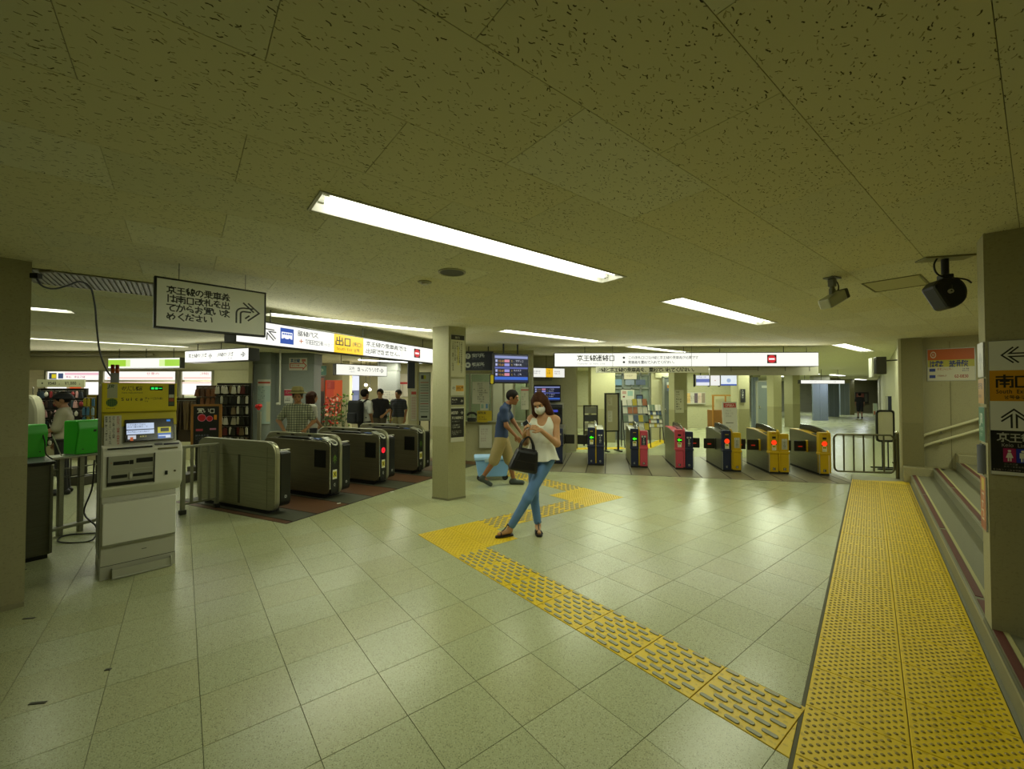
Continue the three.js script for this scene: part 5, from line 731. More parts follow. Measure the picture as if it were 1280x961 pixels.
// florist and posters at the end
{ const A = at(392, 500, 13.6), B = at(545, 500, 14.4), [g, L] = [structGroup('wall_florist', 'far wall with red shop front behind the group of men', 'wall', [0, 0, 0]), 0]; void L; part('wall_face', slabPoly([[A.x - 2, A.z - 0.3], [B.x + 1.5, B.z - 0.3], [B.x + 1.5, B.z - 0.6], [A.x - 2, A.z - 0.6]], 0, CEIL, 0), paint('#b9b590'), g); }
flat('shop_sign', 'green shop sign board with pale letters at the far shops', 'sign', 393, 408, 457, 469, 13.85, (c, w, h) => { fill(c, '#1f5c44', 0, 0, w, h); c.font = `bold ${h * 0.4}px serif`; c.fillStyle = '#a9b98a'; c.fillText('TTO', w * 0.08, h * 0.6); }, 120);
flat('shop_poster', 'large glowing orange-red shop poster among the flowers', 'poster', 406, 430, 475, 520, 13.9, (c, w, h) => { const G = '#c8401a'; fill(c, G, 0, 0, w, h); fill(c, '#d8551c', w * 0.45, 0, w * 0.55, h * 0.6); fill(c, '#a82a14', w * 0.1, h * 0.03, w * 0.4, h * 0.22); smallPrint(c, w * 0.14, h * 0.06, w * 0.32, h * 0.16, 3, '#d8855a'); for (let k = 0; k < 60; k++) { disc(c, ['#d8a060', '#b03a20', '#e0b890', '#7a2a14'][k % 4], rr(0, w), rr(h * 0.45, h), rr(3, 12)); } }, 160, 0.55);
flat('dark_shopfront', 'dark brown shop front frame beside the orange poster', 'shop front', 392, 405, 470, 575, 13.85, (c, w, h) => { fill(c, '#2a1c14', 0, 0, w, h); fill(c, '#7a3a1c', w * 0.05, h * 0.02, w * 0.9, h * 0.16); fill(c, '#b8b0a0', w * 0.3, h * 0.24, w * 0.15, h * 0.1); fill(c, '#4a2a1c', w * 0.5, h * 0.2, w * 0.1, h * 0.75); }, 100);
flat('glowing_sign', 'white glowing panel behind the man with the backpack', 'light panel', 437, 449, 469, 488, 14.12, (c, w, h) => { fill(c, '#eef2ff', 0, 0, w, h); }, 64, 1.0);
flat('shop_screen', 'pale blue screen under the white panel behind the backpack', 'screen', 437, 449, 488, 503, 14.12, (c, w, h) => { fill(c, '#8a94b8', 0, 0, w, h); fill(c, '#2a2c3a', w * 0.1, h * 0.1, w * 0.3, h * 0.2); fill(c, '#aab4d0', w * 0.4, h * 0.4, w * 0.5, h * 0.5); }, 64, 0.6);
for (const [px, py, l] of [[457.5, 481, 'round lit globe lamp above the backpack man'], [462.5, 487, 'small lit globe lamp beside the larger globe']]) { const p = at(px, py, 13.2), g = thing('globe_lamp', l, 'lamp', p.toArray()); part('globe', sp(0.05), new THREE.MeshStandardMaterial({ color: 0xffffff, emissive: 0xfff0d8, emissiveIntensity: 1.6 }), g); part('stem', cy(0.008, CEIL - p.y - 0.04, 0, (CEIL - p.y) / 2 + 0.03, 0, 6), darkMetal, g); const pl = new THREE.PointLight(0xfff0d8, 0.6); pl.position.set(p.x, p.y, p.z + 0.08); pl.castShadow = true; scene.add(pl); }
flat('white_poster', 'white poster with red band right of the striped man', 'poster', 497, 510, 467, 496, 14.4, (c, w, h) => { fill(c, '#c4c0ae', 0, 0, w, h); fill(c, '#b03a38', 0, h * 0.36, w, h * 0.09); fill(c, '#a89f90', w * 0.45, h * 0.45, w * 0.08, h * 0.5); smallPrint(c, w * 0.05, h * 0.5, w * 0.35, h * 0.45, 6, '#777'); }, 100);
flat('grey_leaflets', 'low white leaflet board behind the black shirt man', 'board', 478, 496, 488, 502, 13.17, (c, w, h) => { fill(c, '#b5b4a6', 0, 0, w, h); smallPrint(c, w * 0.05, h * 0.1, w * 0.9, h * 0.8, 4, '#777'); }, 100);
// flowers: pots with leaves and blooms
function flowerPot(px, d, label, cols, h) { const p = at(px, 500, d), g = thing('flower_arrangement', label, 'flowers', [p.x, 0, p.z], 0, 'flowers in front of the far shops'); part('pot', new THREE.LatheGeometry([[0.001, 0], [0.11, 0], [0.15, 0.3], [0.16, 0.32], [0.14, 0.32]].map((q) => new THREE.Vector2(...q)), 16), M('#5a4a34', 0.6), g); const lv = [], bl = []; for (let k = 0; k < 26; k++) { const a = rr(0, 6.28), r = rr(0.02, 0.26), y = rr(0.35, h); lv.push(new THREE.SphereGeometry(0.07, 6, 4).scale(1, 0.25, 0.45).rotateZ(rr(-1, 1)).rotateY(a).translate(Math.cos(a) * r, y, Math.sin(a) * r)); } for (let k = 0; k < 16; k++) { const a = rr(0, 6.28), r = rr(0.02, 0.25); bl.push(sp(rr(0.03, 0.055), Math.cos(a) * r, rr(0.5, h + 0.05), Math.sin(a) * r, 1, 0.8, 1, 8)); } part('leaves', lv, M('#3f5a24', 0.6), g); part('blooms', bl, M(cols, 0.6), g); part('stems', Array.from({ length: 6 }, () => bar([0, 0.3, 0], [rr(-0.2, 0.2), h * 0.9, rr(-0.2, 0.2)], 0.008, 5)), M('#4a5a2a', 0.6), g); }
flowerPot(405, 11.4, 'red flower arrangement left in front of the orange poster', '#a82418', 1.25); flowerPot(417, 12.9, 'tall mixed green and red arrangement before the orange poster', '#b5502a', 1.45); flowerPot(430, 12.4, 'green leafy arrangement beside the cream post', '#6a8a34', 1.55); flowerPot(466, 12.8, 'orange arrangement between the backpack man and the black shirt man', '#c06a1c', 1.25); flowerPot(488, 12.9, 'yellow-green arrangement between the two dark shirted men', '#b5a428', 1.35);
{ const p = at(434, 500, 13.0), g = structGroup('pillar', 'narrow cream post behind the leafy arrangement', 'pillar', [p.x, 0, p.z]); part('upper_face', bx(0.22, CEIL, 0.22, 0, CEIL / 2, 0), creamWall, g); }
// banner, price chart and post left of the middle pillar
{ const p = at(514, 462, 9.3), g = thing('vertical_banner', 'dark blue vertical banner plate hanging below the exit sign', 'banner', [p.x, 0, p.z], 0.6); part('plate', bx(0.16, 0.62, 0.04, 0, 2.0, 0), M('#23283e', 0.5), g); part('hanger', bar([0, 2.31, 0], [0, CEIL, 0], 0.015), darkMetal, g); }
flat('fare_chart', 'framed white fare chart panel left of the middle pillar', 'chart', 523, 538, 465, 526, 10.4, (c, w, h) => { fill(c, '#8e9284', 0, 0, w, h); fill(c, '#aab0a2', w * 0.08, h * 0.03, w * 0.84, h * 0.94); fill(c, '#3a3a3a', w * 0.2, h * 0.06, w * 0.22, h * 0.08); fill(c, '#b0b020', w * 0.42, h * 0.06, w * 0.2, h * 0.08); for (let k = 0; k < 12; k++) { fill(c, k % 4 ? '#7c8478' : '#a86a5a', w * 0.14, h * (0.2 + k * 0.055), w * 0.7, h * 0.02); } fill(c, '#20241c', w * 0.2, h * 0.9, w * 0.55, h * 0.04); }, 140);
flat('red_list', 'narrow white list with red marks beside the blue banner', 'poster', 513, 521, 486, 526, 11.05, (c, w, h) => { fill(c, '#c0bca8', 0, 0, w, h); fill(c, '#b03a30', w * 0.1, h * 0.08, w * 0.8, h * 0.09); for (let k = 0; k < 14; k++) fill(c, '#a88078', w * 0.15, h * (0.25 + k * 0.05), w * 0.7, h * 0.02); }, 60);
{ const p = at(517, 500, 11.2), g = structGroup('pillar', 'cream post between the red list and the fare chart', 'pillar', [p.x, 0, p.z]); part('upper_face', bx(0.24, CEIL, 0.24, 0, CEIL / 2, 0), creamWall, g); }
// ---------------------------------------------------------------- information office behind the middle pillar
{
  const A = V3(-1.5, 0, -9.95), B = V3(0.5, 0, -9.8), g = structGroup('wall_office', 'information office front with windows and counter wall', 'wall', [A.x, 0, A.z], Math.atan2(-(B.z - A.z), B.x - A.x)), L = 2.0;
  part('counter_wall', rb(L, 0.9, 0.1, L / 2, 0.45, -0.05, 0.004), paint('#b0ac84'), g); part('counter_ledge', rb(L, 0.035, 0.26, L / 2, 0.915, -0.03, 0.01), M('#a9a992', 0.35, 0.3), g); part('head_wall', bx(L, 0.55, 0.1, L / 2, 2.35, -0.05), paint('#b5b18c'), g);
  for (const x of [0.02, 0.5, 1.02, 1.3, 1.55, 1.98]) part('mullion', bx(0.045, 1.2, 0.08, x, 1.5, -0.05), M('#a3a28c', 0.35, 0.5), g);
  part('transom', bx(L, 0.04, 0.08, L / 2, 2.06, -0.05), M('#a3a28c', 0.35, 0.5), g);
  part('pane', bx(0.46, 1.1, 0.006, 0.26, 1.48, -0.05), M('#dfe8df', 0.05, 0, { transmission: 1, thickness: 0 }), g); part('pane', bx(0.5, 1.1, 0.006, 0.76, 1.48, -0.05), M('#dfe8df', 0.05, 0, { transmission: 1, thickness: 0 }), g); part('pane', bx(0.4, 1.1, 0.006, 1.77, 1.48, -0.05), M('#dfe8df', 0.05, 0, { transmission: 1, thickness: 0 }), g);
  part('side_door', rb(0.1, 0.95, 0.05, 0.12, 0.5, 0.06, 0.01), M('#7a7864', 0.4, 0.5), g);
  struct('wall_office_recess', [bx(0.1, 2.6, 1.5, 0.46, 1.3, -10.6), bx(1.3, 2.6, 0.1, 1.1, 1.3, -11.4)], paint('#b9b694'), 'recessed cream wall with ticket machines beside the office');
  struct('wall_office_inside', bx(1.9, 2.6, 0.1, -0.55, 1.3, -12.2), M('#c2c2ae', 0.7), 'pale inner wall of the information office');
  struct('wall_office_side', bx(0.1, 2.6, 2.2, -1.6, 1.3, -11.1), paint('#b5b18c'), 'left side wall of the information office');
  const t = thing('office_lamp', 'fluorescent batten inside the information office', 'ceiling lamp', [-0.5, 2.4, -10.9]); part('rod', bar([0, 0.04, 0], [0, CEIL - 2.4, 0], 0.012), darkMetal, t); part('body', bx(1.6, 0.05, 0.2, 0, 0.03, 0), white, t); part('tube', new THREE.CylinderGeometry(0.016, 0.016, 1.5, 10).rotateZ(Math.PI / 2), tubeGlow, t); areaLight(1.5, 0.15, V3(-0.5, 2.375, -10.9), V3(-0.5, 0, -10.9), TUBE_LIGHT, 8).rotation.set(-Math.PI / 2, 0, 0);
}
flat('office_sign', 'dark blue information sign with question mark symbol above the office window', 'sign', 581, 617, 439, 463, 8.9, (c, w, h) => { fill(c, '#1a2036', 0, 0, w, h); disc(c, '#c8cccc', w * 0.1, h * 0.25, h * 0.15); c.font = `bold ${h * 0.24}px sans-serif`; c.fillStyle = '#1a2036'; c.fillText('?', w * 0.065, h * 0.34); jt(c, '案内所', w * 0.24, h * 0.1, w * 0.15, h * 0.22, { color: '#c8cccc', weight: 0.12 }); smallPrint(c, w * 0.24, h * 0.36, w * 0.4, h * 0.08, 1, '#8a90a0'); disc(c, '#c8cccc', w * 0.1, h * 0.72, h * 0.15); fill(c, '#1a2036', w * 0.06, h * 0.68, w * 0.07, h * 0.08); jt(c, '精算所', w * 0.24, h * 0.58, w * 0.15, h * 0.22, { color: '#c8cccc', weight: 0.12 }); smallPrint(c, w * 0.24, h * 0.84, w * 0.5, h * 0.08, 1, '#8a90a0'); }, 320);
for (const [n, kind] of [['office_sign', 0], ['fare_chart', 1]]) { const o = scene.getObjectByName(n), y = o.position.y; if (kind) many('leg', [bx(0.03, y, 0.03, 0.03, -y / 2, -0.02), bx(0.03, y, 0.03, 0.27, -y / 2, -0.02)], darkMetal, o); else many('hanger', [bar([0.08, 0.4, -0.02], [0.08, CEIL - y, -0.02], 0.01), bar([0.5, 0.4, -0.02], [0.5, CEIL - y, -0.02], 0.01)], darkMetal, o); }
const boardDraw = (c, w, h) => { fill(c, '#22284a', 0, 0, w, h); fill(c, '#8a94c8', 0, h * 0.04, w, h * 0.09); for (const [y0, r] of [[0.16, 0], [0.52, 1]]) { for (let k = 0; k < 2; k++) { const y = h * (y0 + k * 0.14); fill(c, '#141830', 0, y, w, h * 0.13); fill(c, '#b0b4e0', w * 0.02, y + h * 0.02, w * 0.06, h * 0.09); jt(c, '10:4' + (k + r), w * 0.1, y + h * 0.02, h * 0.1, h * 0.1, { color: '#d8a040' }); fill(c, k === r ? '#d88aa0' : '#9a9ae0', w * 0.29, y + h * 0.015, w * 0.15, h * 0.1); jt(c, '1', w * 0.49, y + h * 0.02, h * 0.1, h * 0.1, { color: '#d8c040' }); smallPrint(c, w * 0.56, y + h * 0.02, w * 0.38, h * 0.1, 1, '#d8d8e8'); } fill(c, '#5a64b0', 0, h * (y0 + 0.29), w, h * 0.06); } fill(c, '#3a6ad0', 0, h * 0.82, w, h * 0.1); };
function display(label, px0, px1, py0, py1, d, d2, W, pow, wallFix) { const a = at(px0, py1, d), b = at(px1, py1, d2), [g, L] = span('departure_display', label, 'display', a, b, a.y), h = at(px0, py0, d).y - a.y; part('housing', rb(L, h, 0.1, L / 2, h / 2, -0.052, 0.012), M('#101014', 0.35), g); part('screen', plane(L - 0.05, h - 0.06, L / 2, h / 2, 0), new THREE.MeshPhysicalMaterial({ color: '#0a0a0c', roughness: 0.25, emissive: 0xffffff, emissiveIntensity: pow, emissiveMap: canvasTex(W, Math.round(W * h / L), (c) => boardDraw(c, W, Math.round(W * h / L))) }), g); if (wallFix) part('bracket', rb(0.2, 0.2, 0.1, L / 2, h / 2, -0.13, 0.01), darkMetal, g); else many('bracket', [bar([L * 0.3, h, -0.05], [L * 0.3, CEIL - a.y, -0.05], 0.018), bar([L * 0.7, h, -0.05], [L * 0.7, CEIL - a.y, -0.05], 0.018)], darkMetal, g); const c = V3((a.x + b.x) / 2, a.y + h / 2, (a.z + b.z) / 2 + 0.02); areaLight(L * 0.9, h * 0.9, c, V3(c.x, c.y, 0), 0x8090ff, 0.5); return g; }
display('large blue train departure display hanging above the walking man', 617, 661, 441, 479, 8.3, 8.6, 440, 0.9);
display('smaller blue departure display on the office wall behind the woman', 667, 701, 481, 502, 11.18, 11.18, 320, 0.75, true);
{ const P = at(615, 474, 8.3), g = thing('yellow_mark', 'yellow rounded tag under the left corner of the large display', 'tag', P.toArray()); part('tag', ext([[-0.03, -0.09, 0.03], [0.03, -0.09, 0.03], [0.03, 0.09, 0.03], [-0.03, 0.09, 0.03]], 0.02, 0.004), M('#c8b414', 0.5), g); part('holder', rb(0.1, 0.2, 0.02, 0, 0, -0.015, 0.01), black, g); }
litSign('office_lit_sign', 'lit white sign with yellow panel behind the large display', at(661, 464, 10.9), at(706, 470, 11.25), 2.0, 0.26, 0.1, 480, 110, (c) => { fill(c, '#f4f4ea', 0, 0, 480, 110); smallPrint(c, 30, 30, 140, 50, 2, '#999'); fill(c, '#e8b418', 222, 0, 100, 110); smallPrint(c, 235, 20, 74, 60, 2, '#5a4a10'); smallPrint(c, 340, 30, 120, 50, 2, '#a99'); }, 0.95, 1.5);
flat('white_notice', 'large white printed sheet in the office window', 'notice', 590, 612, 477, 505, 9.82, (c, w, h) => { fill(c, '#c2c2b0', 0, 0, w, h); smallPrint(c, w * 0.3, h * 0.05, w * 0.65, h * 0.9, 9, '#5a5a50'); smallPrint(c, w * 0.08, h * 0.3, w * 0.2, h * 0.1, 1, '#333'); });
flat('picture_notice', 'small white and blue picture sheet in the office window', 'notice', 600, 611, 503, 513, 9.8, (c, w, h) => { fill(c, '#c6c6b6', 0, 0, w, h); fill(c, '#8aa89a', w * 0.1, h * 0.2, w * 0.3, h * 0.55); fill(c, '#5a86b8', w * 0.66, h * 0.15, w * 0.24, h * 0.6); }, 100);
flat('yellow_notice', 'yellow notice with black heading on the office counter', 'notice', 596, 615, 513, 528, 9.78, (c, w, h) => { fill(c, '#b8a20c', 0, 0, w, h); smallPrint(c, w * 0.06, h * 0.08, w * 0.88, h * 0.3, 1, '#17150a'); smallPrint(c, w * 0.1, h * 0.5, w * 0.8, h * 0.36, 2, '#5a4c0a'); }, 160);
flat('low_notice', 'white paper taped to the office counter wall', 'notice', 599, 615, 531, 560, 9.78, (c, w, h) => { fill(c, '#b9b8a6', 0, 0, w, h); smallPrint(c, w * 0.12, h * 0.15, w * 0.76, h * 0.6, 6, '#9a8a80'); }, 120);
flat('side_notice', 'white list with red heading on the office mullion', 'notice', 651, 661, 484, 512, 9.74, (c, w, h) => { fill(c, '#bcbca8', 0, 0, w, h); fill(c, '#b04a44', 0, h * 0.08, w, h * 0.06); smallPrint(c, w * 0.1, h * 0.25, w * 0.8, h * 0.6, 5, '#8a8a7a'); }, 90);
flat('letter_board', 'white letter strip under the smaller departure display', 'notice', 666, 705, 503, 511, 11.3, (c, w, h) => { fill(c, '#bdbcac', 0, 0, w, h); smallPrint(c, w * 0.4, h * 0.15, w * 0.3, h * 0.7, 1, '#555'); fill(c, '#7a9aa8', w * 0.85, h * 0.3, w * 0.1, h * 0.5); }, 200);
flat('grey_transom_board', 'grey narrow board below the lit sign behind the display', 'board', 667, 690, 470, 476, 11.3, (c, w, h) => { fill(c, '#8a8a7a', 0, 0, w, h); smallPrint(c, w * 0.1, h * 0.2, w * 0.8, h * 0.6, 1, '#5a5a50'); }, 160);
{ const P = at(590, 512, 9.65), g = thing('desk_phone', 'black telephone on the office ledge', 'telephone', [P.x, 0.932, P.z]); part('base', rb(0.2, 0.09, 0.16, 0, 0.045, 0, 0.02), black, g); part('handset', [tube([[-0.11, 0.14, 0.02], [-0.06, 0.19, 0.02], [0.06, 0.19, 0.02], [0.11, 0.14, 0.02]], 0.025, 16, 8)], black, g); part('dial', rb(0.08, 0.01, 0.08, 0.03, 0.092, 0.01, 0.003), M('#8a8a80', 0.5), g); }
{ const P = at(690, 545, 10.9), g = thing('ticket_machine', 'dark ticket vending machine set in the office wall behind the woman', 'machine', [P.x, 0, P.z + 0.02]); part('body', rb(0.55, 1.28, 0.4, 0, 0.64, -0.2, 0.01), M('#2a2c34', 0.4), g); part('panel', rb(0.5, 0.2, 0.02, 0, 1.12, 0.005, 0.006), M('#17181e', 0.3), g); part('screen', plane(0.2, 0.06, 0.05, 1.12, 0.017), new THREE.MeshStandardMaterial({ color: '#0a0a14', emissive: 0x5058d8, emissiveIntensity: 0.6 }), g); part('tray', rb(0.4, 0.06, 0.1, 0, 0.85, 0.04, 0.01), M('#6f6f66', 0.35, 0.5), g); }

// ---------------------------------------------------------------- hall beyond the colourful gates
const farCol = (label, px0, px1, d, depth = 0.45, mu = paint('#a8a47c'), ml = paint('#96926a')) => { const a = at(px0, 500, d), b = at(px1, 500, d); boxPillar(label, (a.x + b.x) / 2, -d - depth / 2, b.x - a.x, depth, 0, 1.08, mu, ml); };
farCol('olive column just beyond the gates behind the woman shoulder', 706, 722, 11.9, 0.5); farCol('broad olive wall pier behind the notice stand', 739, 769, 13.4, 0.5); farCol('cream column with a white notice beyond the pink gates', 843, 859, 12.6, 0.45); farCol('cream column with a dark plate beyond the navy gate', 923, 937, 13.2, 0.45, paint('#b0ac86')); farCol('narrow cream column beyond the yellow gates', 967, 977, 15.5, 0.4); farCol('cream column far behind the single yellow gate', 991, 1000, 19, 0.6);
flat('column_notice', 'white notice with handwritten lines on the cream column', 'notice', 844, 855, 487, 516, 12.55, (c, w, h) => { fill(c, '#c0bda0', 0, 0, w, h); smallPrint(c, w * 0.1, h * 0.06, w * 0.8, h * 0.84, 8, '#33332a'); }, 120);
flat('dark_plate', 'dark vertical plate with white marks on the far cream column', 'sign', 926, 932, 486, 503, 13.15, (c, w, h) => { fill(c, '#22242a', 0, 0, w, h); smallPrint(c, w * 0.2, h * 0.06, w * 0.6, h * 0.88, 1, '#c0c0b8', true); }, 60);
struct('wall_hall_left', bx(0.15, 2.7, 7, 1.7, 1.35, -15.4), paint('#a8a47e'), 'olive wall left of the leaflet racks');
struct('wall_hall_back', bx(8.6, 2.7, 0.15, 6, 1.35, -18.9), paint('#b8b591'), 'cream back wall of the hall behind the gates');
part('dado', bx(8.6, 0.06, 0.02, 6, 1.0, -18.81), M('#8f8a66', 0.6), scene.getObjectByName('wall_hall_back'));
{ // notice stand on two legs
  const P = at(765, 541, 11.4), g = thing('notice_stand', 'black-framed notice stand with pale board between the first two navy gates', 'notice stand', [P.x, 0, P.z], 0.2); part('board', bx(0.34, 1.0, 0.03, 0, 1.06, 0), M('#9a9670', 0.6), g); part('frame', [bx(0.4, 0.035, 0.06, 0, 1.57, 0), bx(0.4, 0.035, 0.06, 0, 0.55, 0), bx(0.035, 1.05, 0.06, -0.19, 1.06, 0), bx(0.035, 1.05, 0.06, 0.19, 1.06, 0)], black, g); part('leg', bx(0.04, 0.55, 0.05, -0.18, 0.275, 0), black, g); part('leg', bx(0.04, 0.55, 0.05, 0.18, 0.275, 0), black, g); part('foot', bx(0.06, 0.03, 0.4, -0.18, 0.015, 0), black, g); part('foot', bx(0.06, 0.03, 0.4, 0.18, 0.015, 0), black, g);
  part('paper', plane(0.13, 0.3, -0.06, 0.95, 0.0165), printed(90, 200, (c) => { fill(c, '#b5b398', 0, 0, 90, 200); smallPrint(c, 8, 10, 74, 170, 8, '#66665a'); }), g); part('paper', plane(0.13, 0.22, -0.06, 1.36, 0.0165), printed(90, 150, (c) => { fill(c, '#a8a482', 0, 0, 90, 150); smallPrint(c, 8, 10, 74, 120, 4, '#7a6a4a'); }), g);
}
function leafletRack(label, px0, px1, py, d, rows, cols, top, w0) {
  const A = at(px0, py, d), B = at(px1, py, d), [g, L] = span('leaflet_rack', label, 'rack', A, B, 0); many('upright', [bar([0, 0, 0.1], [0, top, -0.25], 0.015), bar([L, 0, 0.1], [L, top, -0.25], 0.015), bar([0, 0, -0.3], [0, top, -0.27], 0.015), bar([L, 0, -0.3], [L, top, -0.27], 0.015)], black, g);
  const cols_ = ['#c8c8bc', '#8a9aa8', '#b8a83a', '#d0ccc0', '#6a7a6a', '#a86a4a', '#4a5a7a', '#d8d4c8'];
  for (let r = 0; r < rows; r++) { const y = w0 + (top - 0.14 - w0) * r / (rows - 1), z = 0.08 - 0.33 * (y / top); part('shelf', bx(L, 0.012, 0.08, L / 2, y, z + 0.02), M('#3a3a34', 0.5), g); for (let k = 0; k < cols; k++) { const x = (k + 0.5) / cols * L, c = Math.cos(g.rotation.y), s = Math.sin(g.rotation.y); const lc = cols_[Math.floor(rnd() * 8)], lf = single('leaflet', rb(L / cols * 0.85, 0.2, 0.012, 0, 0.1, 0, 0.002).rotateX(-0.3), M(lc, 0.5), `${tone(lc)} leaflet in the ${rows > 4 ? 'steep' : 'slanting'} rack, ${ORD[k]} from left, shelf ${ORD[r]} from below`, 'leaflet', rows > 4 ? 'leaflets in the right rack' : 'leaflets in the left rack'); lf.position.set(A.x + c * x + s * (z + 0.03), y + 0.008, A.z - s * x + c * (z + 0.03)); lf.rotation.y = g.rotation.y; } }
}
leafletRack('slanting leaflet rack full of pamphlets beyond the pink-navy gate', 780, 812, 520, 12.2, 4, 5, 1.35, 0.5); leafletRack('steep rack of colourful leaflets beside the grey door', 811, 829, 520, 13.2, 5, 5, 1.15, 0.5);
flat('rack_poster', 'white framed poster above the left leaflet rack', 'poster', 776, 793, 487, 500, 14.12, (c, w, h) => { fill(c, '#c4c2b4', 0, 0, w, h); fill(c, '#b08a80', w * 0.1, h * 0.12, w * 0.3, h * 0.3); fill(c, '#8aa8a0', w * 0.5, h * 0.1, w * 0.4, h * 0.5); fill(c, '#6a2a28', w * 0.14, h * 0.6, w * 0.16, h * 0.16); }, 160);
flat('framed_picture', 'small dark framed picture right of the white poster', 'picture', 795, 804, 493, 504, 14.12, (c, w, h) => { fill(c, '#1e2430', 0, 0, w, h); fill(c, '#4a5a78', w * 0.15, h * 0.15, w * 0.7, h * 0.5); }, 90);
flat('yellow_lit_notice', 'pale yellow lit notice hanging behind the unlit board', 'sign', 780, 796, 466, 474, 14.12, (c, w, h) => { fill(c, '#e8e4a8', 0, 0, w, h); smallPrint(c, w * 0.2, h * 0.3, w * 0.6, h * 0.4, 1, '#a8a070'); }, 120, 0.8);
{ const A = at(767, 500, 14.2), B = at(812, 500, 14.2), [g, L] = span('ticket_office_front', 'grey glazed service front behind the leaflet racks', 'shop front', A, B, 0); part('panel', bx(L, 1.1, 0.06, L / 2, 0.55, -0.03), M('#7f8482', 0.4), g); for (let k = 0; k <= 4; k++) part('mullion', bx(0.05, CEIL - 0.1, 0.08, L * k / 4, (CEIL - 0.1) / 2, 0), M('#8f9490', 0.4, 0.4), g); part('transom', [bx(L, 0.05, 0.08, L / 2, 1.75, 0), bx(L, 0.05, 0.08, L / 2, 2.2, 0)], M('#8f9490', 0.4, 0.4), g); part('pane', bx(L, 1.1, 0.008, L / 2, 1.65, -0.03), M('#b8c4c0', 0.08, 0, { transmission: 0.6, thickness: 0 }), g); part('blue_sign', bx(L * 0.2, 0.2, 0.02, L * 0.12, 1.95, 0.05), M('#7a9ab8', 0.4), g); part('blue_sign', bx(L * 0.24, 0.18, 0.02, L * 0.44, 1.95, 0.05), M('#8a94a8', 0.4), g); part('blue_sign', bx(L * 0.26, 0.18, 0.02, L * 0.74, 1.95, 0.05), M('#5a6480', 0.4), g); }
function door(label, px0, px1, d, top, m, n) { const a = at(px0, 500, d), b = at(px1, 500, d), w = b.x - a.x, g = structGroup('door_' + n, label, 'door', [(a.x + b.x) / 2, 0, -d]); part('leaf', rb(w, top, 0.05, 0, top / 2, 0, 0.006), m, g); part('frame', [bx(0.05, top + 0.05, 0.09, -w / 2 - 0.025, top / 2, 0), bx(0.05, top + 0.05, 0.09, w / 2 + 0.025, top / 2, 0), bx(w + 0.1, 0.05, 0.09, 0, top + 0.025, 0)], M('#8a8c80', 0.5), g); part('handle', rb(0.03, 0.12, 0.05, -w * 0.4, 1.0, 0.04, 0.01), chrome, g); part('plate', bx(w * 0.5, 0.1, 0.01, 0, top - 0.2, 0.03), M('#a9aca4', 0.5), g); }
door('grey steel door beyond the pink gates', 830, 843, 14.0, 2.1, M('#5f6664', 0.45), 1); door('grey steel door with a name plate beyond the yellow gate', 947, 966, 17.5, 2.05, M('#6f7876', 0.4), 2);
struct('wall_door_side', [bx(0.9, 0.5, 0.15, at(836, 500, 14.1).x, 2.35, -14.15), bx(0.35, 2.6, 0.15, at(821, 500, 14.1).x, 1.3, -14.2)], creamWall, 'cream wall around the grey steel door');
flat('small_orange_sign', 'small orange and blue sign on the grey door', 'sign', 834, 843, 481, 489, 13.9, (c, w, h) => { fill(c, '#b8782a', 0, 0, w, h * 0.5); fill(c, '#5a6a8a', 0, h * 0.5, w, h * 0.5); smallPrint(c, w * 0.1, h * 0.1, w * 0.8, h * 0.3, 1, '#6a3a10'); }, 80);
{ const a = at(858, 500, 18.7), b = at(882, 500, 18.7); void b; flat('wall_posters', 'row of colourful posters on the cream back wall', 'poster', 858, 882, 490, 505, 18.7, (c, w, h) => { fill(c, '#b4b0a0', 0, 0, w, h); for (let k = 0; k < 5; k++) fill(c, ['#c8a86a', '#b8b4ac', '#5a4a5a', '#c8b0a0', '#8a7a6a'][k], w * (0.03 + k * 0.195), h * 0.08, w * 0.17, h * 0.84); smallPrint(c, w * 0.05, h * 0.3, w * 0.9, h * 0.5, 4, '#6a5a5a'); }, 240); void a; }
// trio of hanging monitors
[[870, 887, '#e8ecf4', 'left hanging white monitor of the three', 0], [888, 900, '#f4f4f0', 'middle narrow hanging monitor of the three', 1], [901, 921, '#e6f0f4', 'right hanging pale blue monitor of the three', 2]].forEach(([p0, p1, bg, l, k]) => { const g = flat('hanging_monitor', l, 'monitor', p0, p1, 469, 482, 12, (c, w, h) => { fill(c, bg, 0, 0, w, h); if (k === 0) { fill(c, '#6a78b8', 0, h * 0.34, w, h * 0.34); smallPrint(c, w * 0.1, h * 0.1, w * 0.8, h * 0.18, 1, '#8a90a0'); } if (k === 2) { fill(c, '#3a5ab0', 0, h * 0.86, w, h * 0.14); disc(c, '#a0b8d8', w * 0.5, h * 0.5, h * 0.2); } if (k === 1) fill(c, '#c07a60', w * 0.45, h * 0.46, w * 0.1, h * 0.08); }, 160, 0.95); part('housing', bx(0.02, 0.36, 0.09, -0.02, 0.15, -0.06), black, g); part('hanger', bar([0.15, 0.3, -0.03], [0.15, 0.62, -0.03], 0.012), darkMetal, g); });
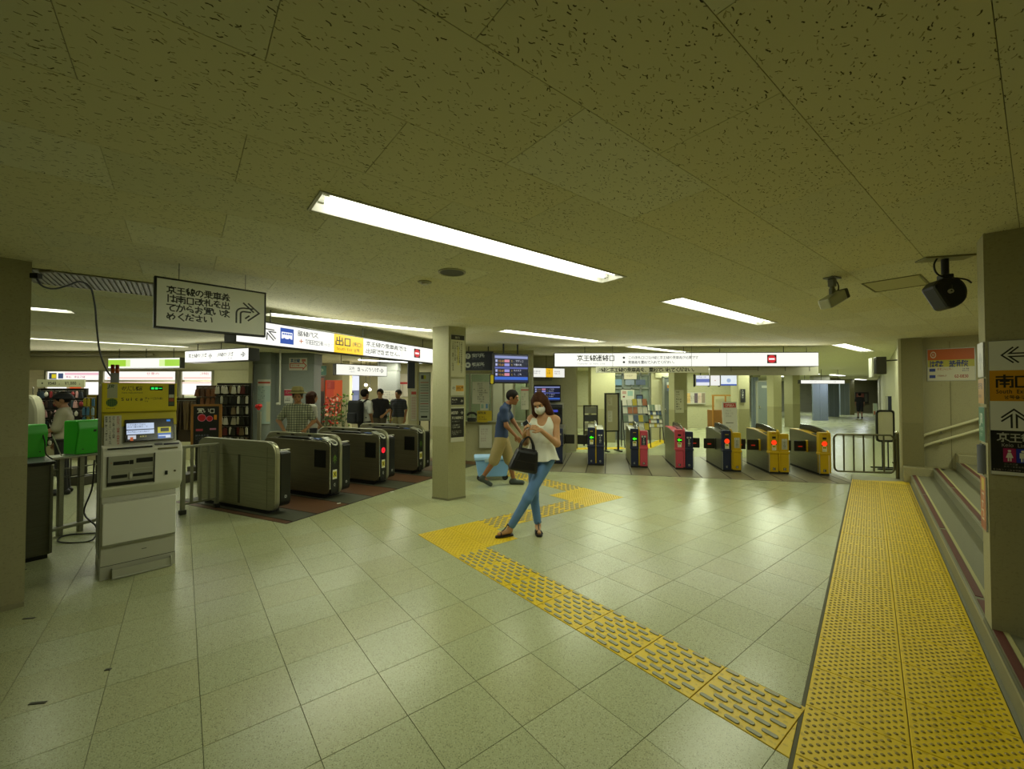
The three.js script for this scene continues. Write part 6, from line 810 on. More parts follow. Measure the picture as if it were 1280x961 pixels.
{ const P = at(900, 526, 15.0), g = thing('wooden_kiosk', 'brown wooden counter kiosk with an open frame beyond the navy gate', 'kiosk', [P.x, 0, P.z]); part('counter', rb(0.62, 0.98, 0.5, -0.03, 0.49, 0, 0.01), M('#7a4f1a', 0.5), g); part('post', [bx(0.05, 1.5, 0.05, -0.34, 0.75, 0.2), bx(0.05, 1.5, 0.05, 0.34, 0.75, 0.2), bx(0.04, 1.5, 0.04, 0.1, 0.75, 0.2)], M('#9a6a24', 0.5), g); part('beam', bx(0.74, 0.05, 0.06, 0, 1.5, 0.2), M('#a87a2c', 0.5), g); part('back_board', bx(0.4, 0.5, 0.02, 0.06, 1.22, -0.1), M('#b0ad8a', 0.6), g); }
{ const P = at(914, 540, 10.9), g = thing('white_notice_stand', 'white notice board with a red heading behind the navy gate', 'notice stand', [P.x, 0, P.z], 0.1); part('board', bx(0.4, 1.15, 0.025, 0, 0.78, 0).rotateX(-0.06), M('#c4c2b4', 0.55), g); part('leg', bx(0.03, 0.25, 0.05, -0.16, 0.12, 0.04), steel, g); part('leg', bx(0.03, 0.25, 0.05, 0.16, 0.12, 0.04), steel, g); part('print', plane(0.38, 1.12, 0, 0.78, 0.014).rotateX(-0.06), printed(220, 640, (c) => { fill(c, '#c2c0b4', 0, 0, 220, 640); fill(c, '#a02a24', 14, 8, 200, 70); jt(c, '口内出入', 40, 20, 38, 44, { color: '#d8c0b8' }); smallPrint(c, 40, 110, 150, 120, 3, '#9a9a90'); fill(c, '#55554c', 40, 300, 120, 10); smallPrint(c, 60, 350, 100, 120, 3, '#a0a098'); }), g); }
// far hall: blue-grey shutters, columns, lamps, lit sign
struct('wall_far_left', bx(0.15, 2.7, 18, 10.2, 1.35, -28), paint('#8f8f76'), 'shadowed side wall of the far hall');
{ const shutter = (label, px0, px1, d, m = blueGrey, top = 2.3) => { const a = at(px0, 500, d), b = at(px1, 500, d), w = b.x - a.x, g = thing('shutter', label, 'shutter', [(a.x + b.x) / 2, 0, -d], 0, 'blue-grey shutters in the far hall'); part('leaf', bx(w, top, 0.06, 0, top / 2, 0), m, g); for (let k = 0; k < 3; k++) part('panel_rib', bx(0.03, top, 0.09, -w / 2 + w * k / 2, top / 2, 0), M('#8a94a4', 0.35, 0.3), g); part('head_box', bx(w + 0.1, 0.28, 0.3, 0, top + 0.14, 0), paint('#8a8868'), g); };
  shutter('blue-grey shutter left of the far grey door', 940, 947, 19); shutter('blue-grey shutter right of the far grey door', 966, 972, 20); shutter('pale blue shutter behind the narrow cream column', 984, 992, 21); shutter('wide pale blue shutter in the middle of the far hall', 1016, 1034, 24); shutter('blue-grey shutter right of the wide pale one', 1036, 1048, 28); shutter('last blue-grey shutter before the far poster', 1050, 1061, 30);
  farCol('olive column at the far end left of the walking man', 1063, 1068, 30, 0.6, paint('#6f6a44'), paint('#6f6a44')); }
flat('far_poster', 'framed reddish poster on the end wall behind the walking man', 'poster', 1069, 1086, 490, 504, 33, (c, w, h) => { fill(c, '#1c1610', 0, 0, w, h); fill(c, '#6a3a2e', w * 0.1, h * 0.12, w * 0.55, h * 0.76); fill(c, '#4a4a3a', w * 0.7, h * 0.12, w * 0.22, h * 0.76); }, 120);
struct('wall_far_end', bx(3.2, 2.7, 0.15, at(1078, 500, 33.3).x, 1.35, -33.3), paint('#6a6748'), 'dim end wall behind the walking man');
litSign('far_lit_sign', 'long lit white sign deep in the far hall', at(1001, 479, 17.5), at(1056, 479, 17.8), 1.98, 0.16, 0.15, 640, 60, (c) => { fill(c, '#fafaf0', 0, 0, 640, 60); smallPrint(c, 120, 20, 160, 20, 1, '#bbb'); smallPrint(c, 480, 20, 40, 20, 1, '#999'); }, 1.0, 2);
const farLampAt = (x, z, len, l, pw = 30, col = 0xeef6ff) => { const g = thing('far_lamp', l, 'ceiling lamp', [x, CEIL - 0.008, z], TH, 'lamps of the far hall'); part('diffuser', bx(len, 0.03, 0.28, 0, -0.012, 0), new THREE.MeshStandardMaterial({ color: 0xffffff, emissive: 0xf6fbff, emissiveIntensity: 2.5 }), g); many('rim', [bx(len + 0.06, 0.02, 0.03, 0, -0.004, 0.155), bx(len + 0.06, 0.02, 0.03, 0, -0.004, -0.155)], white, g); areaLight(len, 0.28, V3(x, CEIL - 0.038, z), V3(x, 0, z), col, pw).rotation.set(-Math.PI / 2, 0, TH); };
for (const [px, py, len, l] of [[1047, 468.5, 1.8, 'far hall lamp right of the blank board'], [1005, 475, 1.2, 'small far hall lamp above the blue shutters'], [1076, 474, 2, 'far corridor lamp above the walking man']]) { const p = atH(px, py, CEIL); farLampAt(p.x, p.z, len, l); }
[[3, -12.6, 'lamp added behind the left part of the transfer sign'], [6, -14.2, 'lamp added behind the middle of the transfer sign'], [8, -13, 'lamp added behind the right part of the transfer sign'], [4.3, -16.8, 'lamp added above the leaflet racks'], [8, -17, 'lamp added above the wooden kiosk'], [11, -16, 'lamp added above the grey door with name plate'], [12, -20.5, 'lamp added before the blue-grey shutters'], [15, -21, 'lamp added beside the wide pale shutter'], [16.5, -25, 'lamp added near the last shutters'], [22, -30, 'lamp added near the end wall']].forEach(([x, z, l]) => farLampAt(x, z, 2.2, 'ceiling ' + l, 30, 0xf4ffdc));  // unseen lamps added behind the signs to brighten the far hall
[[-3.6, -12.9, 'lamp above the group of men', 2.2], [-7.4, -12.6, 'lamp added near the florist', 1.6], [-10.5, -11.5, 'lamp added inside the shop', 3]].forEach(([x, z, l, n]) => farLampAt(x, z, n, 'ceiling ' + l, 26, 0xfffbe0));  // the florist and shop lamps are added to lift dark corners
// along the right corridor wall
{ const P = at(1100, 457, 8.7), g = thing('wall_speaker', 'dark box loudspeaker on the corridor wall above the notice stand', 'speaker', [P.x, P.y, P.z], -0.5); part('cabinet', rb(0.17, 0.36, 0.2, 0, 0, 0, 0.012), M('#2c2a1e', 0.5), g); part('side_sign', rb(0.03, 0.4, 0.26, -0.14, -0.04, -0.02, 0.006), M('#c4c4b4', 0.4), g); part('bracket', bar([0.05, 0.1, -0.08], [0.42, 0.12, -0.1], 0.014), darkMetal, g); }
flat('corridor_poster', 'blue and white poster on the corridor wall behind the fence', 'poster', 1108, 1115, 495, 515, 9.4, (c, w, h) => { fill(c, '#232a4a', 0, 0, w, h); fill(c, '#b0b4b8', 0, 0, w * 0.3, h); }, 60);
flat('corridor_poster', 'pale poster strip farther along the corridor wall', 'poster', 1092, 1097, 504, 520, 14, (c, w, h) => { fill(c, '#a8b8c0', 0, 0, w, h); fill(c, '#b06a5a', 0, h * 0.6, w, h * 0.3); }, 60);
{ const P = at(728, 560, 12.6), g = thing('magazine_stand', 'small black magazine stand beside the olive column', 'stand', [P.x + 0.25, 0, P.z]); part('frame', [bx(0.04, 1.2, 0.04, -0.2, 0.6, 0), bx(0.04, 1.2, 0.04, 0.2, 0.6, 0), bx(0.44, 0.04, 0.04, 0, 1.2, 0)], black, g); for (let k = 0; k < 4; k++) part('tray', bx(0.36, 0.2, 0.03, 0, 0.35 + k * 0.24, 0.0).rotateX(0), M(['#3a3a34', '#8a8a80', '#2a2c34', '#5a5a50'][k], 0.5), g); }

{ const c = S2W(1.9, 8.3), g = thing('stair_lamp', 'fluorescent lamp above the stairs to the right of the pillar', 'ceiling lamp', [c[0], CEIL - 0.008, c[1]], STAIR_TURN); part('body', bx(0.24, 0.03, 2.3, 0, -0.008, 0), troughMat, g); for (const x of [-0.06, 0.06]) part('tube', new THREE.CylinderGeometry(0.016, 0.016, 2.2, 10).rotateX(Math.PI / 2).translate(x, -0.035, 0), tubeGlow, g); areaLight(0.22, 2.2, V3(c[0], CEIL - 0.07, c[1]), V3(c[0], 0, c[1]), TUBE_LIGHT, 17).rotation.set(-Math.PI / 2, 0, STAIR_TURN); }

// ---------------------------------------------------------------- people: distance fields meshed with surface nets
const lerp3 = (a, b, t) => [a[0] + (b[0] - a[0]) * t, a[1] + (b[1] - a[1]) * t, a[2] + (b[2] - a[2]) * t];
const add3 = (a, b, s = 1) => [a[0] + b[0] * s, a[1] + b[1] * s, a[2] + b[2] * s], sub3 = (a, b) => add3(a, b, -1), len3 = (a) => Math.hypot(...a), unit3 = (a) => { const l = len3(a) || 1; return [a[0] / l, a[1] / l, a[2] / l]; }, cross3 = (a, b) => [a[1] * b[2] - a[2] * b[1], a[2] * b[0] - a[0] * b[2], a[0] * b[1] - a[1] * b[0]];
const cap = (a, b, ra, rb_ = ra) => { const d = sub3(b, a), dd = d[0] * d[0] + d[1] * d[1] + d[2] * d[2] || 1e-9; return (x, y, z) => { const px = x - a[0], py = y - a[1], pz = z - a[2]; let t = (px * d[0] + py * d[1] + pz * d[2]) / dd; t = t < 0 ? 0 : t > 1 ? 1 : t; return Math.hypot(px - d[0] * t, py - d[1] * t, pz - d[2] * t) - (ra + (rb_ - ra) * t); }; };
const ell = (c, r) => { const m = Math.min(...r); return (x, y, z) => (Math.hypot((x - c[0]) / r[0], (y - c[1]) / r[1], (z - c[2]) / r[2]) - 1) * m; };
const smin = (a, b, k) => { const h = Math.max(k - Math.abs(a - b), 0) / k; return Math.min(a, b) - h * h * k / 4; };
const join = (list, k = 0.03) => (x, y, z) => { let d = 9; for (const f of list) d = smin(d, f(x, y, z), k); return d; };
function net(f, lo, hi, cell) {
  const n = [0, 1, 2].map((k) => Math.ceil((hi[k] - lo[k]) / cell) + 1), [nx, ny, nz] = n, v = new Float32Array(nx * ny * nz), id = new Int32Array(nx * ny * nz).fill(-1), pos = [], idx = [];
  for (let k = 0, q = 0; k < nz; k++) for (let j = 0; j < ny; j++) for (let i = 0; i < nx; i++, q++) v[q] = f(lo[0] + i * cell, lo[1] + j * cell, lo[2] + k * cell);
  const S = [1, nx, nx * ny];
  for (let k = 0; k < nz - 1; k++) for (let j = 0; j < ny - 1; j++) for (let i = 0; i < nx - 1; i++) {
    const q = i + j * nx + k * nx * ny; let m = 0, c = 0, sx = 0, sy = 0, sz = 0; const g = [];
    for (let b = 0; b < 8; b++) { const w = v[q + (b & 1) + ((b >> 1) & 1) * nx + (b >> 2) * nx * ny]; g.push(w); if (w < 0) m |= 1 << b; }
    if (m === 0 || m === 255) continue;
    for (let a = 0; a < 8; a++) for (const s of [1, 2, 4]) { if (a & s) continue; const b = a | s; if ((g[a] < 0) === (g[b] < 0)) continue; const t = g[a] / (g[a] - g[b]); sx += (a & 1) + (s === 1 ? t : 0); sy += ((a >> 1) & 1) + (s === 2 ? t : 0); sz += (a >> 2) + (s === 4 ? t : 0); c++; }
    id[q] = pos.length / 3; pos.push(lo[0] + (i + sx / c) * cell, lo[1] + (j + sy / c) * cell, lo[2] + (k + sz / c) * cell);
  }
  for (let k = 1; k < nz - 1; k++) for (let j = 1; j < ny - 1; j++) for (let i = 1; i < nx - 1; i++) {
    const q = i + j * nx + k * nx * ny;
    for (let a = 0; a < 3; a++) { const w0 = v[q] < 0, w1 = v[q + S[a]] < 0; if (w0 === w1) continue; const b = S[(a + 1) % 3], c = S[(a + 2) % 3], A = id[q], B = id[q - b], C = id[q - b - c], D = id[q - c]; if (A < 0 || B < 0 || C < 0 || D < 0) continue; if (w0) idx.push(A, B, C, A, C, D); else idx.push(A, C, B, A, D, C); }
  }
  const g = new THREE.BufferGeometry(); g.setAttribute('position', new THREE.Float32BufferAttribute(pos, 3)); g.setIndex(idx); g.computeVertexNormals(); g.setAttribute('uv', new THREE.Float32BufferAttribute(pos.filter((_, k) => k % 3 !== 2), 2)); return g;
}
function boundsOf(points, pad) { const lo = [9, 9, 9], hi = [-9, -9, -9]; for (const p of points) for (let k = 0; k < 3; k++) { lo[k] = Math.min(lo[k], p[k] - pad); hi[k] = Math.max(hi[k], p[k] + pad); } return [lo, hi]; }
const keepNormals = (list) => { const q = list.map((g) => g.toNonIndexed()); return mergeGeometries(q); };
// one hand: palm, four fingers of different length in two phalanges, thumb leaving the side of the palm
function handParts(wrist, dir, normal, curl, s, side) {
  const f = unit3(dir), across = unit3(cross3(f, normal)).map((v) => v * side), n = unit3(cross3(across, f)).map((v) => v * side), P = (a, b, c) => add3(add3(add3(wrist, f, a * s), across, b * s), n, c * s), out = [cap(P(0, 0, 0), P(0.045, 0, 0), 0.021 * s, 0.024 * s), cap(P(0.05, -0.022, 0), P(0.085, -0.026, 0), 0.014 * s), cap(P(0.05, 0.022, 0), P(0.08, 0.026, 0), 0.014 * s), cap(P(0.04, 0, 0), P(0.088, 0, 0), 0.015 * s)];
  const tips = [];
  [[-0.031, 0.062], [-0.0105, 0.072], [0.0105, 0.066], [0.031, 0.05]].forEach(([b, L], k) => { const r = (k === 3 ? 0.0072 : 0.0085) * s, a0 = P(0.086, b, 0), c1 = curl * 0.9, a1 = add3(add3(a0, f, Math.cos(c1) * L * 0.55 * s), n, -Math.sin(c1) * L * 0.55 * s), c2 = curl * 2, a2 = add3(add3(a1, f, Math.cos(c2) * L * 0.5 * s), n, -Math.sin(c2) * L * 0.5 * s); out.push(cap(a0, a1, r * 1.05, r), cap(a1, a2, r, r * 0.85)); tips.push(a1, a2); });
  const t0 = P(0.02, -0.024, -0.004), t1 = P(0.052, -0.048, -0.014), t2 = P(0.082, -0.05, -0.026); out.push(cap(t0, t1, 0.013 * s, 0.0105 * s), cap(t1, t2, 0.0105 * s, 0.0085 * s)); tips.push(t1, t2, wrist, P(0.1, 0, 0));
  return [out, tips];
}
function person(o) {
  const s = o.s || 1, J = o.J, g = thing('person', o.label, 'person', o.pos, o.turn || 0, o.group), lat = unit3(sub3(J.sL, J.sR)), skin = M(o.skin || '#b98a66', 0.55), cell = o.cell || 0.011, w = o.wide || 1;
  const off = (p, d) => add3(p, lat, d * s * w), torso = (e) => [cap(off(J.chest, 0.075), off(J.waist, 0.05), (0.095 + e) * s, (0.085 + e) * s), cap(off(J.chest, -0.075), off(J.waist, -0.05), (0.095 + e) * s, (0.085 + e) * s), cap(off(J.waist, 0.05), off(J.pelvis, 0.075), (0.085 + e) * s, (0.1 + e) * s), cap(off(J.waist, -0.05), off(J.pelvis, -0.075), (0.085 + e) * s, (0.1 + e) * s), cap(J.sL, J.sR, (0.055 + e) * s), cap(J.neck, J.chest, (0.06 + e) * s, (0.08 + e) * s), cap(add3(J.neck, [0, -0.01, 0]), lerp3(J.neck, J.sL, 0.8), (0.046 + e) * s, (0.05 + e) * s), cap(add3(J.neck, [0, -0.01, 0]), lerp3(J.neck, J.sR, 0.8), (0.046 + e) * s, (0.05 + e) * s)];
  const arm = (S, E, W, e, t) => t === undefined ? [cap(S, E, 0.046 * s + e, 0.037 * s + e), cap(E, W, 0.037 * s + e, 0.025 * s + e)] : [cap(S, lerp3(S, E, t), 0.05 * s + e, 0.046 * s + e)];
  const leg = (H, K, A, e, t) => t === undefined || t > 1 ? [cap(H, K, 0.082 * s + e, 0.054 * s + e), cap(K, t ? lerp3(K, A, t - 1) : A, 0.054 * s + e, (t ? 0.042 : 0.034) * s + e)] : [cap(H, lerp3(H, K, t), 0.088 * s + e, 0.075 * s + e)];
  const feet = [[J.aL, J.tL], [J.aR, J.tR]], bones = [cap(J.neck, J.head, 0.05 * s, 0.05 * s), ...torso(0), ...arm(J.sL, J.eL, J.wL, 0), ...arm(J.sR, J.eR, J.wR, 0), ...leg(J.hL, J.kL, J.aL, 0), ...leg(J.hR, J.kR, J.aR, 0), ...feet.map(([a, t]) => cap([a[0], a[1] - 0.03 * s, a[2]], [t[0], t[1] + 0.012, t[2]], 0.034 * s, 0.022 * s))];
  const all = Object.values(J), [lo, hi] = boundsOf(all, 0.14), geos = [net(join(bones, 0.03 * s), lo, hi, cell)];
  // head in its own space
  const Q = new THREE.Euler(...(o.headTurn || [0, 0, 0]), 'YXZ'), q = new THREE.Quaternion().setFromEuler(Q), HC = J.head, place = (geo) => { geo.scale(s, s, s).applyQuaternion(q).translate(...HC); return geo; };
  const face = join([ell([0, 0.03, -0.012], [0.076, 0.095, 0.096]), ell([0, -0.045, 0.02], [0.056, 0.066, 0.066]), cap([0, -0.088, 0.06], [0, -0.085, 0.055], 0.02), cap([0, 0.012, 0.086], [0, -0.022, 0.103], 0.007, 0.013), cap([-0.03, 0.034, 0.078], [0.03, 0.034, 0.078], 0.012), cap([-0.018, -0.056, 0.08], [0.018, -0.056, 0.08], 0.009), ell([0.078, -0.004, -0.008], [0.01, 0.031, 0.02]), ell([-0.078, -0.004, -0.008], [0.01, 0.031, 0.02])], 0.022), sockets = join([ell([0.032, 0.012, 0.096], [0.018, 0.012, 0.014]), ell([-0.032, 0.012, 0.096], [0.018, 0.012, 0.014])], 0.004), headF = (x, y, z) => -smin(-face(x, y, z), sockets(x, y, z), 0.012), hc = o.headCell || 0.0055;
  geos.push(place(net(headF, [-0.11, -0.13, -0.13], [0.11, 0.145, 0.13], hc)));
  for (const [W, E, spec, side] of [[J.wL, J.eL, o.handL || {}, 1], [J.wR, J.eR, o.handR || {}, -1]]) { const [parts_, tips] = handParts(W, spec.dir || sub3(W, E), spec.normal || [side * 0.9, 0, 0.4], spec.curl ?? 0.45, s, side), [l, h] = boundsOf(tips, 0.03); geos.push(net(join(parts_, 0.008), l, h, o.handCell || 0.005)); }
  part('body', keepNormals(geos), skin, g);
  for (const e of [-1, 1]) { part('eye', place(sp(0.0105, e * 0.031, 0.011, 0.0815, 1.25, 0.8, 0.7, 10)), M('#16110d', 0.3), g); part('eyebrow', place(bar([e * 0.014, 0.036, 0.089], [e * 0.046, 0.034, 0.079], 0.0045, 6)), M(o.brow || '#1c1410', 0.8), g); }
  part('lips', place(new THREE.SphereGeometry(0.01, 10, 6).scale(1.9, 0.55, 0.6).translate(0, -0.056, 0.0885)), M('#8f4a3e', 0.5), g);
  // hair
  const hairBase = (x, y, z) => { const a = (ell([0, 0.044, -0.02], [0.088, 0.104, 0.108])(x, y, z) + 0.0025 * Math.sin(x * 260 + y * 90) * Math.sin(z * 230 + y * 120)), cut = ell([0, -0.012, 0.092], [0.072, 0.088, 0.078])(x, y, z); return Math.max(Math.max(a, -cut), (o.hairLow ?? -0.06) - y); };
  const hairF = o.hairExtra ? (() => { const ex = join(o.hairExtra, 0.03); return (x, y, z) => smin(hairBase(x, y, z), ex(x, y, z), 0.02); })() : hairBase;
  part('hair', place(net(hairF, o.hairBox ? o.hairBox[0] : [-0.12, -0.12, -0.15], o.hairBox ? o.hairBox[1] : [0.12, 0.165, 0.12], hc)), M(o.hair || '#17120e', 0.7, 0, { specularIntensity: 0.3 }), g);
  // clothes
  const cloth = (name, f, pts, pad, m, c = cell) => part(name, net(f, ...boundsOf(pts, pad), c), m, g);
  if (o.shirt) {
    const c = o.shirt, f0 = join([...torso(0.014), ...(c.sleeve ? [...arm(J.sL, J.eL, J.wL, 0.014, c.sleeve), ...arm(J.sR, J.eR, J.wR, 0.014, c.sleeve)] : [])], 0.03 * s), neckHole = cap(add3(J.neck, [0, -0.01, 0]), add3(J.head, [0, 0.02, 0]), 0.062 * s, 0.075 * s);
    cloth('shirt', (x, y, z) => Math.max(f0(x, y, z), -neckHole(x, y, z), J.pelvis[1] + c.hem - y), [J.sL, J.sR, J.neck, J.chest, J.waist, J.pelvis, ...(c.sleeve ? [lerp3(J.sL, J.eL, c.sleeve), lerp3(J.sR, J.eR, c.sleeve)] : [])], 0.16, c.mat);
    if (c.collar) part('collar', new THREE.TorusGeometry(0.062 * s, 0.014, 8, 20).rotateX(Math.PI / 2 + 0.25).translate(J.neck[0], J.neck[1] + 0.015, J.neck[2] + 0.008), c.collar, g);
  }
  if (o.pants) { const t = o.pants.len, f = join([cap(off(J.pelvis, 0.075), off(lerp3(J.pelvis, J.waist, 0.35), 0.06), 0.112 * s, 0.1 * s), cap(off(J.pelvis, -0.075), off(lerp3(J.pelvis, J.waist, 0.35), -0.06), 0.112 * s, 0.1 * s), ...leg(J.hL, J.kL, J.aL, o.pants.ease ?? 0.012, t), ...leg(J.hR, J.kR, J.aR, o.pants.ease ?? 0.012, t)], 0.025); const top = J.pelvis[1] + 0.1; cloth('trousers', (x, y, z) => Math.max(f(x, y, z), y - top), [J.pelvis, J.waist, J.hL, J.hR, J.kL, J.kR, ...(t > 1 ? [lerp3(J.kL, J.aL, t - 1), lerp3(J.kR, J.aR, t - 1)] : [])], 0.15, o.pants.mat); }
  if (o.shoes) for (const [a, t] of feet) { const u = unit3([t[0] - a[0], 0, t[2] - a[2]]), heel = [a[0] - u[0] * 0.03, Math.max(0.038, a[1] - 0.045), a[2] - u[2] * 0.03], toe = [t[0], Math.max(0.03, t[1] + 0.012), t[2]]; const f = join([cap(heel, toe, 0.043, 0.036), cap(heel, [a[0], a[1] - 0.005, a[2]], 0.042, 0.042)], 0.03), bottom = Math.min(heel[1], toe[1]) - 0.03; cloth('shoe', (x, y, z) => Math.max(f(x, y, z), 0.004 - y), [heel, toe, a], 0.07, o.shoes, 0.007); void bottom; }
  return [g, J];
}
// a plain standing pose, about 1.65 m tall, facing +z
function stand(h, arms = {}) {
  const k = h / 1.66, P = (x, y, z) => [x * k, y * k, z * k];
  return { head: P(0, 1.545, 0.025), neck: P(0, 1.395, -0.005), chest: P(0, 1.24, 0), waist: P(0, 1.07, 0), pelvis: P(0, 0.93, 0), sL: P(0.165, 1.33, 0), sR: P(-0.165, 1.33, 0), eL: P(...(arms.eL || [0.225, 1.09, -0.02])), eR: P(...(arms.eR || [-0.225, 1.09, -0.02])), wL: P(...(arms.wL || [0.22, 0.86, 0.05])), wR: P(...(arms.wR || [-0.22, 0.86, 0.05])), hL: P(0.085, 0.87, 0), hR: P(-0.085, 0.87, 0), kL: P(0.095, 0.48, 0.012), kR: P(-0.095, 0.48, 0.012), aL: P(0.1, 0.085, -0.03), aR: P(-0.1, 0.085, -0.03), tL: P(0.115, 0.02, 0.14), tR: P(-0.115, 0.02, 0.14) };
}
// woven and striped cloth
const plaid = new THREE.MeshPhysicalMaterial({ map: canvasTex(256, 256, (c) => { fill(c, '#b9b89a', 0, 0, 256, 256); for (let k = 0; k < 4; k++) { fill(c, 'rgba(52,62,50,0.55)', k * 64, 0, 22, 256); fill(c, 'rgba(52,62,50,0.55)', 0, k * 64, 256, 22); fill(c, 'rgba(90,110,80,0.5)', k * 64 + 38, 0, 6, 256); fill(c, 'rgba(90,110,80,0.5)', 0, k * 64 + 38, 256, 6); } }, true), roughness: 0.8 }); plaid.map.repeat.set(6, 6);
const striped = new THREE.MeshPhysicalMaterial({ map: canvasTex(64, 256, (c) => { fill(c, '#23252c', 0, 0, 64, 256); for (let k = 0; k < 4; k++) fill(c, '#4a5262', 0, k * 64, 64, 16); }, true), roughness: 0.8 }); striped.map.repeat.set(6, 6);
const denim = M('#6288bd', 0.8), whiteCloth = M('#e2e2d4', 0.75), blackCloth = M('#17171b', 0.8);

// the woman in the foreground, looking down at her phone
{
  const J = { head: [0.02, 1.462, 0.05], neck: [0.065, 1.335, 0.0], chest: [0.06, 1.2, 0.0], waist: [0.045, 1.03, 0.0], pelvis: [0.035, 0.87, 0.0], sL: [0.195, 1.285, 0.075], sR: [-0.065, 1.285, -0.085], eL: [0.2, 1.035, 0.17], wL: [0.02, 1.19, 0.285], eR: [-0.145, 1.03, 0.02], wR: [-0.155, 1.15, 0.2], hL: [0.1, 0.83, 0.045], hR: [-0.03, 0.83, -0.04], kL: [-0.12, 0.43, 0.12], aL: [-0.315, 0.085, 0.07], tL: [-0.435, 0.025, 0.13], kR: [-0.045, 0.43, -0.03], aR: [0.005, 0.085, -0.06], tR: [0.01, 0.025, 0.085] };
  const hairBrown = '#45291a', [g] = person({ label: 'woman in white sleeveless top and blue jeans looking at her phone', pos: [0.292, 0, -4.74], J, s: 0.94, skin: '#b98a62', hair: hairBrown, brow: '#3a2414', headTurn: [0.42, -0.4, 0.12], cell: 0.009, headCell: 0.004, handCell: 0.004, wide: 0.92, hairLow: -0.2,
    hairExtra: [cap([0.07, 0.05, -0.02], [0.095, -0.1, 0.0], 0.04, 0.04), cap([0.095, -0.1, 0.0], [0.14, -0.25, 0.0], 0.042, 0.02), cap([-0.072, 0.05, -0.01], [-0.08, -0.1, 0.02], 0.034, 0.034), cap([-0.08, -0.1, 0.02], [-0.06, -0.2, 0.03], 0.032, 0.014), cap([0, 0.02, -0.07], [0.06, -0.17, -0.05], 0.06, 0.03), cap([0.045, 0.02, -0.07], [0.11, -0.2, -0.04], 0.05, 0.025)], hairBox: [[-0.16, -0.3, -0.16], [0.21, 0.165, 0.12]],
    handL: { normal: [0.3, 0.5, 0.6], curl: 0.5, dir: [-0.85, 0.35, -0.1] }, handR: { normal: [-0.8, -0.1, -0.2], curl: 0.75, dir: [0.1, 0.75, 0.35] }, pants: { mat: denim, len: 1.88, ease: 0.004 } });
  // sleeveless peplum top
  const lat = unit3(sub3(J.sL, J.sR)), off = (p, d) => add3(p, lat, d), tf = join([cap(off(J.chest, 0.07), off(J.waist, 0.048), 0.106, 0.092), cap(off(J.chest, -0.07), off(J.waist, -0.048), 0.106, 0.092), cap(off(add3(J.chest, [0, 0.0, 0]), 0.045), off(add3(J.chest, [0, 0.02, 0]), 0.045), 0.115), cap(off(J.sL, -0.045), off(lerp3(J.sL, J.chest, 0.7), 0), 0.058, 0.07), cap(off(J.sR, 0.045), off(lerp3(J.sR, J.chest, 0.7), 0), 0.058, 0.07)], 0.025), hole = cap([J.neck[0], J.neck[1] - 0.03, J.neck[2] + 0.03], [J.neck[0] - 0.06, J.neck[1] - 0.06, J.neck[2] + 0.13], 0.066, 0.07), hole2 = cap(J.neck, J.head, 0.062, 0.07);
  part('top', net((x, y, z) => Math.max(tf(x, y, z), -hole(x, y, z), -hole2(x, y, z), 1.0 - y), [-0.2, 0.95, -0.25], [0.32, 1.4, 0.25], 0.008), whiteCloth, g);
  { const pos = [], idx = [], N = 56, R = 12, c = [0.045, 0, 0.0], ax = lat, bz = [-lat[2], 0, lat[0]]; for (let r = 0; r <= R; r++) for (let k = 0; k < N; k++) { const t = r / R, a = k / N * Math.PI * 2, rip = 1 + 0.1 * t * Math.sin(a * 9 + 0.6), rx = (0.138 + 0.06 * t) * rip, rz = (0.1 + 0.06 * t) * rip, y = 1.035 - 0.19 * t + 0.012 * t * Math.sin(a * 4); pos.push(c[0] - 0.008 * t + ax[0] * Math.cos(a) * rx + bz[0] * Math.sin(a) * rz, y, c[2] + ax[2] * Math.cos(a) * rx + bz[2] * Math.sin(a) * rz); } for (let r = 0; r < R; r++) for (let k = 0; k < N; k++) { const a = r * N + k, b = r * N + (k + 1) % N; idx.push(a, a + N, b, b, a + N, b + N); } const q = new THREE.BufferGeometry(); q.setAttribute('position', new THREE.Float32BufferAttribute(pos, 3)); q.setAttribute('uv', new THREE.Float32BufferAttribute(new Float32Array(pos.length / 3 * 2), 2)); q.setIndex(idx); q.computeVertexNormals(); part('peplum', q, whiteCloth, g); }
  const Q = new THREE.Quaternion().setFromEuler(new THREE.Euler(0.42, -0.4, 0.12, 'YXZ')), onHead = (q) => q.scale(0.94, 0.94, 0.94).applyQuaternion(Q).translate(...J.head);
  const mf = join([ell([0, -0.05, 0.03], [0.064, 0.066, 0.074]), cap([0, 0.0, 0.085], [0, -0.025, 0.102], 0.012, 0.018)], 0.03); part('face_mask', onHead(net((x, y, z) => Math.max(mf(x, y, z), y + 0.004 - Math.abs(x) * 0.12, -0.105 - y, 0.022 - z), [-0.09, -0.13, -0.02], [0.09, 0.03, 0.14], 0.004)), M('#d8d8d2', 0.75), g); for (const e of [-1, 1]) part('mask_loop', onHead(bar([e * 0.056, -0.02, 0.045], [e * 0.08, 0.01, -0.005], 0.0025, 5)), white, g);
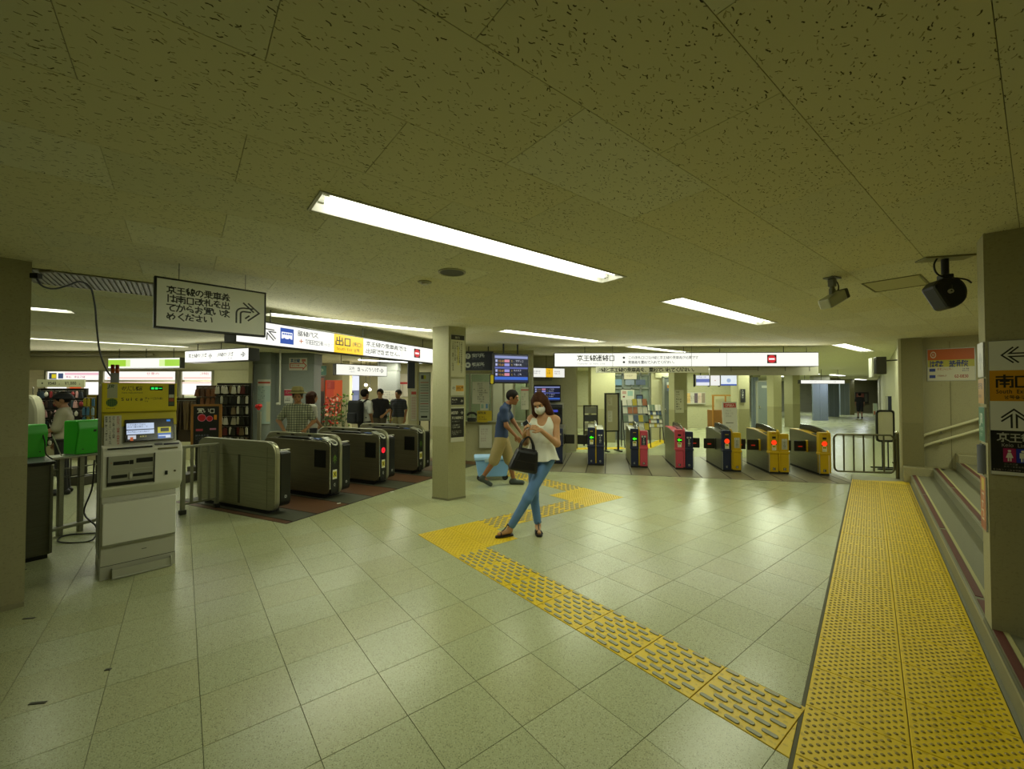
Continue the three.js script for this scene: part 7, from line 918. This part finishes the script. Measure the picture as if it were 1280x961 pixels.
  // sandals
  for (const [a, t] of [[J.aL, J.tL], [J.aR, J.tR]]) { const u = unit3([t[0] - a[0], 0, t[2] - a[2]]), ang = Math.atan2(u[0], u[2]), m = [(a[0] + t[0]) / 2, 0, (a[2] + t[2]) / 2], s = part('sandal', ext([[-0.036, -0.105, 0.03], [0.034, -0.105, 0.03], [0.042, 0.06, 0.03], [0.02, 0.115, 0.03], [-0.03, 0.105, 0.03], [-0.042, 0.03, 0.03]], 0.02, 0.004).rotateX(Math.PI / 2).scale(1, 1, 1).rotateY(ang).translate(m[0], 0.022, m[2]), M('#1c1512', 0.5), g); const L = (p) => V3(...p).applyAxisAngle(V3(0, 1, 0), ang).add(V3(m[0], 0, m[2])).toArray(); part('strap', [tube([[-0.04, 0.02, 0.055], [-0.02, 0.052, 0.05], [0.02, 0.052, 0.05], [0.042, 0.02, 0.055]].map(L), 0.0065, 14, 6), tube([[0, 0.054, 0.05], [0, 0.085, 0.0], [0, 0.125, -0.035]].map(L), 0.006, 12, 6), tube([[0, 0.128, -0.033], [-0.034, 0.118, -0.06], [-0.03, 0.108, -0.1], [0.0, 0.105, -0.115], [0.03, 0.108, -0.1], [0.034, 0.118, -0.06], [0, 0.128, -0.033]].map(L), 0.006, 22, 6)], M('#1c1512', 0.5), s); }
}
{ // her handbag and phone
  const g = thing('handbag', 'black leather tote hanging from the forearm of the woman', 'handbag', [0.292 - 0.185, 0.73, -4.74 + 0.17], 0.15); g.rotation.z = -0.2;
  part('bag_body', ext([[-0.165, 0, 0.05], [0.17, 0, 0.05], [0.13, 0.25, 0.03], [-0.1, 0.25, 0.03]], 0.14, 0.04, 6).translate(0, 0, -0.07), M('#16151a', 0.4), g); part('zip_edge', rb(0.2, 0.012, 0.05, 0.015, 0.252, 0, 0.005), M('#2a282c', 0.35), g); part('front_seam', bx(0.26, 0.006, 0.004, 0, 0.12, 0.071), M('#2a282c', 0.4), g);
  for (const z of [-0.04, 0.05]) part('handle', tube([[-0.07, 0.22, z], [-0.06, 0.32, z * 0.6], [0.0, 0.385, 0.0], [0.06, 0.32, z * 0.6], [0.09, 0.22, z]], 0.011, 24, 8), M('#141317', 0.45), g);
  const p = thing('phone', 'pale decorated phone in the hands of the woman', 'phone', [0.292 - 0.12, 1.215, -4.74 + 0.262], -0.5); p.rotation.x = -0.75; p.rotation.z = 0.35; part('case', rb(0.07, 0.125, 0.012, 0, 0.05, 0, 0.008), M('#c2c4c6', 0.4), p); part('glass', bx(0.06, 0.11, 0.002, 0, 0.05, 0.007), M('#20242c', 0.2), p); part('charm', [sp(0.012, -0.04, 0.1, 0.005), sp(0.01, -0.045, 0.07, 0.008), sp(0.012, 0.04, 0.02, 0.006)], M('#b9c8cc', 0.5), p);
}
{ // young man striding to the right
  const J = { head: [0.155, 1.5, 0.03], neck: [0.06, 1.375, 0], chest: [0.0, 1.19, 0], waist: [-0.035, 1.0, 0], pelvis: [-0.04, 0.83, 0], sL: [0.03, 1.305, -0.16], sR: [0.0, 1.305, 0.155], eR: [0.045, 1.04, 0.205], wR: [0.2, 0.87, 0.2], eL: [0.16, 1.09, -0.2], wL: [0.28, 0.92, -0.12], hL: [-0.02, 0.78, -0.085], hR: [-0.05, 0.78, 0.085], kR: [-0.17, 0.43, 0.09], aR: [-0.345, 0.175, 0.09], tR: [-0.225, 0.03, 0.1], kL: [0.1, 0.41, -0.08], aL: [0.165, 0.09, -0.08], tL: [0.325, 0.025, -0.06] };
  person({ label: 'young man in navy polo shirt and khaki shorts striding to the right', pos: [-0.14, 0, -7.2], J, s: 1, skin: '#8f5f3c', headTurn: [0.15, 1.25, 0], cell: 0.01, headCell: 0.0045, shirt: { mat: M('#22355a', 0.75), sleeve: 0.62, hem: -0.03, collar: M('#1d2e50', 0.75) }, pants: { mat: M('#9a8a5e', 0.8), len: 0.96, ease: 0.02 }, shoes: M('#3c4440', 0.7), handR: { normal: [0.3, 0, 0.9], curl: 0.55 } });
  const c = at(615, 590, 7.75), g = thing('cooler_box', 'light blue cooler box on black wheels behind the striding man', 'cooler', [c.x, 0, c.z], 0.12), blue = M('#84b4ea', 0.45);
  part('tub', ext([[-0.26, 0.07, 0.03], [0.26, 0.07, 0.03], [0.31, 0.36, 0.02], [-0.31, 0.36, 0.02]], 0.34, 0.02, 4).translate(0, 0, -0.17), blue, g); part('lid', rb(0.66, 0.07, 0.38, 0, 0.4, 0, 0.025), M('#a4ccf4', 0.45), g); part('latch', rb(0.09, 0.07, 0.02, -0.1, 0.37, 0.19, 0.008), M('#a9c4d8', 0.4), g); for (const x of [-0.23, 0.23]) part('wheel', cy(0.055, 0.05, 0, 0, 0, 16).rotateX(Math.PI / 2).translate(x, 0.055, 0.13), rubber, g); part('handle', tube([[0.31, 0.36, 0.1], [0.37, 0.44, 0.09], [0.37, 0.44, -0.09], [0.31, 0.36, -0.1]], 0.012, 20, 8), M('#a9c4d8', 0.4), g);
}
{ // man with the hat between the steel gates
  const pos = J2W(1.66, 1.95), [g, J] = person({ label: 'older man in plaid shirt and straw hat between the steel gates', pos: [pos[0], 0, pos[1]], turn: 0.25, J: stand(1.64, { eL: [0.27, 1.1, 0.02], eR: [-0.31, 1.12, 0.0], wL: [0.2, 0.98, 0.26], wR: [-0.16, 0.96, 0.24] }), s: 1, wide: 1.1, skin: '#a87850', hair: '#4a4640', headTurn: [0.22, 0.15, 0], cell: 0.011, shirt: { mat: plaid, sleeve: 0.8, hem: -0.1, collar: plaid }, pants: { mat: M('#5a564a', 0.8), len: 1.95 }, shoes: black });
  const H = J.head; part('hat', [new THREE.LatheGeometry([[0.001, 0.155], [0.06, 0.152], [0.09, 0.13], [0.1, 0.07], [0.104, 0.055], [0.15, 0.035], [0.152, 0.028], [0.1, 0.045]].map((v) => new THREE.Vector2(...v)), 28).scale(1, 1, 1.1).rotateX(0.04).translate(H[0], H[1] + 0.03, H[2])], M('#a49a62', 0.8), g); part('hat_band', new THREE.CylinderGeometry(0.102, 0.106, 0.022, 28, 1, true).scale(1, 1, 1.1).rotateX(0.04).translate(H[0], H[1] + 0.098, H[2] + 0.004), M('#7a7048', 0.8), g);
}
{ const p = at(389, 500, 8.6); person({ label: 'woman with brown bobbed hair and white blouse seen from the side', pos: [p.x, 0, p.z], turn: 2.3, J: stand(1.6, { eR: [-0.22, 1.1, 0.02], wR: [-0.17, 0.94, 0.16], eL: [0.21, 1.08, 0.0], wL: [0.16, 0.94, 0.16] }), s: 0.95, skin: '#b98a66', hair: '#3a2014', hairLow: -0.14, hairExtra: [cap([0.07, 0.04, -0.03], [0.085, -0.1, -0.02], 0.04, 0.05), cap([-0.07, 0.04, -0.03], [-0.085, -0.1, -0.02], 0.04, 0.05), cap([0, 0.02, -0.08], [0, -0.12, -0.07], 0.06, 0.065)], hairBox: [[-0.16, -0.2, -0.17], [0.16, 0.165, 0.12]], shirt: { mat: M('#c8c6ba', 0.75), sleeve: 0.75, hem: -0.12 }, pants: { mat: M('#2a2e3a', 0.8), len: 1.95 }, shoes: black }); }
{ const p = at(455.5, 500, 10.2), [g, J] = person({ label: 'man in white shirt carrying a large black backpack, seen from behind', pos: [p.x, 0, p.z], turn: 2.7, J: stand(1.66), s: 1, skin: '#8f6444', hair: '#15110e', shirt: { mat: M('#c2c2bc', 0.75), sleeve: 0.85, hem: -0.1 }, pants: { mat: M('#2a2a2c', 0.8), len: 1.95 }, shoes: black }); void J;
  const b = thing('backpack', 'large black backpack on the man in the white shirt', 'backpack', [p.x, 0, p.z], 2.7); part('pack_body', rb(0.38, 0.56, 0.22, 0.04, 1.13, -0.235, 0.08, 4), M('#14151a', 0.7), b); part('pocket', rb(0.26, 0.26, 0.08, 0.04, 1.0, -0.36, 0.035, 3), M('#1b1c22', 0.7), b); for (const x of [-0.1, 0.12]) part('strap', tube([[x, 1.37, -0.13], [x, 1.42, 0.0], [x, 1.33, 0.13], [x * 1.2, 1.1, 0.135], [x * 1.3, 0.98, -0.1]], 0.02, 24, 8), M('#14151a', 0.7), b); void g; }
{ const p = at(475, 500, 11.6); person({ label: 'man in black T-shirt facing the hall beside the flowers', pos: [p.x, 0, p.z], turn: 0.35, J: stand(1.68, { eL: [0.25, 1.1, 0.0], wL: [0.1, 0.98, 0.2] }), s: 1, wide: 1.1, skin: '#a87c58', headTurn: [0.15, -0.4, 0], shirt: { mat: blackCloth, sleeve: 0.7, hem: -0.12 }, pants: { mat: M('#4a4436', 0.8), len: 1.95 }, shoes: black }); }
{ const p = at(498, 500, 12.2); person({ label: 'man in dark striped polo shirt beside the white poster', pos: [p.x, 0, p.z], turn: -0.1, J: stand(1.66), s: 1, wide: 1.1, skin: '#9a6e4c', hair: '#2c2a28', headTurn: [0.05, -0.4, 0], shirt: { mat: striped, sleeve: 0.75, hem: -0.1 }, pants: { mat: M('#a09a7a', 0.8), len: 1.95 }, shoes: black }); }
{ const p = at(80, 520, 6.6), [g, J] = person({ label: 'shopper in pale sweater and dark cap behind the green terminals', pos: [p.x, 0, p.z], turn: -0.9, J: stand(1.58, { eL: [0.2, 1.1, 0.06], wL: [0.16, 0.98, 0.28], eR: [-0.22, 1.08, 0.0], wR: [-0.2, 0.86, 0.1] }), s: 0.96, skin: '#9a7050', hair: '#14110e', headTurn: [0.25, 0, 0], shirt: { mat: M('#9d9880', 0.85), sleeve: 1, hem: -0.14 }, pants: { mat: M('#20201e', 0.8), len: 1.95 }, shoes: black });
  const H = J.head; part('cap_hat', [new THREE.SphereGeometry(0.112, 18, 10, 0, 6.3, 0, 1.6).scale(1, 0.95, 1.1).translate(H[0], H[1] + 0.03, H[2] - 0.012), ext([[-0.085, 0, 0.05], [0.085, 0, 0.05], [0.06, 0.1, 0.05], [-0.06, 0.1, 0.05]], 0.012, 0.003).rotateX(Math.PI / 2 + 0.25).translate(H[0], H[1] + 0.035, H[2] + 0.08)], M('#17171c', 0.75), g); part('bag_strap', tube([[J.sL[0] - 0.03, J.sL[1] + 0.07, 0.0], [0.06, 1.22, 0.135], [-0.08, 1.05, 0.13], [-0.17, 0.93, 0.08]], 0.013, 20, 8), M('#221f1c', 0.7), g); part('belt', new THREE.TorusGeometry(0.19, 0.014, 8, 28).rotateX(Math.PI / 2).scale(1, 1, 0.72).translate(J.pelvis[0], J.pelvis[1] - 0.02, 0), M('#2a2620', 0.6), g); }
{ const p = at(1075, 520, 26.3); person({ label: 'person in dark clothes and shorts walking far down the corridor', pos: [p.x, 0, p.z], turn: 2.6, J: stand(1.56), s: 0.95, skin: '#8f6a50', cell: 0.014, headCell: 0.008, handCell: 0.008, shirt: { mat: blackCloth, sleeve: 0.8, hem: -0.14 }, pants: { mat: M('#16161a', 0.8), len: 0.95 }, shoes: black }); }
renderer.render(scene, camera);
